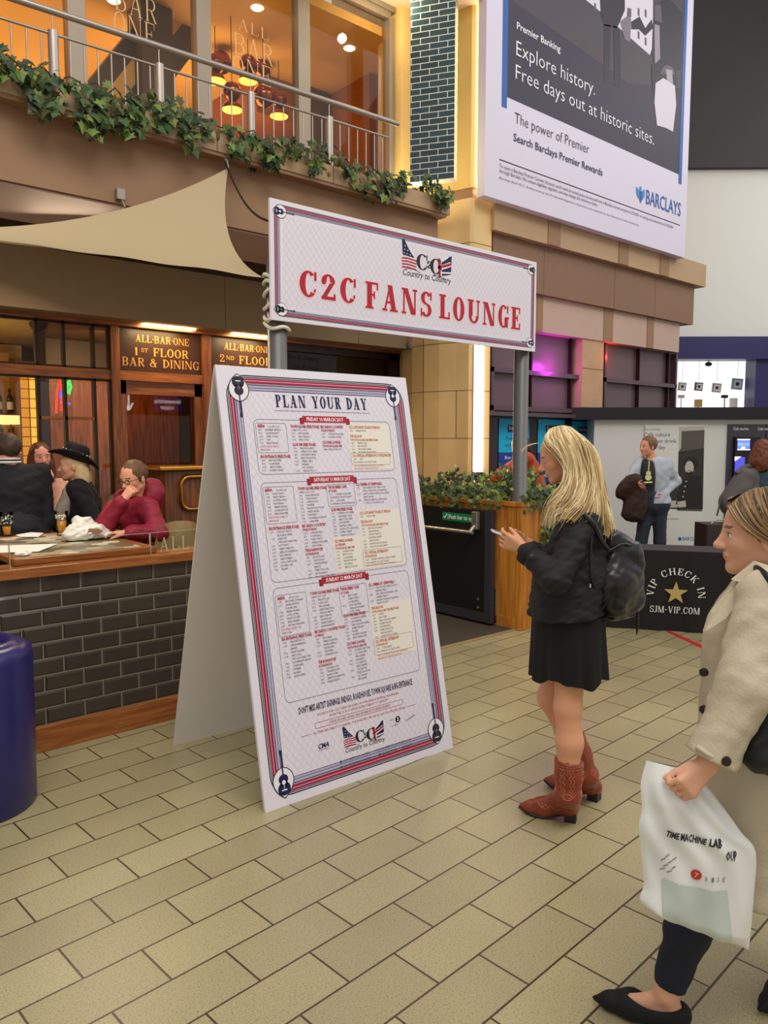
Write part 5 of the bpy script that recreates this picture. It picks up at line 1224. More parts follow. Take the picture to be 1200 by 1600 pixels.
def krect(x0, y0, x1, y1, M, l=.001): a, c = kq(x0, y1), kq(x1, y0); put_rect(b, KQ, a[0], a[1], c[0], c[1], M, l)
krect(1152, 686, 1172, 703, scr); krect(1152, 686, 1172, 687.5, scrw, .002); krect(1152, 702, 1172, 703.2, scrw, .002); krect(1158, 698, 1164, 702, scrw, .002); u, v = kq(1153, 696); put_text(b, KQ, 'BARCLAYS', u, v, .035, mat('screen_cyan', (120, 210, 255), .4, emit=1.4), w=.16, lift=.003)
put_poly(b, KQ, [kq(1148, 713.5), kq(1158, 713.5), kq(1148, 720.5)], scrw, .002); krect(1147.5, 714, 1164, 742, mat('machine_violet', (86, 84, 220), .4, emit=.55), .001); b.build('screen', mo)
b = MB(); KR = Plane(ko - k2 * .0315, k1, cZ, -k2)
for x in (1146, 1184): u, v = KR.uv(x, 672); put_text(b, KR, 'hole', u, v, .05, wt, w=.09, bold=.02, lift=.001) if 0 else put_text(b, KR, 'Cash machine', u, v, .04, wt, w=.21, lift=.001)
b.build('machine_lettering', o)
# framed bank poster on the kiosk
o = empty('bank_poster', ko, 'pale bank poster about cafe culture behind the man in the denim shirt', 'poster')
b = MB(); a, c = K(1001, 853), K(1101, 664); kbox(b, a[0], c[0], -.03, 0, a[1], c[1], mat('poster_paper', (214, 216, 206), .5)); b.build('sheet', o)
KS = Plane(ko - k2 * .03, k1, cZ, -k2)
def S_(*pts): return [KS.uv(*p) for p in pts]
b = MB(); g1, g2, g3, g4 = mat('photo_black', (30, 28, 26), .5), mat('photo_grey', (86, 82, 74), .5), mat('photo_light', (186, 180, 166), .5), mat('photo_dark', (50, 46, 42), .5)
put_poly(b, KS, S_((1058, 798), (1097, 799), (1101, 666), (1061, 667)), g2, .001)
put_poly(b, KS, S_((1061, 667), (1101, 666), (1101, 672), (1061, 674)), g3, .0014); put_poly(b, KS, S_((1061, 674), (1065, 674), (1064, 700), (1060, 706)), g3, .0014)
put_poly(b, KS, S_((1060, 706), (1100, 700), (1098, 796), (1058, 796)), g4, .0016)
put_poly(b, KS, [KS.uv(1079 + 12 * math.cos(t), 724 + 11 * math.sin(t)) for t in np.linspace(0, 2*PI, 16, endpoint=False)], g1, .002)   # hair
put_poly(b, KS, [KS.uv(1077 + 7 * math.cos(t), 731 + 11 * math.sin(t)) for t in np.linspace(0, 2*PI, 16, endpoint=False)], g3, .0024)
put_poly(b, KS, [KS.uv(1077 + 5.5 * math.cos(t), 739 + 4 * math.sin(t)) for t in np.linspace(0, 2*PI, 12, endpoint=False)], g1, .0028); put_poly(b, KS, S_((1073, 736), (1079, 736), (1078, 738), (1074, 738)), g3, .003)
put_poly(b, KS, S_((1066, 750), (1078, 742), (1094, 744), (1097, 770), (1096, 794), (1060, 794), (1058, 776)), g1, .0022)
for t in range(5): put_poly(b, KS, disc(*KS.uv(1072 - t * 1.6, 752 + t * 8), .012, .012, 8), g3, .0032)
put_poly(b, KS, S_((1042, 783), (1057, 782), (1055, 790), (1046, 790)), g3, .0032); put_poly(b, KS, S_((1038, 789), (1060, 788), (1058, 793), (1042, 793)), g3, .003); put_poly(b, KS, S_((1058, 784), (1071, 782), (1072, 792), (1060, 793)), g3, .0034)
put_poly(b, KS, S_((1040, 760), (1058, 752), (1060, 796), (1038, 794)), g4, .0018)
b.build('picture', o)
b = MB()
for t, p, w_, h_ in (('Personal Banking', (1006, 672), .23, .022), ('Café culture', (1006, 682), .37, .055), ('The hot drink', (1006, 692), .46, .055), ('of the day', (1006, 702), .30, .055), ('Search Barclays', (1026, 805), .18, .018), ('Search Barclays Premier Rewards', (1010, 812), .45, .026)):
    u, v = KS.uv(*p); put_text(b, KS, t, u, v, h_, txt, w=w_, lift=.001)
u, v = KS.uv(1066, 844.5); put_text(b, KS, 'BARCLAYS', u, v, .052, bblue, w=.27, bold=.01, lift=.001); put_poly(b, KS, disc(KS.uv(1062, 842)[0], KS.uv(1062, 842)[1], .026, .028, 10), mat('bank_teal', (0, 98, 150), .5), .001); b.build('lettering', o)

# check-in table under a black cloth
v1, v2_ = fl(930, 979), fl(1083, 988.5); td = (v2_ - v1).normalized(); tn = Vector((td.y, -td.x, 0)); tn = tn if tn.dot(cH) < 0 else -tn
o = empty('check_in_table', v1.lerp(v2_, .5) - tn * .25, 'black draped check-in table with a gold star and white lettering', 'table')
cloth_m = mat('black_tablecloth', (20, 17, 18), .75, bump=.1, bscale=30); TH = .735
pa, pb = v1 - td * .55, v2_ + td * .55
b = MB(); dp = .42
for k in range(40):
    for (s0, s1) in ((k / 40, (k + 1) / 40),):
        f = lambda s, z: pa.lerp(pb, s) + tn * (.012 * math.sin(s * 37) + .006 * math.sin(s * 91)) * (1 - z / TH) + cZ * z
        b.add([f(s0, .004), f(s1, .004), f(s1, TH), f(s0, TH)], [(0, 1, 2, 3)], cloth_m, True)
b.prism([pa + cZ*.004, pa - tn*dp + cZ*.004, pa - tn*dp + cZ*TH, pa + cZ*TH], -td*.004, cloth_m); b.prism([pb + cZ*.004, pb - tn*dp + cZ*.004, pb - tn*dp + cZ*TH, pb + cZ*TH], td*.004, cloth_m); b.prism([pa - tn*dp + cZ*.004, pb - tn*dp + cZ*.004, pb - tn*dp + cZ*TH, pa - tn*dp + cZ*TH], -tn*.004, cloth_m)
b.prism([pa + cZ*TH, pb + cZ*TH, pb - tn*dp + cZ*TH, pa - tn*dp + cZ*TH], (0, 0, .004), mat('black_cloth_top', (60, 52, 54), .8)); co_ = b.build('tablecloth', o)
b = MB()
for s in (.05, .95):
    for d in (.06, dp - .06): q = pa.lerp(pb, s) - tn * d; b.tube([q + cZ*.0, q + cZ*(TH - .03)], .014, galv, 8)
b.build('legs', o)
TP = Plane(v1 + tn * .014, td, cZ, tn); b = MB()
goldp = mat('gold_print', (186, 160, 96), .45); wp = mat('white_print', (226, 222, 218), .6)
cu, cv = TP.uv(1056, 927); r = TP.uv(1076, 927)[0] - cu
put_poly(b, TP, [(cu, cv)] + [], goldp) if 0 else None
st_ = [(cu + (r if i % 2 == 0 else r * .40) * math.sin(PI * i / 5), cv + (r if i % 2 == 0 else r * .40) * math.cos(PI * i / 5)) for i in range(10)]
for i in range(10): put_poly(b, TP, [(cu, cv), st_[i], st_[(i + 1) % 10]], goldp, .002)
put_serif(b, TP, 'VIP CHECK IN', cu, cv - .02, .062, wp, w=.62, T=.16, tt=.07, s=.045, e=.06, gap=.14, align='c', lift=.002, arc=.188)
put_serif(b, TP, 'SJM-VIP.COM', cu - .005, TP.uv(1052, 958)[1], .060, wp, w=TP.uv(1092, 958)[0] - TP.uv(1014, 958)[0], T=.16, tt=.07, s=.045, e=.06, gap=.12, align='c', lift=.002); b.build('lettering', co_)
q = [fl(1040, 986.5), fl(1047, 986.5), fl(1125, 1021), fl(1116, 1022)]
b = MB(); b.prism([x + cZ*.001 for x in q], (0, 0, .003), mat('red_tape', (206, 20, 34), .5)); tag(b.build('floor_tape'), 'red tape line on the pavers in front of the check-in table', 'tape')
# black case behind the check-in table
c = atD(1124, 838, 7.5); o = empty('black_case', (c.x, c.y, .74), 'dark brown box standing behind the right end of the check-in table', 'box')
b = MB(); p = atD(1104, 846, 7.45); w_ = .36; zt_ = atD(1104, 820, 7.45).z
b.prism([Vector((p.x, p.y, 0)) + d_ for d_ in (cR*0, cR*w_, cR*w_ + cH*.3, cH*.3)], (0, 0, zt_), mat('dark_brown_case', (52, 40, 36), .5)); b.build('body', o)
b = MB(); b.tube([Vector((p.x, p.y, zt_)) + cR*.08 + cH*.1, Vector((p.x, p.y, zt_ + .04)) + cR*.12 + cH*.1, Vector((p.x, p.y, zt_ + .04)) + cR*.2 + cH*.1, Vector((p.x, p.y, zt_)) + cR*.24 + cH*.1], .008, galv, 8); b.build('handle', o)

# far shop: hanging displays and a ceiling speaker
for i, (q, y, s, M, lab) in enumerate(((1066, 604, 9, g3, 'leftmost small tilted poster in the far lit shop window'), (1092, 604, 9, g2, 'second small tilted poster in the far lit shop window, above an ochre card'), (1120, 606, 10, g3, 'third small tilted poster in the far lit shop window, with a grey edge'), (1152, 600, 12, mat('display_teal', (150, 190, 190), .6), 'rightmost tilted poster in the far lit shop window, with a teal edge'))):
    c = atD(q, y, FD + .6); k = s * (FD + .6) / 1200
    p = [c + (cR * math.cos(a) + cZ * math.sin(a)) * k for a in (math.radians(d) for d in (40, 130, 220, 310))]
    b = MB(); b.prism(p, cH * .03, M); b.prism([c - cH*.004 + (x - c) * .72 + cR * .01 for x in p], -cH * .003, wt); b.prism([c - cH*.008 + (x - c) * .3 for x in p], -cH * .002, g4)
    b.tube([c + cZ * k, c + cZ * (k + .5)], .004, g4, 5)
    tag(b.build('hanging_poster'), lab, 'poster')
b = MB(); c = atD(1093, 654 if 0 else 618, FD + .5); k = FD / 1200
for x, y, w_, h_, M in ((1086, 624, 12, 12, mat('ochre_card', (176, 150, 84), .6)), (1128, 617, 10, 5, g1), (1060, 617, 10, 5, g3), (1141, 622, 12, 18, paper)):
    p = atD(x, y, FD + .5); b = MB(); b.prism([p, p + cR*w_*k, p + cR*w_*k - cZ*h_*k, p - cZ*h_*k], cH*.05, M); b.prism([p - cZ*h_*k + cR*k*w_*.45, p - cZ*h_*k + cR*k*w_*.55, p - cZ*(h_ + 26)*k + cR*k*w_*.55, p - cZ*(h_ + 26)*k + cR*k*w_*.45], cH*.03, M)
    tag(b.build('display_card'), {1086: 'ochre card on a stand in the far lit shop', 1128: 'black card on a stand in the far lit shop', 1060: 'grey card on a stand at the left of the far lit shop', 1141: 'tall white card on a stand at the right of the far lit shop'}[x], 'card')
b = MB(); c = atD(1107, 569, FD + .5); b.ball(c, .075, g1, 16, (1.2, 1, .7)); b.tube([c, c + cZ * .35], .012, g1, 6); tag(b.build('ceiling_speaker'), 'dark round speaker hanging in the far lit shop window', 'speaker')
# coloured lamps over the shop front of the bank building
lamp('magenta_lamp', 'POINT', (xat(872, 590, 6.42), 6.41, 2.72), 11, (.80, .04, 1.0), .10)
lamp('red_lamp', 'POINT', (xat(958, 560, 6.4), 6.44, 2.96), 4, (1.0, .06, .05), .05)
lamp('billboard_fill', 'AREA', (9.4, 3.4, 9.6), 38, (.94, .92, 1.0), 3.5, .4, to=(9.4, 6.2, 6.2))  # added fill without a fitting, brightens the billboard face
lamp('end_lamp', 'AREA', (15.5, 2, 6.5), 50, (1, .98, .94), 2.5, to=(17, 5, 4))
# =================================================================== PEOPLE: smooth-blended body surfaces
def _a(v): return np.array(v, dtype=np.float64)
def smin(a, b, k):
    if k <= 0: return np.minimum(a, b)
    h = np.clip(.5 + .5 * (b - a) / k, 0, 1); return b + (a - b) * h - k * h * (1 - h)
class SDF:
    def __init__(s): s.ops = []; s.lo = _a([1e9]*3); s.hi = _a([-1e9]*3); s.amp = 0.
    def _b(s, c, r): c = _a(c); s.lo = np.minimum(s.lo, c - r); s.hi = np.maximum(s.hi, c + r)
    def cone(s, a, b, ra, rb=None, k=.02):
        rb = ra if rb is None else rb; s._b(a, ra); s._b(b, rb); s.ops.append(('c', _a(a), _a(b), ra, rb, k)); return s
    def chain(s, pts, rs, k=.02):
        for i in range(len(pts) - 1): s.cone(pts[i], pts[i+1], rs[i], rs[i+1], k)
        return s
    def ball(s, a, r, k=.02): s._b(a, r); s.ops.append(('c', _a(a), _a(a) + 1e-6, r, r, k)); return s
    def ell(s, c, r, ax, k=.02, sub=False):
        if not sub: s._b(c, max(r))
        s.ops.append(('s' if sub else 'e', _a(c), _a(r), np.array([list(v) for v in ax]), k)); return s
    def cut(s, c, n, k=.004): s.ops.append(('p', _a(c), _a(Vector(n).normalized()), k)); return s
    def folds(s, amp, fr, sd=0, k=(1, 1, 1)): s.ops.append(('f', amp, fr, sd, _a(k))); s.amp += amp; return s
    def ev(s, P):
        d = np.full(len(P), 1e3)
        for o in s.ops:
            if o[0] == 'c':
                _, a, b, ra, rb, k = o; ab = b - a; t = np.clip((P - a) @ ab / (ab @ ab + 1e-12), 0, 1)
                q = P - a - t[:, None] * ab; d = smin(d, np.sqrt((q * q).sum(1)) - (ra + (rb - ra) * t), k)
            elif o[0] in 'es':
                _, c, r, ax, k = o; q = (P - c) @ ax.T; k0 = np.sqrt(((q / r) ** 2).sum(1)); k1 = np.sqrt(((q / (r * r)) ** 2).sum(1)) + 1e-9
                e = k0 * (k0 - 1) / k1; e = np.where(k0 < 1e-4, -r.min(), e)
                d = smin(d, e, k) if o[0] == 'e' else -smin(-d, e, k)
            elif o[0] == 'p': d = -smin(-d, -((P - o[1]) @ o[2]), o[3])
            elif o[0] == 'f':
                _, amp, fr, sd, kk = o; Q = P * kk * fr
                d = d + amp * .5 * (np.sin(Q[:,0]*1.1 + 1.7*np.sin(Q[:,2]*.8 + sd) + sd) * np.sin(Q[:,2]*1.3 + 1.1*np.sin(Q[:,1]*.9 + sd*2)) + .6 * np.sin(Q[:,1]*1.9 + Q[:,2]*1.4 + 2*np.sin(Q[:,0]*.7 + sd)))
        return d
def surf(S, h, relax=2):
    B = 8; lo = S.lo - 3*h - S.amp; n = np.ceil((S.hi + 3*h + S.amp - lo) / (h * B)).astype(int) + 1; N = n * B
    bx = [lo[i] + h * (np.arange(n[i]) * B + (B - 1) / 2) for i in range(3)]
    G = np.stack(np.meshgrid(*bx, indexing='ij'), -1).reshape(-1, 3); dc = S.ev(G)
    F = np.repeat(np.repeat(np.repeat(dc.reshape(n), B, 0), B, 1), B, 2)
    act = np.argwhere(np.abs(dc.reshape(n)) < h * B * 1.35 + S.amp * 2)
    off = np.stack(np.meshgrid(np.arange(B), np.arange(B), np.arange(B), indexing='ij'), -1).reshape(-1, 3)
    for c0 in range(0, len(act), 400):
        idx = (act[c0:c0+400, None, :] * B + off[None]).reshape(-1, 3)
        F[idx[:,0], idx[:,1], idx[:,2]] = S.ev(lo + idx * h)
    I = F < 0
    c = [(i, j, k) for i in (0, 1) for j in (0, 1) for k in (0, 1)]
    sl = lambda A, o: A[o[0]:N[0]-1+o[0], o[1]:N[1]-1+o[1], o[2]:N[2]-1+o[2]]
    cnt = sum(sl(I, o).astype(np.int8) for o in c); cells = np.argwhere((cnt > 0) & (cnt < 8))
    acc = np.zeros((len(cells), 3)); num = np.zeros(len(cells))
    for o in c:
        for ax in range(3):
            if o[ax]: continue
            o2 = list(o); o2[ax] = 1
            a = F[tuple((cells + o).T)]; b = F[tuple((cells + o2).T)]; m_ = (a < 0) != (b < 0)
            t = np.where(m_, a / np.where(a == b, 1, a - b), 0); p = np.tile(_a(o), (len(cells), 1)); p[:, ax] += t
            acc[m_] += p[m_]; num[m_] += 1
    V = lo + (cells + acc / num[:, None]) * h
    ix = np.full(tuple(N), -1, dtype=np.int32); ix[tuple(cells.T)] = np.arange(len(cells))
    Q = []
    for ax in range(3):
        a1, a2 = (ax + 1) % 3, (ax + 2) % 3
        s0 = [slice(1, N[i] - 1) for i in range(3)]; s1 = list(s0); s1[ax] = slice(2, N[ax]); 
        e = np.argwhere(I[tuple(s0)] != I[tuple(s1)]) + 1
        d1 = np.zeros(3, int); d1[a1] = 1; d2 = np.zeros(3, int); d2[a2] = 1
        q = np.stack([ix[tuple((e - d1 - d2).T)], ix[tuple((e - d2).T)], ix[tuple(e.T)], ix[tuple((e - d1).T)]], 1)
        fl_ = ~I[tuple(e.T)]; q[fl_] = q[fl_][:, ::-1]; Q.append(q[(q >= 0).all(1)])
    Q = np.concatenate(Q)
    for _ in range(relax):
        s_ = np.zeros_like(V); w_ = np.zeros(len(V))
        for i in range(4):
            a, b = Q[:, i], Q[:, (i + 1) % 4]
            for k in range(3): s_[:, k] += np.bincount(a, V[b, k], len(V)) + np.bincount(b, V[a, k], len(V))
            w_ += np.bincount(a, minlength=len(V)) + np.bincount(b, minlength=len(V))
        V = V * .5 + .5 * s_ / np.maximum(w_, 1)[:, None]
    return V, Q
def sdf_obj(name, parent, S, h, mats, mf=None, relax=2, kind=None):
    V, Q = surf(S, h, relax); me = bpy.data.meshes.new(name); o0 = _a((0, 0, 0)); p = parent
    while p is not None: o0 = o0 + _a(p.location); p = p.parent
    me.vertices.add(len(V)); me.vertices.foreach_set('co', (V - o0).astype(np.float32).ravel())
    me.loops.add(len(Q) * 4); me.loops.foreach_set('vertex_index', Q.astype(np.int32).ravel())
    me.polygons.add(len(Q)); me.polygons.foreach_set('loop_start', np.arange(0, len(Q) * 4, 4, dtype=np.int32)); me.polygons.foreach_set('loop_total', np.full(len(Q), 4, dtype=np.int32))
    for M in mats: me.materials.append(M)
    if mf is not None: me.polygons.foreach_set('material_index', mf(V[Q].mean(1)).astype(np.int32))
    me.polygons.foreach_set('use_smooth', np.ones(len(Q), dtype=bool)); me.update(calc_edges=True); me.validate()
    o = bpy.data.objects.new(name, me); COL.objects.link(o)
    if parent is not None: o.parent = parent
    return o
class Frame:                                     # local axes: x = own right, y = forward, z = up
    def __init__(s, c, f, u, sc=1.):
        s.c = Vector(c); s.f = Vector(f).normalized(); u = Vector(u); s.u = (u - s.f * u.dot(s.f)).normalized(); s.r = s.f.cross(s.u); s.s = sc
    def __call__(s, x, y, z): return s.c + (s.r * x + s.f * y + s.u * z) * s.s
    def ax(s): return (s.r, s.f, s.u)
    def loc(s, P): return (P - _a(s.c)) @ np.array([list(s.r), list(s.f), list(s.u)]).T / s.s
def add_head(S, F, fem=False, ear=True, mouth=0.):
    s = F.s; A = F.ax(); E = lambda c, r, k=.02, sub=False: S.ell(F(*c), [q * s for q in r], A, k * s, sub)
    E((0, -.018, .030), (.074, .092, .086)); E((0, .028, .035), (.058, .050, .056), .03); E((0, .034, -.03), (.056, .051, .075), .03)
    jw = .036 if fem else .042
    for x in (-1, 1):
        S.cone(F(x*jw, .0, -.058), F(x*.012, .058, -.092), .021*s, .017*s, .02*s); S.ball(F(x*.038, .050, -.022), .022*s, .02*s)
    S.ball(F(0, .066, -.094), (.016 if fem else .019)*s, .015*s)
    S.cone(F(-.034, .068, .018), F(.034, .068, .018), .012*s, .012*s, .015*s)
    for x in (-1, 1): S.ell(F(x*.031, .092, .001), (.017*s, .014*s, .012*s), A, .012*s, True)
    S.cone(F(0, .078, .012), F(0, .102, -.027), .0085*s, .0105*s, .012*s); S.ball(F(0, .104, -.030), .0105*s, .008*s)
    for x in (-1, 1): S.ball(F(x*.0115, .092, -.034), .0075*s, .008*s)
    for x in (-1, 1): S.ball(F(x*.030, .0685, .001), .0128*s, .002*s)
    S.cone(F(-.018, .080, -.0565), F(.018, .080, -.0565), .0065*s, .0065*s, .008*s); S.cone(F(-.006, .0835, -.0555), F(.006, .0835, -.0555), .0060*s, .0060*s, .006*s); S.cone(F(-.012, .0805, -.066 - mouth), F(.012, .0805, -.066 - mouth), .0070*s, .0070*s, .007*s)
    if ear:
        for x in (-1, 1): E((x*.074, -.012, -.010), (.010, .018, .030), .006)
def head_mats(F, lips=True, down=False):
    # 0 skin, 1 lips, 2 eye white, 3 dark (iris, brow)
    def mf(P):
        L = F.loc(P); m_ = np.zeros(len(P)); x = np.abs(L[:, 0]); y = L[:, 1]; z = L[:, 2]
        if lips: m_[(x < .021) & (y > .074) & (np.abs(z + .0612) < .0095 * (1 - (x / .023) ** 2)) & (z < -.0525)] = 1
        de = np.sqrt((x - .030) ** 2 + (y - .0685) ** 2 + (z - .001) ** 2)
        ey = (de < .0138) & (y > .072) & (np.abs(z - .001) < .0062)
        if down: m_[(de < .0165) & (y > .070) & (np.abs(z + .0062 - 8 * (x - .03) ** 2) < .0022)] = 3
        else:
            ey &= np.abs(z - .001) < .0042; m_[ey] = 2; m_[ey & (np.hypot(x - .0295, z - .001) < .0066)] = 3
            m_[(de < .016) & (y > .070) & (np.abs(z - .0070) < .0022)] = 3
        m_[(np.abs(z - (.0245 - .12 * (x - .03) ** 2 / .03)) < .0032) & (x > .012) & (x < .048) & (y > .055)] = 3
        return m_
    return mf
def add_hand(S, w, d, n, t, curl=(.3, .35, .25), L=.18, spread=.10, thumb=.5, k=.004, curls=None):
    """w wrist, d finger direction, n the way the palm faces, t the thumb side"""
    d = Vector(d).normalized(); n = Vector(n); n = (n - d * n.dot(d)).normalized(); t0 = Vector(t); t = d.cross(n); t = t if t.dot(t0) > 0 else -t
    q = L / .18; w = Vector(w)
    for a, b_ in ((.012, .029), (.004, .010), (-.004, -.010), (-.012, -.028)): S.cone(w + t*a*q, w + d*.088*q + t*b_*q, .0155*q, .0115*q, .012)
    S.cone(w + t*.014*q + d*.02*q, w + t*.030*q + d*.05*q + n*.012*q, .017*q, .013*q, .012)
    for i, (o, l) in enumerate(((.031, .072), (.0105, .080), (-.0105, .075), (-.031, .058))):
        c = curls[i] if curls else curl
        p = w + d*.088*q + t*o*q; a = 0.; sd = (d + t * spread * (1.5 - i) / 1.5).normalized(); r = .0092
        for sgi, (fr, ca) in enumerate(zip((.45, .30, .25), c)):
            a += ca; v = sd * math.cos(a) + n * math.sin(a); p2 = p + v * l * fr * q; S.cone(p, p2, r*q, (r - .0010)*q, k if sgi else .006); p = p2; r -= .0010
    p = w + d*.034*q + t*.028*q + n*.010*q; v = (d * math.cos(thumb) + t * math.sin(thumb) + n * .35).normalized(); p2 = p + v*.040*q; S.cone(p, p2, .0125*q, .0105*q, .008)
    v = (v + d * .5 + n * .25).normalized(); p3 = p2 + v*.030*q; S.cone(p2, p3, .0105*q, .0082*q, .004)
    S.cone(p3, p3 + (v + n * .15).normalized() * .012 * q, .0082*q, .0065*q, .004)
def add_torso(S, J, off=0., ch=.155, fr=.105, wa=.125, hp=.11, bust=0.):
    l, r = J['shL'], J['shR']; lat = (r - l).normalized(); ms = (l + r) / 2; mh = (J['hipL'] + J['hipR']) / 2; up = (ms - mh).normalized(); f = up.cross(lat); f = f if f.dot(J['front']) > 0 else -f; A = (lat, f, up); H_ = (ms - mh).length
    S.cone(l + lat*.04 - up*.02, r - lat*.04 - up*.02, .062 + off, .062 + off, .05)
    S.ell(ms - up*H_*.28, (ch + off, fr + off, H_*.36 + off), A, .05); S.ell(ms - up*H_*.64, (wa + off, fr*.92 + off, H_*.30 + off), A, .06)
    S.cone(J['hipL'] + lat*.02, J['hipR'] - lat*.02, hp + off, hp + off, .06); S.ell(mh + up*.03, (ch*.98 + off, fr*1.05 + off, .13 + off), A, .05)
    if bust:
        for q in (-1, 1): S.ball(ms - up*H_*.30 + lat*.07*q + f*(fr*.75), bust + off, .05)
def add_arm(S, J, sd, off=0., r=(.052, .043, .036, .027), to=1., k=.03):
    a, b_, c = J['sh' + sd], J['el' + sd], J['wr' + sd]
    S.cone(a, b_, r[0] + off, r[1] + off*.95, k); S.cone(b_, b_.lerp(c, to), r[2] + off*1.05, r[2] + (r[3] - r[2]) * to + off, k)
def add_leg(S, J, sd, off=0., r=(.085, .056, .052, .036), k=.03):
    a, b_, c = J['hip' + sd], J['kn' + sd], J['an' + sd]
    S.cone(a, b_, r[0] + off, r[1] + off, k); m_ = b_.lerp(c, .35) + (b_ - a).normalized() * 0
    S.cone(b_, m_, r[1] + off, r[2] + off, k); S.cone(m_, c, r[2] + off, r[3] + off, k)
def add_foot(S, an, toe, off=0., k=.02, rh=.03):
    an, toe = Vector(an), Vector(toe); d = (toe - an); d.z = 0; d.normalize(); b0 = Vector((an.x, an.y, toe.z))
    S.cone(an, b0 - d*.03 + cZ*.012, .032 + off, rh + off, k); S.cone(b0 - d*.03 + cZ*.012, toe - d*.08 + cZ*.004, rh + off, .034 + off, k); S.cone(an - cZ*.02, toe - d*.05 + cZ*.006, .030 + off, .026 + off, k); S.cone(toe - d*.08, toe - d*.02, .032 + off, .018 + off, k)
def skin_mats(nm, rgb, lip=(176, 92, 84), dark=(60, 42, 32)):
    return [mat('skin_' + nm, rgb, .5, spec=.35), mat('lips_' + nm, lip, .4), mat('eye_white', (232, 228, 222), .25), mat('brow_' + nm, dark, .5)]
def catmull(p, n):
    p = [Vector(q) for q in p]; P_ = [p[0] * 2 - p[1]] + p + [p[-1] * 2 - p[-2]]; o = []
    for i in range(n):
        t = i / (n - 1) * (len(p) - 1); k = min(int(t), len(p) - 2); u = t - k; a, b_, c, d = P_[k:k+4]
        o.append(.5 * ((2*b_) + (c - a)*u + (2*a - 5*b_ + 4*c - d)*u*u + (3*b_ - a - 3*c + d)*u**3))
    return o
def strands(mb, guides, per, mats, r=.0035, jit=.006, n=16, wave=.004):
    G = [catmull(g, n) for g in guides]
    for i in range(len(G) - 1):
        for k in range(per):
            t = (k + random.random()) / per; j = rv(jit); ph = random.uniform(0, 6); e = random.uniform(.86, 1.06)
            pts = []
            for q in range(n):
                s_ = min(q / (n - 1) * e, 1) * (n - 1); a = int(min(s_, n - 2)); u = s_ - a
                p = (G[i][a] * (1-u) + G[i][a+1] * u).lerp(G[i+1][a] * (1-u) + G[i+1][a+1] * u, t)
                pts.append(p + j * min(1, q / 4) + Vector((math.sin(ph + q*.55), math.cos(ph + q*.5), math.sin(ph*2 + q*.4))) * wave * q / n)
            mb.tube(pts, [r * (1 - .75 * (q / (n - 1)) ** 2) * random.uniform(.9, 1.1) for q in range(n)], random.choice(mats), 5, False)
def sheet_loft(mb, guides, M, n=20, sub=5):
    G = [catmull(g, n) for g in guides]; rows = []
    cols = [catmull([g[k] for g in G], (len(G) - 1) * sub + 1) for k in range(n)]; m_ = len(cols[0])
    mb.add([p for c in cols for p in c], [(k*m_ + i, (k+1)*m_ + i, (k+1)*m_ + i+1, k*m_ + i+1) for k in range(n-1) for i in range(m_-1)], M, True)
# ------------------------------------------------------------------ blonde woman reading her phone
PX = lambda x, y, D: atD(x, y, D)
left = -cR                                         # she faces the left of the picture
o = empty('person', fl(895, 1275), 'blonde woman in a black jacket, short black skirt and red boots looking at her phone', 'person')
J = dict(shL=PX(913, 818, 3.255), shR=PX(903, 818, 3.545), elL=PX(868, 906, 3.17), elR=PX(856, 896, 3.60), wrL=PX(820, 858, 3.29), wrR=PX(826, 850, 3.46),
         hipL=PX(895, 1000, 3.32), hipR=PX(886, 1000, 3.50), knL=PX(887, 1105, 3.30), knR=PX(860, 1090, 3.48), anL=PX(886, 1245, 3.27), anR=PX(912, 1212, 3.50), front=left)
HF = Frame(PX(875, 714, 3.40), left * math.cos(.33) - cZ * math.sin(.33) + cH * .10, cZ, .93)
S = SDF(); add_head(S, HF, True, False); nb = PX(906, 802, 3.40)
S.cone(HF(0, -.028, -.05), nb, .050, .055, .02)
add_torso(S, J, 0, .14, .095, .115, .10)
for s_ in 'LR': add_arm(S, J, s_, 0, (.045, .038, .034, .024))
fL = fl(852, 1283); fR = fl(868, 1232)
S.cone(J['hipL'], J['knL'], .082, .057, .03); S.cone(J['knL'], PX(890, 1160, 3.285), .056, .056, .03); S.cone(PX(890, 1160, 3.285), J['anL'], .056, .038, .03)
S.cone(J['hipR'], J['knR'], .082, .056, .03); S.cone(J['knR'], PX(886, 1140, 3.49), .056, .054, .03); S.cone(PX(886, 1140, 3.49), J['anR'], .054, .038, .03)
phone_c = PX(788, 836, 3.375)
# near hand: back of the hand towards the camera, fingers round the phone; far hand the other way about
add_hand(S, J['wrL'], (PX(785, 843, 3.34) - J['wrL']), cH * .9 + cZ * .35, cZ * .8 + left * .2, (.25, .55, .5), .172, .06, .35)
add_hand(S, J['wrR'], (PX(788, 846, 3.41) - J['wrR']), -cH * .9 + cZ * .3, cZ * .8 + left * .2, (.3, .55, .5), .168, .06, .4)
sk = skin_mats('blonde', (220, 158, 120), (196, 118, 104), (128, 92, 58))
sdf_obj('body', o, S, .0042, sk, head_mats(HF, True, True))
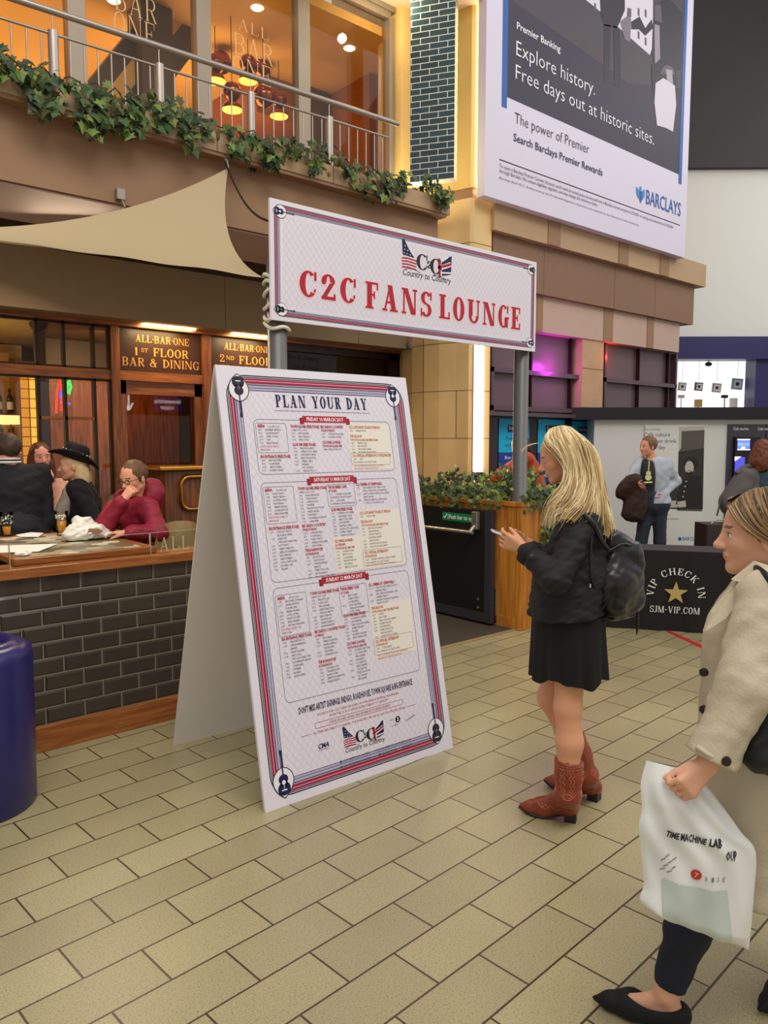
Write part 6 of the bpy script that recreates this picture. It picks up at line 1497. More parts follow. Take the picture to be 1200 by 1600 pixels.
# jacket
den = mat('black_denim', (30, 28, 28), .75, bump=.25, bscale=160, var=.12, vscale=9)
S = SDF(); add_torso(S, J, .022, .152, .108, .13, .108, .03)
hem = PX(885, 958, 3.40)
S.cone(PX(892, 900, 3.36), PX(884, 975, 3.36), .155, .158, .05); S.cone(PX(886, 900, 3.45), PX(880, 975, 3.45), .15, .155, .05)
for s_ in 'LR': add_arm(S, J, s_, .015, (.050, .044, .040, .034), .86 if s_ == 'L' else .66)
S.cone(PX(905, 792, 3.40), PX(903, 806, 3.40), .072, .085, .02)
S.folds(.007, 38, 1.2, (1, 1, 1.4)); S.folds(.004, 75, 3.1, (.7, .7, 1.6)); S.cut(hem, -cZ + cR * .10)
c0 = J['elL'].lerp(J['wrL'], .86); d0 = (J['wrL'] - J['elL']).normalized()
S.cut(J['elL'].lerp(J['wrL'], .90), d0) if 0 else None
jk = sdf_obj('jacket', o, S, .0065, [den])
b = MB()                                           # cuffs, hem band, seams, collar, button
dl_ = mat('denim_seam', (52, 48, 46), .7)
for s_, t0, t1, r in (('L', .74, .93, .051), ('R', .54, .72, .050)):
    p0, p1 = J['el' + s_].lerp(J['wr' + s_], t0), J['el' + s_].lerp(J['wr' + s_], t1); b.tube([p0, p0.lerp(p1, .15), p1], [r - .006, r + .004, r + .007], den, 22); b.tube([p1 - (p1 - p0) * .04, p1 + (p1 - p0) * .03], r - .002, den, 20); b.build('cuff', o); b = MB()
b = MB(); pc_ = J['elL'].lerp(J['wrL'], .84) - cH * .062; b.tube([pc_, pc_ - cH * .004], .009, mat('steel_button', (150, 146, 140), .3, .9), 12); b.build('button', o)
b = MB(); ctr = PX(885, 957, 3.405)
ring = [ctr + cR * .172 * math.cos(a) * .98 + cH * .150 * math.sin(a) + cZ * (.012 - .10 * -.172 * math.cos(a) * .9) for a in np.linspace(0, 2*PI, 49)]
for dz, r in ((.0, .010), (.035, .0035)): b.tube([p + cZ * dz for p in ring], r, den if dz == 0 else dl_, 8, False)
b.build('hem_band', o)
b = MB()
pts = catmull([PX(936, 805, 3.34), PX(925, 800, 3.27), PX(902, 806, 3.28), PX(884, 815, 3.33), PX(876, 826, 3.40)], 12)
for i, p in enumerate(pts[:-1]): b.tube([p + cZ * .0, pts[i + 1]], .020, den, 8)
b.tube(catmull([PX(935, 850, 3.25), PX(905, 855, 3.20), PX(880, 862, 3.22), PX(866, 868, 3.28)], 10), .003, dl_, 6); b.tube(catmull([PX(915, 820, 3.205), PX(925, 870, 3.215), PX(918, 920, 3.235), PX(905, 955, 3.25)], 10), .003, dl_, 6)
b.build('collar', o)
# skirt: pleated, with an uneven hem
skm = mat('black_skirt_cloth', (14, 12, 12), .8, bump=.1, bscale=80)
b = MB(); nr, na = 14, 96; vs = []
tc_, bc_ = PX(888, 955, 3.405), PX(890, 1056, 3.405)
for i in range(nr):
    t = i / (nr - 1)
    for k in range(na):
        a = 2*PI*k/na; w_ = .160 + .012 * t; dpt = .180 + .012 * t
        rip = 1 + t * (.045 * math.sin(11*a + 1) + .03 * math.sin(19*a)); z = -t * (.29 + .014 * math.sin(4*a + .6) + .008 * math.sin(9*a))
        vs.append(tc_.lerp(bc_, 0) + cR * (w_ * rip * math.cos(a) + .006 * t) + cH * dpt * rip * math.sin(a) + cZ * z)
b.add(vs, [(i*na + k, (i+1)*na + k, (i+1)*na + (k+1) % na, i*na + (k+1) % na) for i in range(nr-1) for k in range(na)], skm, True)
inn = [v - (v - Vector((tc_.x, tc_.y, v.z))).normalized() * .004 for v in vs]
b.add(inn, [(i*na + k, i*na + (k+1) % na, (i+1)*na + (k+1) % na, (i+1)*na + k) for i in range(nr-1) for k in range(na)], skm, True); b.build('skirt', o)
# cowboy boots
lea = mat('red_brown_leather', (136, 56, 34), .35, spec=.5, bump=.15, bscale=60, var=.22, vscale=14); heelm = mat('stacked_heel', (36, 28, 26), .45); stm = mat('cream_stitching', (190, 112, 84), .6)
def boot(an, top, heel, toe, gz):
    an, top, heel, toe = Vector(an), Vector(top), Vector(heel), Vector(toe); d = (toe - heel); d.z = 0; L_ = d.length; d.normalize(); sdv = d.cross(cZ)
    S = SDF(); ax = (top - an).normalized()
    S.cone(an, an.lerp(top, .55), .047, .056, .03); S.cone(an.lerp(top, .55), top, .056, .064, .03)
    hb = heel + cZ * .062; S.cone(an - cZ * .0, hb + d*.025, .046, .034, .03); S.cone(hb + d*.02, heel + d*L_*.60 + cZ*.040, .034, .036, .03); S.cone(heel + d*L_*.55 + cZ*.04, heel + d*L_*.80 + cZ*.034, .036, .026, .03); S.cone(heel + d*L_*.80 + cZ*.034, heel + d*(L_ - .012) + cZ*.034, .026, .010, .02)
    S.cone(an + d*.01, heel + d*L_*.55 + cZ*.052, .044, .026, .04)
    S.cut(top + ax*.0, ax - d*.10, .003); S.cut(Vector((0, 0, gz + .020)), -cZ, .004) if 0 else None
    p = sdf_obj('boot', o, S, .005, [lea])
    b = MB(); q = heel + cZ * (gz - heel.z)
    for x0, x1, z0, z1, w0 in ((-.012, .055, .0, .050, .031),):
        b.prism([q + d*x0*.6 + sdv*w0*.85, q + d*x1*.8 + sdv*w0*.85, q + d*x1*.8 - sdv*w0*.85, q + d*x0*.6 - sdv*w0*.85], cZ * z1, heelm)
    b.prism([q + d*t*L_ + sdv*w + cZ*(.044 - .042*min(1, t/.5) + .018*max(0, (t - .72)/.28)) for t, w in ((-.03, .02), (.0, .032), (.3, .03), (.55, .038), (.75, .033), (.9, .02), (1.0, .005))] + [q + d*t*L_ - sdv*w + cZ*(.044 - .042*min(1, t/.5) + .018*max(0, (t - .72)/.28)) for t, w in ((1.0, .005), (.9, .02), (.75, .033), (.55, .038), (.3, .03), (0, .032), (-.03, .02))], cZ * .007, heelm)
    b.build('heel', p)
    b = MB(); V_ = lambda a, t: None                # stitched scrolls, laid on the leather surface
    def on(pt, out):
        pt, out = Vector(pt), Vector(out).normalized(); lo_, hi_ = 0., .12
        for _ in range(16):
            mid = (lo_ + hi_) / 2
            if S.ev(_a([list(pt + out * mid)]))[0] < 0: lo_ = mid
            else: hi_ = mid
        return pt + out * (hi_ + .0004)
    def line(f, n=16, r=.0013): b.tube([on(*f(k / (n - 1))) for k in range(n)], r, stm, 5)
    for a0 in (0, PI/2, PI, 1.5*PI):
        for sgn in (-1, 1):
            for lay in (0, .22):
                def f(t, a0=a0, sgn=sgn, lay=lay):
                    a = a0 + sgn * (.12 + lay + .26 * abs(math.sin(t * PI * 4.5)) * (1 - .5*t)); pt = an.lerp(top, .08 + .82 * t); return pt, d * math.cos(a) + sdv * math.sin(a)
                line(f, 34)
        def g(t, a0=a0): a = a0 + .38 * math.cos(2*PI*t); return an.lerp(top, .10 + .08 * math.sin(2*PI*t)) , d * math.cos(a) + sdv * math.sin(a)
        line(g, 20, .0017)
    for dz in (.0, .012):
        def r_(t, dz=dz): a = 2*PI*t; return top - ax * (.012 + dz), d * math.cos(a) + sdv * math.sin(a)
        line(r_, 30)
    for sgn in (-1, 1):
        for ww in (.4, .7):
            def v_(t, sgn=sgn, ww=ww): return heel + d * L_ * (.42 + .42 * t) + cZ * .035, sdv * sgn * (1.1 - t*ww) + cZ * (.5 + .8*t + .25 * math.sin(t * 14))
            line(v_, 24)
        def w_(t, sgn=sgn): return heel + d * (.01 + .12 * t) + cZ * (.07 + .012 * math.sin(t * 20)), sdv * sgn + d * (-.6 + t)
        line(w_, 24)
    b.build('stitching', p)
    b = MB()
    for sgn in (-1, 1): c = top + sdv * sgn * .064; b.tube([c - ax * .05, c + ax * .008, c + ax * .008 - sdv * sgn * .012, c - ax * .04 - sdv * sgn * .012], .006, lea, 6)
    b.build('pull_strap', p)
hL = fl(898, 1283); hR = fl(934, 1251)
boot(PX(889, 1243, 3.28), PX(889, 1187, 3.285), hL, fl(810, 1268) + Vector((0, 0, 0)), 0.0)
boot(PX(917, 1212, 3.50), PX(893, 1152, 3.50), hR, fl(850, 1226), 0.0)
# hair
bl = [mat('blonde_hair', (214, 190, 140), .45), mat('blonde_hair_dark', (164, 132, 86), .5), mat('blonde_hair_light', (236, 218, 176), .4), mat('blonde_hair_gold', (196, 164, 108), .45)]
b = MB()
GN = [[PX(858, 672, 3.40), PX(850, 687, 3.345), PX(866, 704, 3.315), PX(880, 727, 3.31), PX(880, 756, 3.29), PX(859, 784, 3.255), PX(845, 820, 3.25)],
      [PX(866, 668, 3.40), PX(866, 685, 3.325), PX(882, 710, 3.305), PX(889, 742, 3.30), PX(880, 775, 3.255), PX(862, 796, 3.235), PX(860, 822, 3.23)],
      [PX(876, 666, 3.40), PX(884, 684, 3.315), PX(897, 715, 3.30), PX(902, 750, 3.29), PX(895, 780, 3.225), PX(878, 800, 3.205), PX(870, 816, 3.21)],
      [PX(884, 666, 3.40), PX(904, 688, 3.315), PX(915, 720, 3.305), PX(921, 755, 3.28), PX(913, 785, 3.205), PX(902, 800, 3.195), PX(890, 812, 3.19)],
      [PX(892, 668, 3.41), PX(920, 694, 3.33), PX(931, 730, 3.32), PX(938, 768, 3.30), PX(944, 800, 3.27), PX(948, 822, 3.275), PX(952, 840, 3.29)],
      [PX(894, 670, 3.42), PX(926, 702, 3.39), PX(938, 742, 3.385), PX(946, 782, 3.375), PX(953, 812, 3.36), PX(957, 836, 3.37), PX(958, 850, 3.38)],
      [PX(892, 669, 3.43), PX(926, 702, 3.43), PX(938, 742, 3.44), PX(946, 782, 3.46), PX(950, 808, 3.47), PX(954, 828, 3.48), PX(956, 842, 3.49)],
      [PX(884, 667, 3.43), PX(908, 688, 3.49), PX(920, 722, 3.50), PX(926, 760, 3.52), PX(930, 790, 3.56), PX(932, 808, 3.58), PX(934, 820, 3.59)],
      [PX(872, 667, 3.42), PX(876, 684, 3.485), PX(888, 715, 3.50), PX(892, 750, 3.51), PX(885, 780, 3.56), PX(872, 800, 3.57), PX(868, 816, 3.57)],
      [PX(860, 671, 3.41), PX(856, 688, 3.455), PX(872, 710, 3.485), PX(884, 738, 3.495), PX(880, 765, 3.51), PX(860, 790, 3.53), PX(854, 812, 3.53)]]
inner = [[HF(0, -.02, 0).lerp(p, .955) if i < 4 else p + (cH * .006 if j < 5 else -cH * .006) for i, p in enumerate(g)] for j, g in enumerate(GN)]
sheet_loft(b, inner, bl[3]); strands(b, GN, 46, bl, .0040, .007, 18, .008); strands(b, GN, 12, [bl[2], bl[0]], .0022, .016, 18, .022)
top_ = [[HF(-.0, .055, .098), HF(.0, .02, .121), HF(0, -.03, .122), HF(0, -.08, .09)]]
for k in range(3):
    q = [PX(842, 692, 3.38), PX(828, 694 + k, 3.38 - k*.004), PX(819, 699 + 1.5*k, 3.38), PX(814 + k, 705 + k, 3.38)]; b.tube(catmull(q, 10), .0007, bl[2], 5)
b.build('hair', o)
S = SDF(); S.ell(HF(0, -.022, .034), [.081*.93, .099*.93, .091*.93], HF.ax(), .01); S.ell(HF(0, .10, -.045), [.07*.93, .085*.93, .115*.93], HF.ax(), .01, True)
sdf_obj('scalp_hair', o, S, .006, [bl[3]])
# phone
b = MB(); pa_ = (left * .80 + cZ * .30 + cH * .0).normalized(); pw = cH; pn = pa_.cross(pw); b.obox(phone_c, pa_ * .060, pw * .031, pn * .0042, mat('white_phone', (236, 236, 238), .25)); po = b
ph = empty('mobile_phone', phone_c, 'white mobile phone held in the blonde woman\'s hands', 'phone'); b.build('case', ph)
b = MB(); sgn = 1 if pn.z > 0 else -1; b.obox(phone_c + pn * sgn * .0045, pa_ * .052, pw * .028, pn * .0004, mat('phone_screen', (40, 44, 52), .15, emit=.25, ecol=(190, 200, 220))); b.build('screen', ph)
# backpack
blk_l = mat('black_soft_leather', (20, 20, 22), .32, spec=.5, bump=.15, bscale=50)
bo = empty('backpack', PX(966, 965, 3.36), 'black leather backpack hanging from the blonde woman\'s shoulders', 'backpack')
S = SDF(); S.cone(PX(957, 848, 3.34), PX(985, 862, 3.36), .06, .055, .06); S.cone(PX(958, 900, 3.32), PX(978, 895, 3.40), .085, .08, .08); S.cone(PX(956, 935, 3.31), PX(984, 930, 3.41), .075, .06, .08); S.cone(PX(962, 955, 3.33), PX(985, 945, 3.40), .045, .04, .06)
S.folds(.007, 30, 2.2); S.folds(.004, 60, .4); sdf_obj('bag_body', bo, S, .007, [blk_l])
b = MB(); b.tube(catmull([PX(953, 860, 3.275), PX(975, 850, 3.285), PX(998, 862, 3.34), PX(1003, 885, 3.37)], 12), .006, blk_l, 6); b.tube(catmull([PX(1001, 868, 3.34), PX(990, 890, 3.29), PX(962, 925, 3.235), PX(935, 958, 3.25)], 12), .0035, blk_l, 6); b.build('flap_edge', bo)
b = MB(); b.tube(catmull([PX(912, 803, 3.205), PX(928, 820, 3.19), PX(940, 845, 3.22), PX(950, 858, 3.26)], 12), .011, blk_l, 6); b.build('strap', bo); b = MB(); b.tube(catmull([PX(924, 835, 3.19), PX(922, 880, 3.19), PX(926, 910, 3.21), PX(940, 935, 3.25)], 12), .006, blk_l, 6); b.build('strap', bo); b = MB(); b.tube(catmull([PX(996, 930, 3.37), PX(997, 950, 3.36), PX(996, 975, 3.36), PX(995, 992, 3.36)], 8), [.006, .006, .006, .005, .008, .008, .005, .002], blk_l, 6); b.build('strap', bo)
b = MB(); b.ball(PX(1002, 873, 3.335), .007, mat('bright_buckle', (206, 204, 210), .2, .9), 10); b.tube([PX(922, 912, 3.20), PX(922, 918, 3.20)], .005, mat('bright_buckle', (206, 204, 210), .2, .9), 8); b.build('buckle', bo)
# ------------------------------------------------------------------ woman in the trench coat striding past with a carrier bag
D0 = 2.19
o = empty('person', fl(1120, 1600), 'woman in a beige trench coat walking past at the right edge', 'person')
HF = Frame(PX(1183, 834, 2.13), left * .95 + cH * .26 - cZ * .05, cZ, 1.0)
J = dict(shL=PX(1200, 932, 1.99), shR=PX(1212, 932, 2.36), elL=PX(1168, 1064, 1.93), elR=PX(1240, 1070, 2.40), wrL=PX(1106, 1194, 1.91), wrR=PX(1215, 1180, 2.40),
         hipL=PX(1190, 1215, 2.11), hipR=PX(1200, 1215, 2.28), knL=PX(1098, 1385, 2.12), knR=PX(1255, 1395, 2.31), anL=PX(1042, 1548, 2.13), anR=PX(1290, 1500, 2.34), front=left)
S = SDF(); add_head(S, HF, True, True); S.cone(HF(0, -.03, -.05), PX(1205, 925, 2.18), .050, .058, .02); add_torso(S, J, 0, .14, .095, .12, .10)
for s_ in 'LR': add_arm(S, J, s_, 0, (.046, .038, .034, .026)); add_leg(S, J, s_, 0, (.085, .056, .05, .036))
toeL = fl(934, 1566, .012); add_foot(S, J['anL'] + cZ*.004, toeL + (J['anL'] - toeL)*.10 + cZ*.006, -.010); add_foot(S, J['anR'], fl(1200, 1575, .03), -.010)
add_hand(S, J['wrL'], PX(1086, 1216, 1.90) - J['wrL'], cH * .95 - cR * .1, left * .8 + cZ * .3, (.75, 1.5, 1.0), .168, .05, .2)
sdf_obj('body', o, S, .0046, skin_mats('trench', (226, 170, 138), (204, 136, 116), (128, 98, 74)), head_mats(HF))
khaki = mat('beige_trench_cloth', (196, 184, 158), .75, bump=.2, bscale=120, var=.05, vscale=5)
S = SDF(); add_torso(S, J, .035, .155, .115, .14, .12, .02)
S.cone(PX(1203, 1010, 2.17), PX(1206, 1370, 2.20), .160, .215, .06); S.cone(PX(1185, 1000, 2.12), PX(1180, 1365, 2.14), .13, .17, .06); S.cone(PX(1220, 1000, 2.25), PX(1225, 1365, 2.30), .13, .17, .06)
S.folds(.010, 17, .6, (1, 1, .5)); S.folds(.004, 46, 2.0, (1, 1, .8)); S.cut(PX(1200, 1362, 2.2), -cZ)
sdf_obj('coat', o, S, .009, [khaki])
S = SDF(); add_arm(S, J, 'L', .019, (.060, .054, .050, .042), .90, .03); S.cone(J['elL'].lerp(J['wrL'], .74), J['elL'].lerp(J['wrL'], .93), .060, .064, .01); S.folds(.006, 22, 1.0, (1, 1, 1.3)); S.folds(.004, 55, .2); S.cut(J['elL'].lerp(J['wrL'], .94), J['wrL'] - J['elL'])
sdf_obj('sleeve', o, S, .006, [khaki])
S = SDF(); add_arm(S, J, 'R', .019, (.060, .054, .050, .042), .92, .03); S.folds(.008, 26, 2.0); sdf_obj('sleeve', o, S, .010, [khaki])
dbt = mat('dark_horn_button', (44, 34, 30), .3)
b = MB(); p = PX(1134, 1189, 1.852); b.tube([p, p - cH * .006], [.013, .012], dbt, 14); sp_ = J['elL'].lerp(J['wrL'], .78); b.build('cuff_button', o)
b = MB(); b.tube(catmull([PX(1088, 1166, 1.875), PX(1112, 1182, 1.86), PX(1138, 1186, 1.862), PX(1152, 1176, 1.87)], 10), .007, khaki, 6); b.build('cuff_strap', o)
for q in ((1092, 1050), (1092, 1108)):
    b = MB(); p = PX(q[0] + 9, q[1], 2.04); b.tube([p, p + left * .008 - cH * .006], [.012, .011], dbt, 12); b.build('coat_button', o)
b = MB()
def flat(pts, t, M): b.prism([PX(*p) for p in pts], -cH * t, M)
flat([(1142, 905, 2.05), (1178, 876, 2.05), (1210, 886, 2.05), (1196, 900, 2.03), (1168, 910, 2.02)], .018, khaki)
flat([(1150, 905, 2.06), (1170, 910, 2.04), (1130, 965, 2.03), (1098, 985, 2.04), (1110, 955, 2.05)], .014, khaki); b.build('collar', o)
jean = mat('dark_denim', (26, 30, 44), .8, bump=.25, bscale=180)
S = SDF(); S.cone(J['hipL'], J['knL'], .095, .068, .03); S.cone(J['knL'], J['knL'].lerp(J['anL'], .4), .068, .062, .03); S.cone(J['knL'].lerp(J['anL'], .4), J['anL'].lerp(J['knL'], .06), .062, .047, .03); S.cone(J['hipR'], J['knR'], .095, .068, .03); S.cone(J['knR'], J['anR'].lerp(J['knR'], .1), .066, .047, .03); S.cone(J['hipL'], J['hipR'], .12, .12, .05)
S.folds(.004, 50, .9); S.cut(J['anL'].lerp(J['knL'], .06), J['anL'] - J['knL']); sdf_obj('jeans', o, S, .007, [jean])
suede = mat('black_suede', (16, 15, 17), .75)
for an, toe in ((J['anL'], toeL), (J['anR'], fl(1190, 1577, .02))):
    d = toe - an; d.z = 0; L_ = d.length; d.normalize(); g = Vector((an.x, an.y, 0)); S = SDF()
    S.cone(g - d*.035 + cZ*.042, g + d*.03 + cZ*.034, .037, .036, .03); S.cone(g + d*.03 + cZ*.03, g + d*(L_ - .10) + cZ*.032, .036, .041, .03); S.cone(g + d*(L_ - .10) + cZ*.034, g + d*(L_ - .035) + cZ*.028, .040, .026, .03); S.cone(g + d*(L_ - .035) + cZ*.028, g + d*(L_ + .01) + cZ*.024, .024, .008, .02)
    S.ell(g + d*.035 + cZ*.085, (.036, .085, .048), (d.cross(cZ), d, cZ), .01, True); S.cut(g + cZ*.006, -cZ); sdf_obj('shoe', o, S, .0055, [suede])
hb_ = [mat('brown_hair', (118, 90, 58), .45), mat('brown_hair_dark', (78, 58, 38), .5), mat('brown_hair_light', (158, 126, 82), .45)]
S = SDF(); S.ell(HF(0, -.026, .034), (.082, .101, .092), HF.ax(), .01); S.ell(HF(0, .120, -.040), (.09, .080, .098), HF.ax(), .012, True); S.ell(HF(0, .03, -.10), (.10, .075, .085), HF.ax(), .012, True); sdf_obj('scalp_hair', o, S, .006, [hb_[0]])
b = MB(); GB = []
for th in np.radians(np.linspace(28, 150, 11)):
    a = (math.degrees(th) - 34) / 78
    GB.append([HF(-.006, -.022 + .101 * math.cos(th), .034 + .095 * math.sin(th)), HF(-.046, .070 - .13 * a, .082 + .006 * a), HF(-.078, .048 - .115 * a, .036 + .008 * a), HF(-.088, .004 - .085 * a, -.002 + .008 * a), HF(-.082, -.055 - .045 * a, -.040)])
def shell(g):
    o_ = []
    for p in g:
        L = HF.loc(_a([list(p)]))[0]; q = (L - _a((0, -.026, .034))) / _a((.082, .101, .092)); e = np.linalg.norm(q); L = L if e > 1.035 else _a((0, -.026, .034)) + q / e * 1.035 * _a((.082, .101, .092)); o_.append(HF(*L))
    return o_
GB = [shell(catmull(g, 9)) for g in GB]
strands(b, GB, 44, hb_, .0034, .003, 14, .002); strands(b, [shell(catmull(g, 9)) for g in [[HF(.0, .062 - .1*a, .10 + .022*math.sin(a*2.4)), HF(.05, .052 - .11*a, .095), HF(.08, .03 - .1*a, .05), HF(.084, -.02 - .07*a, 0), HF(.078, -.07 - .03*a, -.04)] for a in np.linspace(-.1, 1, 5)]], 30, hb_, .0032, .004, 12, .003)
b.build('hair', o)
# carrier bag held in her hand
wb = mat('white_carrier_plastic', (232, 234, 230), .3, spec=.5)
bgo = empty('carrier_bag', PX(1100, 1485, 1.98), 'white plastic carrier bag with black lettering in the trench coat woman hand', 'bag')
rows = [(1010, 1188, 1082, 1204), (1001, 1225, 1103, 1226), (1003, 1263, 1132, 1264), (998, 1292, 1158, 1300), (1002, 1335, 1181, 1332), (1006, 1380, 1178, 1400), (1001, 1409, 1174, 1448), (1036, 1435, 1170, 1484)]
NU, NV = 44, 56; BD = 1.955
Lc = catmull([Vector((r[0], r[1], 0)) for r in rows], NV); Rc = catmull([Vector((r[2], r[3], 0)) for r in rows], NV)
def bag_pt(u, v, side):
    p = Lc[v].lerp(Rc[v], u / (NU - 1)); e = math.sin(PI * u / (NU - 1)) ** .55 * min(1, (NV - 1 - v) / 5) ** .5 * min(1, (v + .001) / 14 + .10)
    t = u / (NU - 1); s_ = v / (NV - 1)
    w_ = .006 * math.sin(9*t + 5*s_) * math.sin(7*s_ + 2*t) + .004 * math.sin(23*t - 9*s_ + 2*math.sin(6*s_)) + .010 * max(0, .55 - s_) * math.sin(14 * t + 4*s_)
    return PX(p.x, p.y, BD) + cH * (side * .042 * e + w_ * (1 if side < 0 else .7) * min(1, e * 2))
b = MB()
for side in (-1, 1):
    vs = [bag_pt(u, v, side) for v in range(NV) for u in range(NU)]
    fs = [(v*NU+u, v*NU+u+1, (v+1)*NU+u+1, (v+1)*NU+u) for v in range(NV-1) for u in range(NU-1)]
    b.add(vs, fs if side > 0 else [f[::-1] for f in fs], wb, True)
bgb = b.build('bag_body', bgo)
b = MB()                                            # contents showing through as a pale green-grey box print, then lettering
def bag_at(px_, py_):
    a, c = 0., NV - 1.001
    def row(v): k = int(v); return Lc[k].lerp(Lc[k+1], v - k), Rc[k].lerp(Rc[k+1], v - k)
    for _ in range(26):
        m_ = (a + c) / 2; l_, r_2 = row(m_); yy = l_.y + (px_ - l_.x) * (r_2.y - l_.y) / (r_2.x - l_.x + 1e-6)
        if yy < py_: a = m_
        else: c = m_
    l_, r_2 = row(a); u = min(max((px_ - l_.x) / (r_2.x - l_.x) * (NU - 1), 0), NU - 1.001); k = int(u); v = int(a)
    p0 = bag_pt(k, v, -1).lerp(bag_pt(k+1, v, -1), u - k); p1 = bag_pt(k, v+1, -1).lerp(bag_pt(k+1, v+1, -1), u - k)
    return p0.lerp(p1, a - v) - cH * .0025
class BagPlane:
    def __init__(s, x, y, ang): s.x, s.y, s.a = x, y, ang
    def P(s, u, v, h=0): return bag_at(s.x + u * math.cos(s.a) + v * math.sin(s.a), s.y + u * math.sin(s.a) - v * math.cos(s.a)) - cH * h
inkb = mat('bag_black_print', (30, 30, 32), .5)
put_text(b, BagPlane(1033, 1297, .15), 'TIME MACHINE', 0, 0, 10, inkb, w=58, bold=.03, lift=.0006, res=1); put_text(b, BagPlane(1095, 1306, .2), 'LAB', 0, 0, 11, inkb, w=22, bold=.03, lift=.0006, res=1); put_text(b, BagPlane(1121, 1329, .22), 'OUP', 0, 0, 12, inkb, w=21, bold=.03, lift=.0006, res=1)
for i, (x, y) in enumerate(((1036, 1328), (1030, 1334), (1040, 1337), (1034, 1343), (1045, 1345), (1039, 1352), (1047, 1332), (1030, 1350))): put_text(b, BagPlane(x - 4, y, .3), 'xx', 0, 0, 3.2, mat('bag_grey_print', (110, 112, 110), .5), w=7, lift=.0006, res=1) if 0 else put_line(b, BagPlane(x, y, -.5), [(-4, 0), (4, .6)], 1.3, mat('bag_grey_print', (110, 112, 110), .5), .0006)
put_poly(b, BagPlane(1077, 1352, 0), disc(0, 0, 7.2, 8, 14), mat('bag_red_print', (196, 50, 44), .5), .0006); put_text(b, BagPlane(1074, 1356, .15), '7', 0, 0, 8, mat('bag_pale_print', (232, 214, 208), .5), w=5, lift=.0014, res=1)
for i, c in enumerate('RISE'): put_text(b, BagPlane(1089 + i * 10, 1360 + i * 1.6, .15), c, 0, 0, 7, mat('bag_grey_print', (110, 112, 110), .5), w=3.6, lift=.0006, res=1)
b.build('lettering', bgb)
b = MB(); q = [bag_at(x, y) - cH * .0004 for x, y in ((1030, 1360), (1060, 1345), (1100, 1366), (1128, 1375), (1135, 1462), (1030, 1428))]
NG = 10
g_ = [[bag_at(1030 + (1127 + 8 * j / NG - 1030) * i / NG, (1366 + i * 1.4) + (1424 + 3.6 * i - 1366 - i * 1.4) * j / NG) - cH * .0003 for i in range(NG + 1)] for j in range(NG + 1)]
b.add([p for r in g_ for p in r], [(j*(NG+1)+i, (j+1)*(NG+1)+i, (j+1)*(NG+1)+i+1, j*(NG+1)+i+1) for j in range(NG) for i in range(NG)], mat('bag_contents_tint', (196, 206, 198), .4), True); b.build('grey_green_print', bgb)
# black shoulder bag
sbo = empty('shoulder_bag', PX(1205, 1190, 2.2), 'black quilted shoulder bag at the hip of the trench coat woman', 'bag')
S = SDF(); S.cone(PX(1208, 1110, 1.93), PX(1192, 1172, 1.92), .055, .062, .05); S.cone(PX(1225, 1105, 1.94), PX(1235, 1175, 1.93), .06, .065, .05); S.folds(.008, 60, 1.); sdf_obj('bag_body', sbo, S, .007, [mat('black_quilted_cloth', (20, 24, 24), .5)])
b = MB(); b.tube(catmull([PX(1176, 884, 2.06), PX(1196, 897, 1.955), PX(1212, 930, 1.92), PX(1228, 1010, 1.88), PX(1222, 1095, 1.90)], 14), .008, mat('black_strap', (16, 15, 16), .5), 6); b.build('strap', sbo)

# ------------------------------------------------------------------ people at a distance: one builder, each with own pose and clothes
def person(label, base, HFr, J, skin, h=.012, hh=.008, fem=False, hands=True, top=None, top_name='jacket', top_mats=(), top_mf=None, bottom=None, shoes=None, hands_d=None, torso=(.155, .105, .13, .11), nrel=0, sleeve=1., mouth=0., toes=None):
    o = empty('person', base, label, 'person'); S = SDF(); add_head(S, HFr, fem, True, mouth)
    ms = (J['shL'] + J['shR']) / 2
    S.cone(HFr(0, -.028, -.05), ms + cZ * .01, .052, .062, .02); add_torso(S, J, 0, *torso)
    for s_ in 'LR': add_arm(S, J, s_); add_leg(S, J, s_)
    if toes:
        for s_ in 'LR': add_foot(S, J['an' + s_], toes[s_], -.002)
    for s_ in 'LR':
        if hands_d and s_ in hands_d: add_hand(S, J['wr' + s_], *hands_d[s_])
        else: d = (J['wr' + s_] - J['el' + s_]); add_hand(S, J['wr' + s_], d, J['front'] * -.2 + (ms - J['wr' + s_]), J['front'], (.35, .45, .3), .17)
    sdf_obj('body', o, S, hh, skin, head_mats(HFr))
    if top is not None:
        S = SDF(); add_torso(S, J, .026, *torso)
        for s_ in 'LR': add_arm(S, J, s_, .022, to=sleeve)
        S.folds(.008, 28, 1.3, (1, 1, 1.2)); S.folds(.004, 60, .3)
        if 'hem' in J: S.cut(J['hem'], -cZ)
        for s_ in 'LR': pass
        sdf_obj(top_name, o, S, h, [top] + list(top_mats), top_mf)
    if bottom is not None:
        S = SDF(); S.cone(J['hipL'], J['hipR'], torso[3] + .012, torso[3] + .012, .05); S.cone((J['hipL'] + J['hipR']) / 2, (J['hipL'] + J['hipR']) / 2 + cZ * .10, torso[3] + .02, torso[2] + .005, .05)
        for s_ in 'LR': add_leg(S, J, s_, .014)
        S.folds(.005, 34, .4, (1, 1, 1.2)); sdf_obj('trousers', o, S, h, [bottom])
    if shoes is not None and toes:
        for s_ in 'LR': S = SDF(); add_foot(S, J['an' + s_], toes[s_], .010); S.cut(Vector((0, 0, .002)), -cZ); S.cut(J['an' + s_] + cZ * .01, cZ); sdf_obj('shoe', o, S, h, [shoes])
    return o
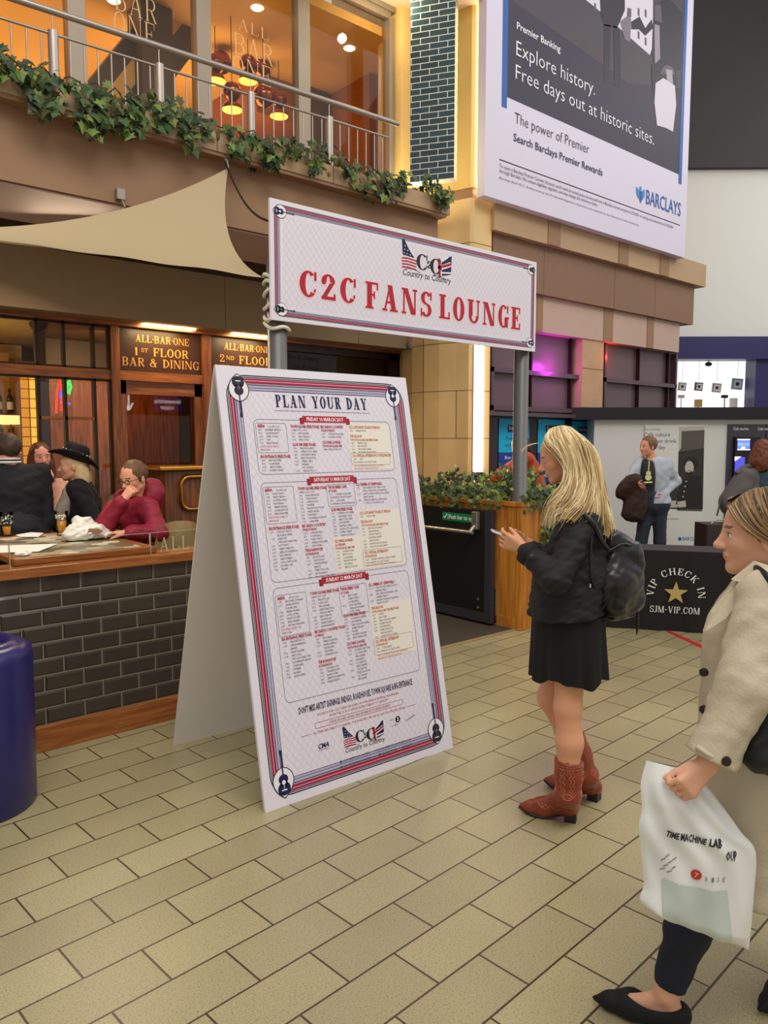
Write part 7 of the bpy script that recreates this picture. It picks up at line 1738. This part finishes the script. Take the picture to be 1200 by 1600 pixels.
def hair_cap(o, F, M, h=.008, back=1.0, face=(.095, .07, .10), fz=-.035, fy=.11, grow=1., fold=.006, low=None, cuts=()):
    S = SDF(); S.ell(F(0, -.024, .034), [q * grow * F.s for q in (.084, .103, .094)], F.ax(), .01)
    if low:
        for c, r in low: S.ell(F(*c), [q * F.s for q in r], F.ax(), .03)
    S.folds(fold, 85, .6, (1, 1, .5)); S.ell(F(0, fy, fz), [q * F.s for q in face], F.ax(), .01, True)
    for c, r in cuts: S.ell(F(*c), [q * F.s for q in r], F.ax(), .01, True)
    return sdf_obj('hair', o, S, h, [M])
def seated(px_, py_, D, f, w=.17, sh_y=None, hipdrop=.50, seat=.82):
    """shoulders centred on a pixel, facing f, sitting on a high stool"""
    f = Vector(f).normalized(); r = f.cross(cZ); c = PX(px_, py_, D); J = dict(front=f)
    J['shL'], J['shR'] = c - r * w, c + r * w; hc = Vector((c.x, c.y, c.z - hipdrop)) - f * .05
    J['hipL'], J['hipR'] = hc - r * .09, hc + r * .09; J['knL'], J['knR'] = hc - r * .13 + f * .40 - cZ * .05, hc + r * .13 + f * .40 - cZ * .05
    J['anL'], J['anR'] = J['knL'] - cZ * .42 - f * .08, J['knR'] - cZ * .42 - f * .08
    return J, c, f, r
def stool(label, c, z):
    o = empty('bar_stool', (c.x, c.y, .006), label, 'stool', 'high stools on the terrace'); b = MB(); b.lathe([(0, z - .05), (.17, z - .05), (.18, z - .02), (.16, z), (0, z)], (c.x, c.y, 0), mat('dark_stool_seat', (50, 34, 28), .4), 22); b.build('seat', o)
    for k in range(4): a = PI / 4 + k * PI / 2; b = MB(); b.tube([(c.x + .11 * math.cos(a), c.y + .11 * math.sin(a), z - .05), (c.x + .19 * math.cos(a), c.y + .19 * math.sin(a), .006)], .016, dkfr, 8); b.build('leg', o)
    return o
# man in the red jacket, hand at his mouth
f_ = (left * .62 - cH * .78)
J, c, f_, r_ = seated(206, 790, 5.42, f_, .185)
HFm = Frame(PX(208, 748, 5.36), left * .40 - cH * .90 - cZ * .24, cZ + left * .08, 1.0)
J['elR'] = PX(163, 822, 5.16); J['wrR'] = PX(192, 782, 5.12); J['elL'] = PX(248, 832, 5.22); J['wrL'] = PX(200, 832, 5.08)
def red_mf(P):
    ctr_ = _a((J['shL'] + J['shR']) / 2); L = P - ctr_; x = L @ _a(r_); y = L @ _a(f_); z = L[:, 2]; m_ = np.zeros(len(P))
    m_[(x > .115) & (z > -.075) & (z < .12)] = 1
    s_ = (np.abs(x - .0) < .055 + .12 * (z + .02)) & (y > .06) & (z < -.03) & (z > -.34)
    for q0, q1 in ((J['shR'], J['elR']), (J['elR'], J['wrR']), (J['elL'], J['wrL'])):
        A_ = _a(q0); B_ = _a(q1) - A_; t = np.clip((P - A_) @ B_ / (B_ @ B_), 0, 1); s_ &= np.linalg.norm(P - A_ - t[:, None] * B_, axis=1) > .085
    m_[s_] = 2 + (np.floor(z[s_] / .013) % 2)
    return m_
maroon = mat('maroon_jacket', (140, 26, 50), .6, bump=.2, bscale=60, var=.08, vscale=6)
o = person('seated man in glasses and a maroon jacket with a hand at his mouth', (c.x, c.y, .006), HFm, J, skin_mats('fair', (222, 158, 126), (180, 100, 84), (70, 48, 34)), .009, .0055, top=maroon, bottom=mat('dark_trousers', (30, 30, 36), .8),
           hands_d={'R': (PX(205, 765, 5.14) - J['wrR'], -left * .3 + cH * .9 - cZ * .2, cZ * .6 + left, (.6, .9, .5), .17), 'L': (left, -cZ, -cH, (.3, .4, .3), .175)}, torso=(.175, .12, .15, .12), sleeve=.93, top_mats=[mat('grey_shoulder_panel', (74, 66, 62), .7), mat('navy_stripe', (30, 30, 42), .7), mat('white_stripe', (214, 210, 206), .7)], top_mf=red_mf)
hair_cap(o, HFm, mat('short_brown_hair', (104, 74, 48), .55), .006, fz=-.060, fy=.122, face=(.078, .075, .078), cuts=(((0, .03, -.085), (.1, .09, .075)),))
b = MB(); gm_ = mat('spectacle_frame', (24, 20, 24), .3)
for x in (-.031, .031): b.tube([HFm(x + .022 * math.cos(a), .096, .0 + .015 * math.sin(a)) for a in np.linspace(0, 2*PI, 17)], .0022, gm_, 6, False)
b.tube([HFm(-.010, .099, .004), HFm(.010, .099, .004)], .002, gm_, 6)
for x in (-1, 1): b.tube([HFm(x*.053, .094, .004), HFm(x*.072, .06, .004), HFm(x*.078, -.005, .004)], .002, gm_, 6)
b.build('glasses', o)
S = SDF(); ms = (J['shL'] + J['shR']) / 2
S.cone(PX(236, 768, 5.50), PX(222, 800, 5.52), .10, .12, .05); S.cone(PX(190, 776, 5.40), PX(240, 775, 5.46), .055, .06, .04); S.folds(.008, 34, .7); S.ell(HFm(0, .06, -.06), (.10, .12, .13), HFm.ax(), .02, True); sdf_obj('hood', o, S, .009, [maroon])
strp = [mat('navy_stripe', (30, 30, 42), .7), mat('white_stripe', (214, 210, 206), .7)]
stool('high stool under the man in the maroon jacket', J['hipL'].lerp(J['hipR'], .5), (J['hipL'].z - .13))
# woman with the studded hat
f_ = left * .95 - cH * .30
J, c, f_, r_ = seated(124, 762, 6.0, f_, .16)
HFh = Frame(PX(113, 728, 5.95), left * .93 - cH * .36 - cZ * .06, cZ, .98)
J['elL'] = PX(150, 818, 5.86); J['wrL'] = PX(112, 836, 5.62); J['elR'] = PX(112, 812, 6.10); J['wrR'] = PX(86, 828, 5.86)
blkj = mat('black_knit', (22, 20, 22), .85)
o = person('laughing blonde woman in a black studded hat and black jacket at the bar terrace', (c.x, c.y, .006), HFh, J, skin_mats('rosy', (226, 160, 134), (196, 98, 92), (150, 116, 80)), .011, .007, True, top=blkj, bottom=mat('dark_trousers', (30, 30, 36), .8), torso=(.165, .12, .15, .12), mouth=.003)
hb2 = mat('ash_blonde_hair', (206, 180, 134), .5)
hair_cap(o, HFh, hb2, .008, low=[((.03, -.07, -.08), (.075, .065, .11)), ((-.05, -.065, -.085), (.05, .06, .105))], face=(.085, .095, .10), fz=-.05)
b = MB(); hat = mat('black_felt_hat', (14, 13, 15), .7); A = HFh.ax(); n = 28; vs = []
R3 = Matrix((A[0], A[1], A[2])).transposed()
tl = Matrix.Rotation(math.radians(24), 3, 'X')
def hp(x, y, z): v = tl @ Vector((x, y, z)); return HFh(v.x, v.y - .02, v.z + .055)
prof = [(.105, .0), (.102, .04), (.096, .085), (.086, .118), (.060, .128), (.02, .112), (0, .108)]
ring = []
for rr, z in prof: ring.append([hp(rr * .82 * math.cos(a), rr * math.sin(a), z - .02 * (abs(math.cos(a)) < .25) * (z > .09)) for a in np.linspace(0, 2*PI, n, endpoint=False)])
brim = [[hp(rr * .86 * math.cos(a), rr * 1.05 * math.sin(a), .075 * ((rr - .105) / .085) ** 1.5 * (abs(math.cos(a)) ** 1.6) - .012 * (rr > .15) + .0) for a in np.linspace(0, 2*PI, n, endpoint=False)] for rr in (.105, .135, .165, .190)]
under = [[p - cZ * .006 for p in rg] for rg in reversed(brim)]
allr = list(reversed(ring)) + brim + under
b.add([p for rg in allr for p in rg], [(i*n+j, (i+1)*n+j, (i+1)*n+(j+1) % n, i*n+(j+1) % n) for i in range(len(allr)-1) for j in range(n)], hat, True)
b.build('hat', o)
b = MB(); sv = mat('silver_stud', (220, 216, 210), .2, .9)
for k in range(14): a = 2*PI*k/14; b.ball(hp(.103 * .82 * math.cos(a), .103 * math.sin(a), .055), .0075, sv, 8)
b.build('hat_studs', o)
S = SDF(); S.cone(PX(108, 770, 5.86), PX(92, 815, 5.80), .05, .055, .03); S.folds(.006, 40, .2); sdf_obj('grey_scarf', o, S, .009, [mat('grey_scarf_wool', (140, 130, 118), .9)])
# smiling woman with auburn hair
J, c, f_, r_ = seated(66, 762, 6.5, -left * .55 - cH * .85, .155)
HFp = Frame(PX(64, 714, 6.42), -left * .62 - cH * .78 - cZ * .05, cZ - left * -.06, .98)
J['elL'] = PX(96, 800, 6.35); J['wrL'] = PX(80, 830, 6.2); J['elR'] = PX(40, 800, 6.4); J['wrR'] = PX(50, 832, 6.25)
pk = mat('pale_pink_coat', (206, 158, 140), .8)
o = person('smiling woman with long auburn hair and a pale pink coat', (c.x, c.y, .006), HFp, J, skin_mats('pinkish', (228, 160, 138), (190, 84, 80), (96, 56, 36)), .011, .007, True, top=pk, bottom=mat('dark_trousers', (30, 30, 36), .8), torso=(.15, .11, .13, .115), mouth=.004)
S = SDF(); S.cone(PX(58, 738, 6.34), PX(74, 742, 6.34), .05, .05, .03); S.cone(PX(60, 740, 6.30), PX(58, 790, 6.26), .045, .05, .03); S.folds(.008, 45, .2); sdf_obj('scarf', o, S, .009, [mat('pale_pink_scarf', (220, 176, 160), .85)])
hair_cap(o, HFp, mat('auburn_hair', (92, 46, 28), .5), .008, low=[((.07, -.03, -.09), (.04, .06, .13)), ((-.07, -.03, -.10), (.045, .065, .15)), ((0, -.07, -.08), (.085, .05, .13))], face=(.066, .09, .10), fz=-.04)
# man with his back to us at the left edge
J, c, f_, r_ = seated(18, 740, 5.62, cH * .75 + left * .62, .205)
HFb = Frame(PX(8, 704, 5.62), left * .92 + cH * .38, cZ, 1.05)
J['elL'] = PX(-40, 812, 5.66); J['wrL'] = PX(-10, 828, 5.85); J['elR'] = PX(72, 814, 5.72); J['wrR'] = PX(50, 830, 5.95)
o = person('man in a black jacket with a white collar, back turned, at the left edge', (c.x, c.y, .006), HFb, J, skin_mats('ruddy', (216, 150, 122), (180, 96, 84), (50, 38, 30)), .010, .0075, top=mat('black_wool_jacket', (20, 20, 26), .85), bottom=mat('dark_trousers', (30, 30, 36), .8), torso=(.20, .14, .18, .14))
hair_cap(o, HFb, mat('short_dark_hair', (62, 48, 36), .6), .008, fz=-.03, fy=.12, face=(.095, .10, .10), cuts=(((0, .05, -.085), (.1, .075, .07)),), grow=.98)
b = MB()
for dz, r, M in ((0, .074, strp[1]), (.012, .070, strp[0]), (.022, .066, strp[1])): b.tube([PX(13, 722, 5.62) + r_ * r * 1.08 * math.cos(a) + f_ * r * math.sin(a) + cZ * dz for a in np.linspace(0, 2*PI, 25)], .010, M, 8, False)
b.build('shirt_collar', o)
# bag and tissue on the table
S = SDF(); q = fl(136, 843, tz); q = Vector((q.x, q.y, tz)); e1_, e2_ = Vector((1, 0, 0)), Vector((0, 1, 0))
for dx, dy, dz, a, c_ in ((0, .02, .05, .13, .055), (-.08, 0, .045, .07, .05), (.09, .02, .03, .09, .034), (.0, .03, .10, .06, .04), (-.04, .05, .11, .04, .045)): S.ell(q + e1_*dx + e2_*dy + cZ*dz, (a, a * .75, c_), (e1_, e2_, cZ), .02)
S.folds(.018, 34, 1.2); S.folds(.010, 80, .4); S.cut(Vector((0, 0, tz + .002)), -cZ)
bb = empty('plastic_bag', q, 'crumpled white plastic bag lying on the high table in front of the maroon jacket', 'bag'); sdf_obj('bag_body', bb, S, .005, [mat('crumpled_white_plastic', (228, 226, 214), .35)], relax=1)
b = MB(); b.prism([q + e1_*x + e2_*-.085 + cZ*z for x, z in ((-.03, .045), (.05, .04), (.075, .055), (.05, .075), (-.01, .08))], e2_*.02, mat('brown_print', (150, 112, 86), .5)); b.build('brown_label', bb)
S = SDF(); q = fl(36, 868, tz); S.ell(Vector((q.x, q.y, tz + .012)), (.045, .03, .016), (e1_, e2_, cZ), .01); S.folds(.010, 90, .2); S.cut(Vector((0, 0, tz + .001)), -cZ); tag(sdf_obj('tissue', None, S, .004, [paper], relax=1), 'crumpled white tissue near the front edge of the high table', 'tissue')
# gold backed chair beside the man in maroon
c = PX(283, 850, 5.2); o = empty('bar_chair', (c.x, c.y, .006), 'pale gold curved chair back between the maroon jacket and the white folding board', 'chair')
b = MB(); zt_ = PX(283, 815, 5.2).z; vs = []
for i in range(9):
    for j in range(13):
        a = math.radians(-70 + 140 * j / 12); t = i / 8; rr = .19 * (1 - .25 * t ** 3 * abs(math.sin(a))); vs.append(Vector((c.x, c.y, .72 + (zt_ - .72) * t - .05 * t * abs(math.sin(a)) ** 3)) + (cR * math.sin(a) + cH * (math.cos(a) - .7)) * rr * (1 if True else 1))
b.add(vs, [(i*13+j, i*13+j+1, (i+1)*13+j+1, (i+1)*13+j) for i in range(8) for j in range(12)], mat('pale_gold_shell', (190, 170, 120), .3, .5), True); b.build('backrest', o)
b = MB(); b.lathe([(0, .70), (.18, .70), (.18, .74), (0, .74)], (c.x, c.y, 0), mat('pale_gold_shell', (190, 170, 120), .3, .5), 20); b.build('seat', o)
for k in range(4): a = PI / 4 + k * PI / 2; b = MB(); b.tube([(c.x + .12 * math.cos(a), c.y + .12 * math.sin(a), .70), (c.x + .19 * math.cos(a), c.y + .19 * math.sin(a), .006)], .013, dkfr, 8); b.build('leg', o)

# man in the denim shirt in front of the kiosk
KDm = 9.3; fr_ = -cH * .94 + left * .34
J = dict(front=fr_, shL=PX(1041, 724, KDm - .02), shR=PX(1000, 723, KDm + .04), elL=PX(1056, 752, KDm + .05), elR=PX(985, 750, KDm - .02), wrL=PX(1036, 772, KDm - .08), wrR=PX(996, 756, KDm - .22),
         hipL=PX(1030, 788, KDm), hipR=PX(1012, 788, KDm + .02), knL=PX(1031, 846, KDm - .02), knR=PX(1002, 846, KDm), hem=PX(1020, 783, KDm))
gz = lambda px_, D: Vector((PX(px_, 690, D).x, PX(px_, 690, D).y, 0))
J['anL'] = gz(1032, KDm) + cZ * .09; J['anR'] = gz(999, KDm) + cZ * .09
HFk = Frame(PX(1012, 698, KDm), left * .93 - cH * .35 - cZ * .05, cZ, 1.02)
o = person('man in a pale denim shirt standing before the kiosk, coat over his arm', gz(1018, KDm), HFk, J, skin_mats('sunned', (216, 152, 122), (186, 108, 92), (84, 60, 42)), .013, .009, top=None, top_name='shirt', bottom=mat('blue_jeans', (44, 50, 64), .8, var=.2, vscale=5), shoes=mat('brown_shoes', (60, 42, 30), .5), toes={'L': gz(1036, KDm - .2), 'R': gz(990, KDm - .18)}, torso=(.17, .115, .14, .12))
hair_cap(o, HFk, mat('light_brown_hair', (118, 84, 54), .6), .010, fz=-.025, fy=.12, face=(.095, .09, .09), cuts=(((0, .05, -.085), (.1, .075, .07)),))
S = SDF(); add_torso(S, J, .012, .17, .115, .14, .12); S.cut(PX(1020, 786, KDm), -cZ); S.cut(PX(1018, 714, KDm), cZ); sdf_obj('dark_t_shirt', o, S, .013, [mat('charcoal_tee', (46, 48, 50), .85)])
dsh = mat('pale_denim_shirt', (176, 184, 196), .75, var=.10, vscale=10)
S = SDF(); add_torso(S, J, .030, .17, .115, .14, .12)
for s_ in 'LR': add_arm(S, J, s_, .022, to=.92)
S.folds(.008, 30, .4); mid_ = PX(1013, 750, KDm - .12); S.ell(mid_, (.085, .16, .42), (cR, cH, cZ), .01, True); S.cut(PX(1020, 786, KDm), -cZ); sdf_obj('denim_shirt', o, S, .012, [dsh])
b = MB(); fp = PX(1013, 742, KDm - .150); TPn = Plane(fp, cR, cZ, -cH); yel = mat('shirt_print_cream', (226, 216, 150), .7)
for p_ in (disc(0, -.03, .040, .036, 12), disc(0, .02, .030, .028, 12), [(-.006, .03), (.006, .03), (.010, .17), (-.002, .17)], [(-.045, -.10), (.05, -.095), (.05, -.075), (-.045, -.08)]): put_poly(b, TPn, p_, yel, .004)
b.build('shirt_print', o)
S = SDF(); S.cone(PX(990, 752, KDm - .18), PX(975, 770, KDm - .14), .10, .08, .05); S.cone(PX(975, 765, KDm - .14), PX(972, 768, KDm - .14), .09, .08, .05); S.cone(PX(996, 765, KDm - .16), PX(988, 800, KDm - .14), .10, .13, .06); S.cone(PX(1002, 772, KDm - .16), PX(998, 806, KDm - .14), .07, .07, .05); S.folds(.02, 14, 1.); S.folds(.008, 34, 2.)
tag(sdf_obj('coat', None, S, .012, [mat('dark_brown_coat', (56, 36, 28), .8)]), 'dark brown coat draped over the arm of the man in the denim shirt', 'coat')
# person at the cash machine with a rucksack
D_ = 8.3; fr_ = cH * .85 + cR * .5
J = dict(front=fr_, shL=PX(1168, 742, D_ + .05), shR=PX(1222, 742, D_ - .08), elL=PX(1166, 790, D_ + .25), elR=PX(1232, 792, D_ + .1), wrL=PX(1175, 800, D_ + .5), wrR=PX(1225, 800, D_ + .4), hipL=PX(1184, 815, D_), hipR=PX(1208, 815, D_ - .05), knL=PX(1182, 878, D_), knR=PX(1208, 878, D_ - .05), hem=PX(1190, 822, D_))
J['anL'] = gz(1182, D_) + cZ * .09; J['anR'] = gz(1210, D_ - .05) + cZ * .09
HFa = Frame(PX(1192, 706, D_), cH * .7 + cR * .65, cZ, 1.0)
o = person('person in a dark teal jacket with chestnut hair using the cash machine', gz(1196, D_), HFa, J, skin_mats('atm', (214, 150, 120), (180, 96, 84), (70, 44, 30)), .014, .010, True, top=mat('teal_jacket', (32, 62, 76), .7), bottom=mat('dark_trousers', (30, 30, 36), .8), shoes=mat('black_shoes', (24, 22, 22), .5), toes={'L': gz(1180, D_ + .2), 'R': gz(1214, D_ + .15)})
hair_cap(o, HFa, mat('chestnut_hair', (104, 56, 28), .55), .011, low=[((.075, -.03, -.09), (.055, .075, .12)), ((-.075, -.03, -.09), (.055, .075, .12)), ((0, -.10, -.09), (.10, .06, .13))], face=(.06, .09, .09), grow=1.10, fold=.014)
ro = empty('rucksack', PX(1150, 800, D_), 'grey rucksack on the back of the person at the cash machine', 'backpack'); rm = mat('grey_rucksack_cloth', (88, 84, 84), .75)
S = SDF(); S.cone(PX(1164, 745, D_ - .16), PX(1146, 785, D_ - .16), .10, .15, .08); S.cone(PX(1172, 745, D_ - .05), PX(1160, 795, D_ - .1), .10, .14, .08); S.folds(.008, 22, .3); sdf_obj('bag_body', ro, S, .013, [rm])
b = MB(); b.tube(catmull([PX(1150, 740, D_ - .18), PX(1168, 728, D_ - .1), PX(1178, 740, D_ + .1)], 8), .025, rm, 8); b.tube(catmull([PX(1126, 775, D_ - .2), PX(1124, 790, D_ - .2), PX(1120, 806, D_ - .2)], 6), .010, rm, 6); b.build('strap', ro)
# bending person in the orange jacket behind the grey post
D_ = 8.9
org_j = mat('rust_orange_jacket', (178, 74, 34), .7, bump=.2, bscale=40); fr_ = left * .9 - cH * .2
J = dict(front=fr_, shL=PX(822, 716, D_ - .16), shR=PX(818, 716, D_ + .16), elL=PX(788, 736, D_ - .22), elR=PX(790, 740, D_ + .2), wrL=PX(762, 756, D_ - .15), wrR=PX(766, 760, D_ + .1), hipL=PX(848, 786, D_ - .1), hipR=PX(846, 786, D_ + .1), knL=PX(846, 845, D_ - .1), knR=PX(842, 845, D_ + .1), hem=PX(845, 796, D_))
J['anL'] = gz(850, D_ - .1) + cZ * .09; J['anR'] = gz(844, D_ + .1) + cZ * .09
HFo = Frame(PX(812, 697, D_), left * .9 - cZ * .4, cZ, 1.0)
o = person('person in a rust orange jacket bending forward behind the right grey post', gz(846, D_), HFo, J, skin_mats('post', (214, 150, 120), (180, 96, 84), (60, 44, 30)), .014, .010, False, top=org_j, bottom=mat('dark_trousers', (30, 30, 36), .8), shoes=mat('black_shoes', (24, 22, 22), .5), toes={'L': gz(828, D_ - .1), 'R': gz(824, D_ + .1)})
hair_cap(o, HFo, mat('dark_brown_hair', (58, 44, 28), .6), .011, low=[((0, -.07, -.04), (.08, .05, .09))], face=(.08, .09, .10))
bpy.data.objects.remove(_to); bpy.data.curves.remove(_tc)
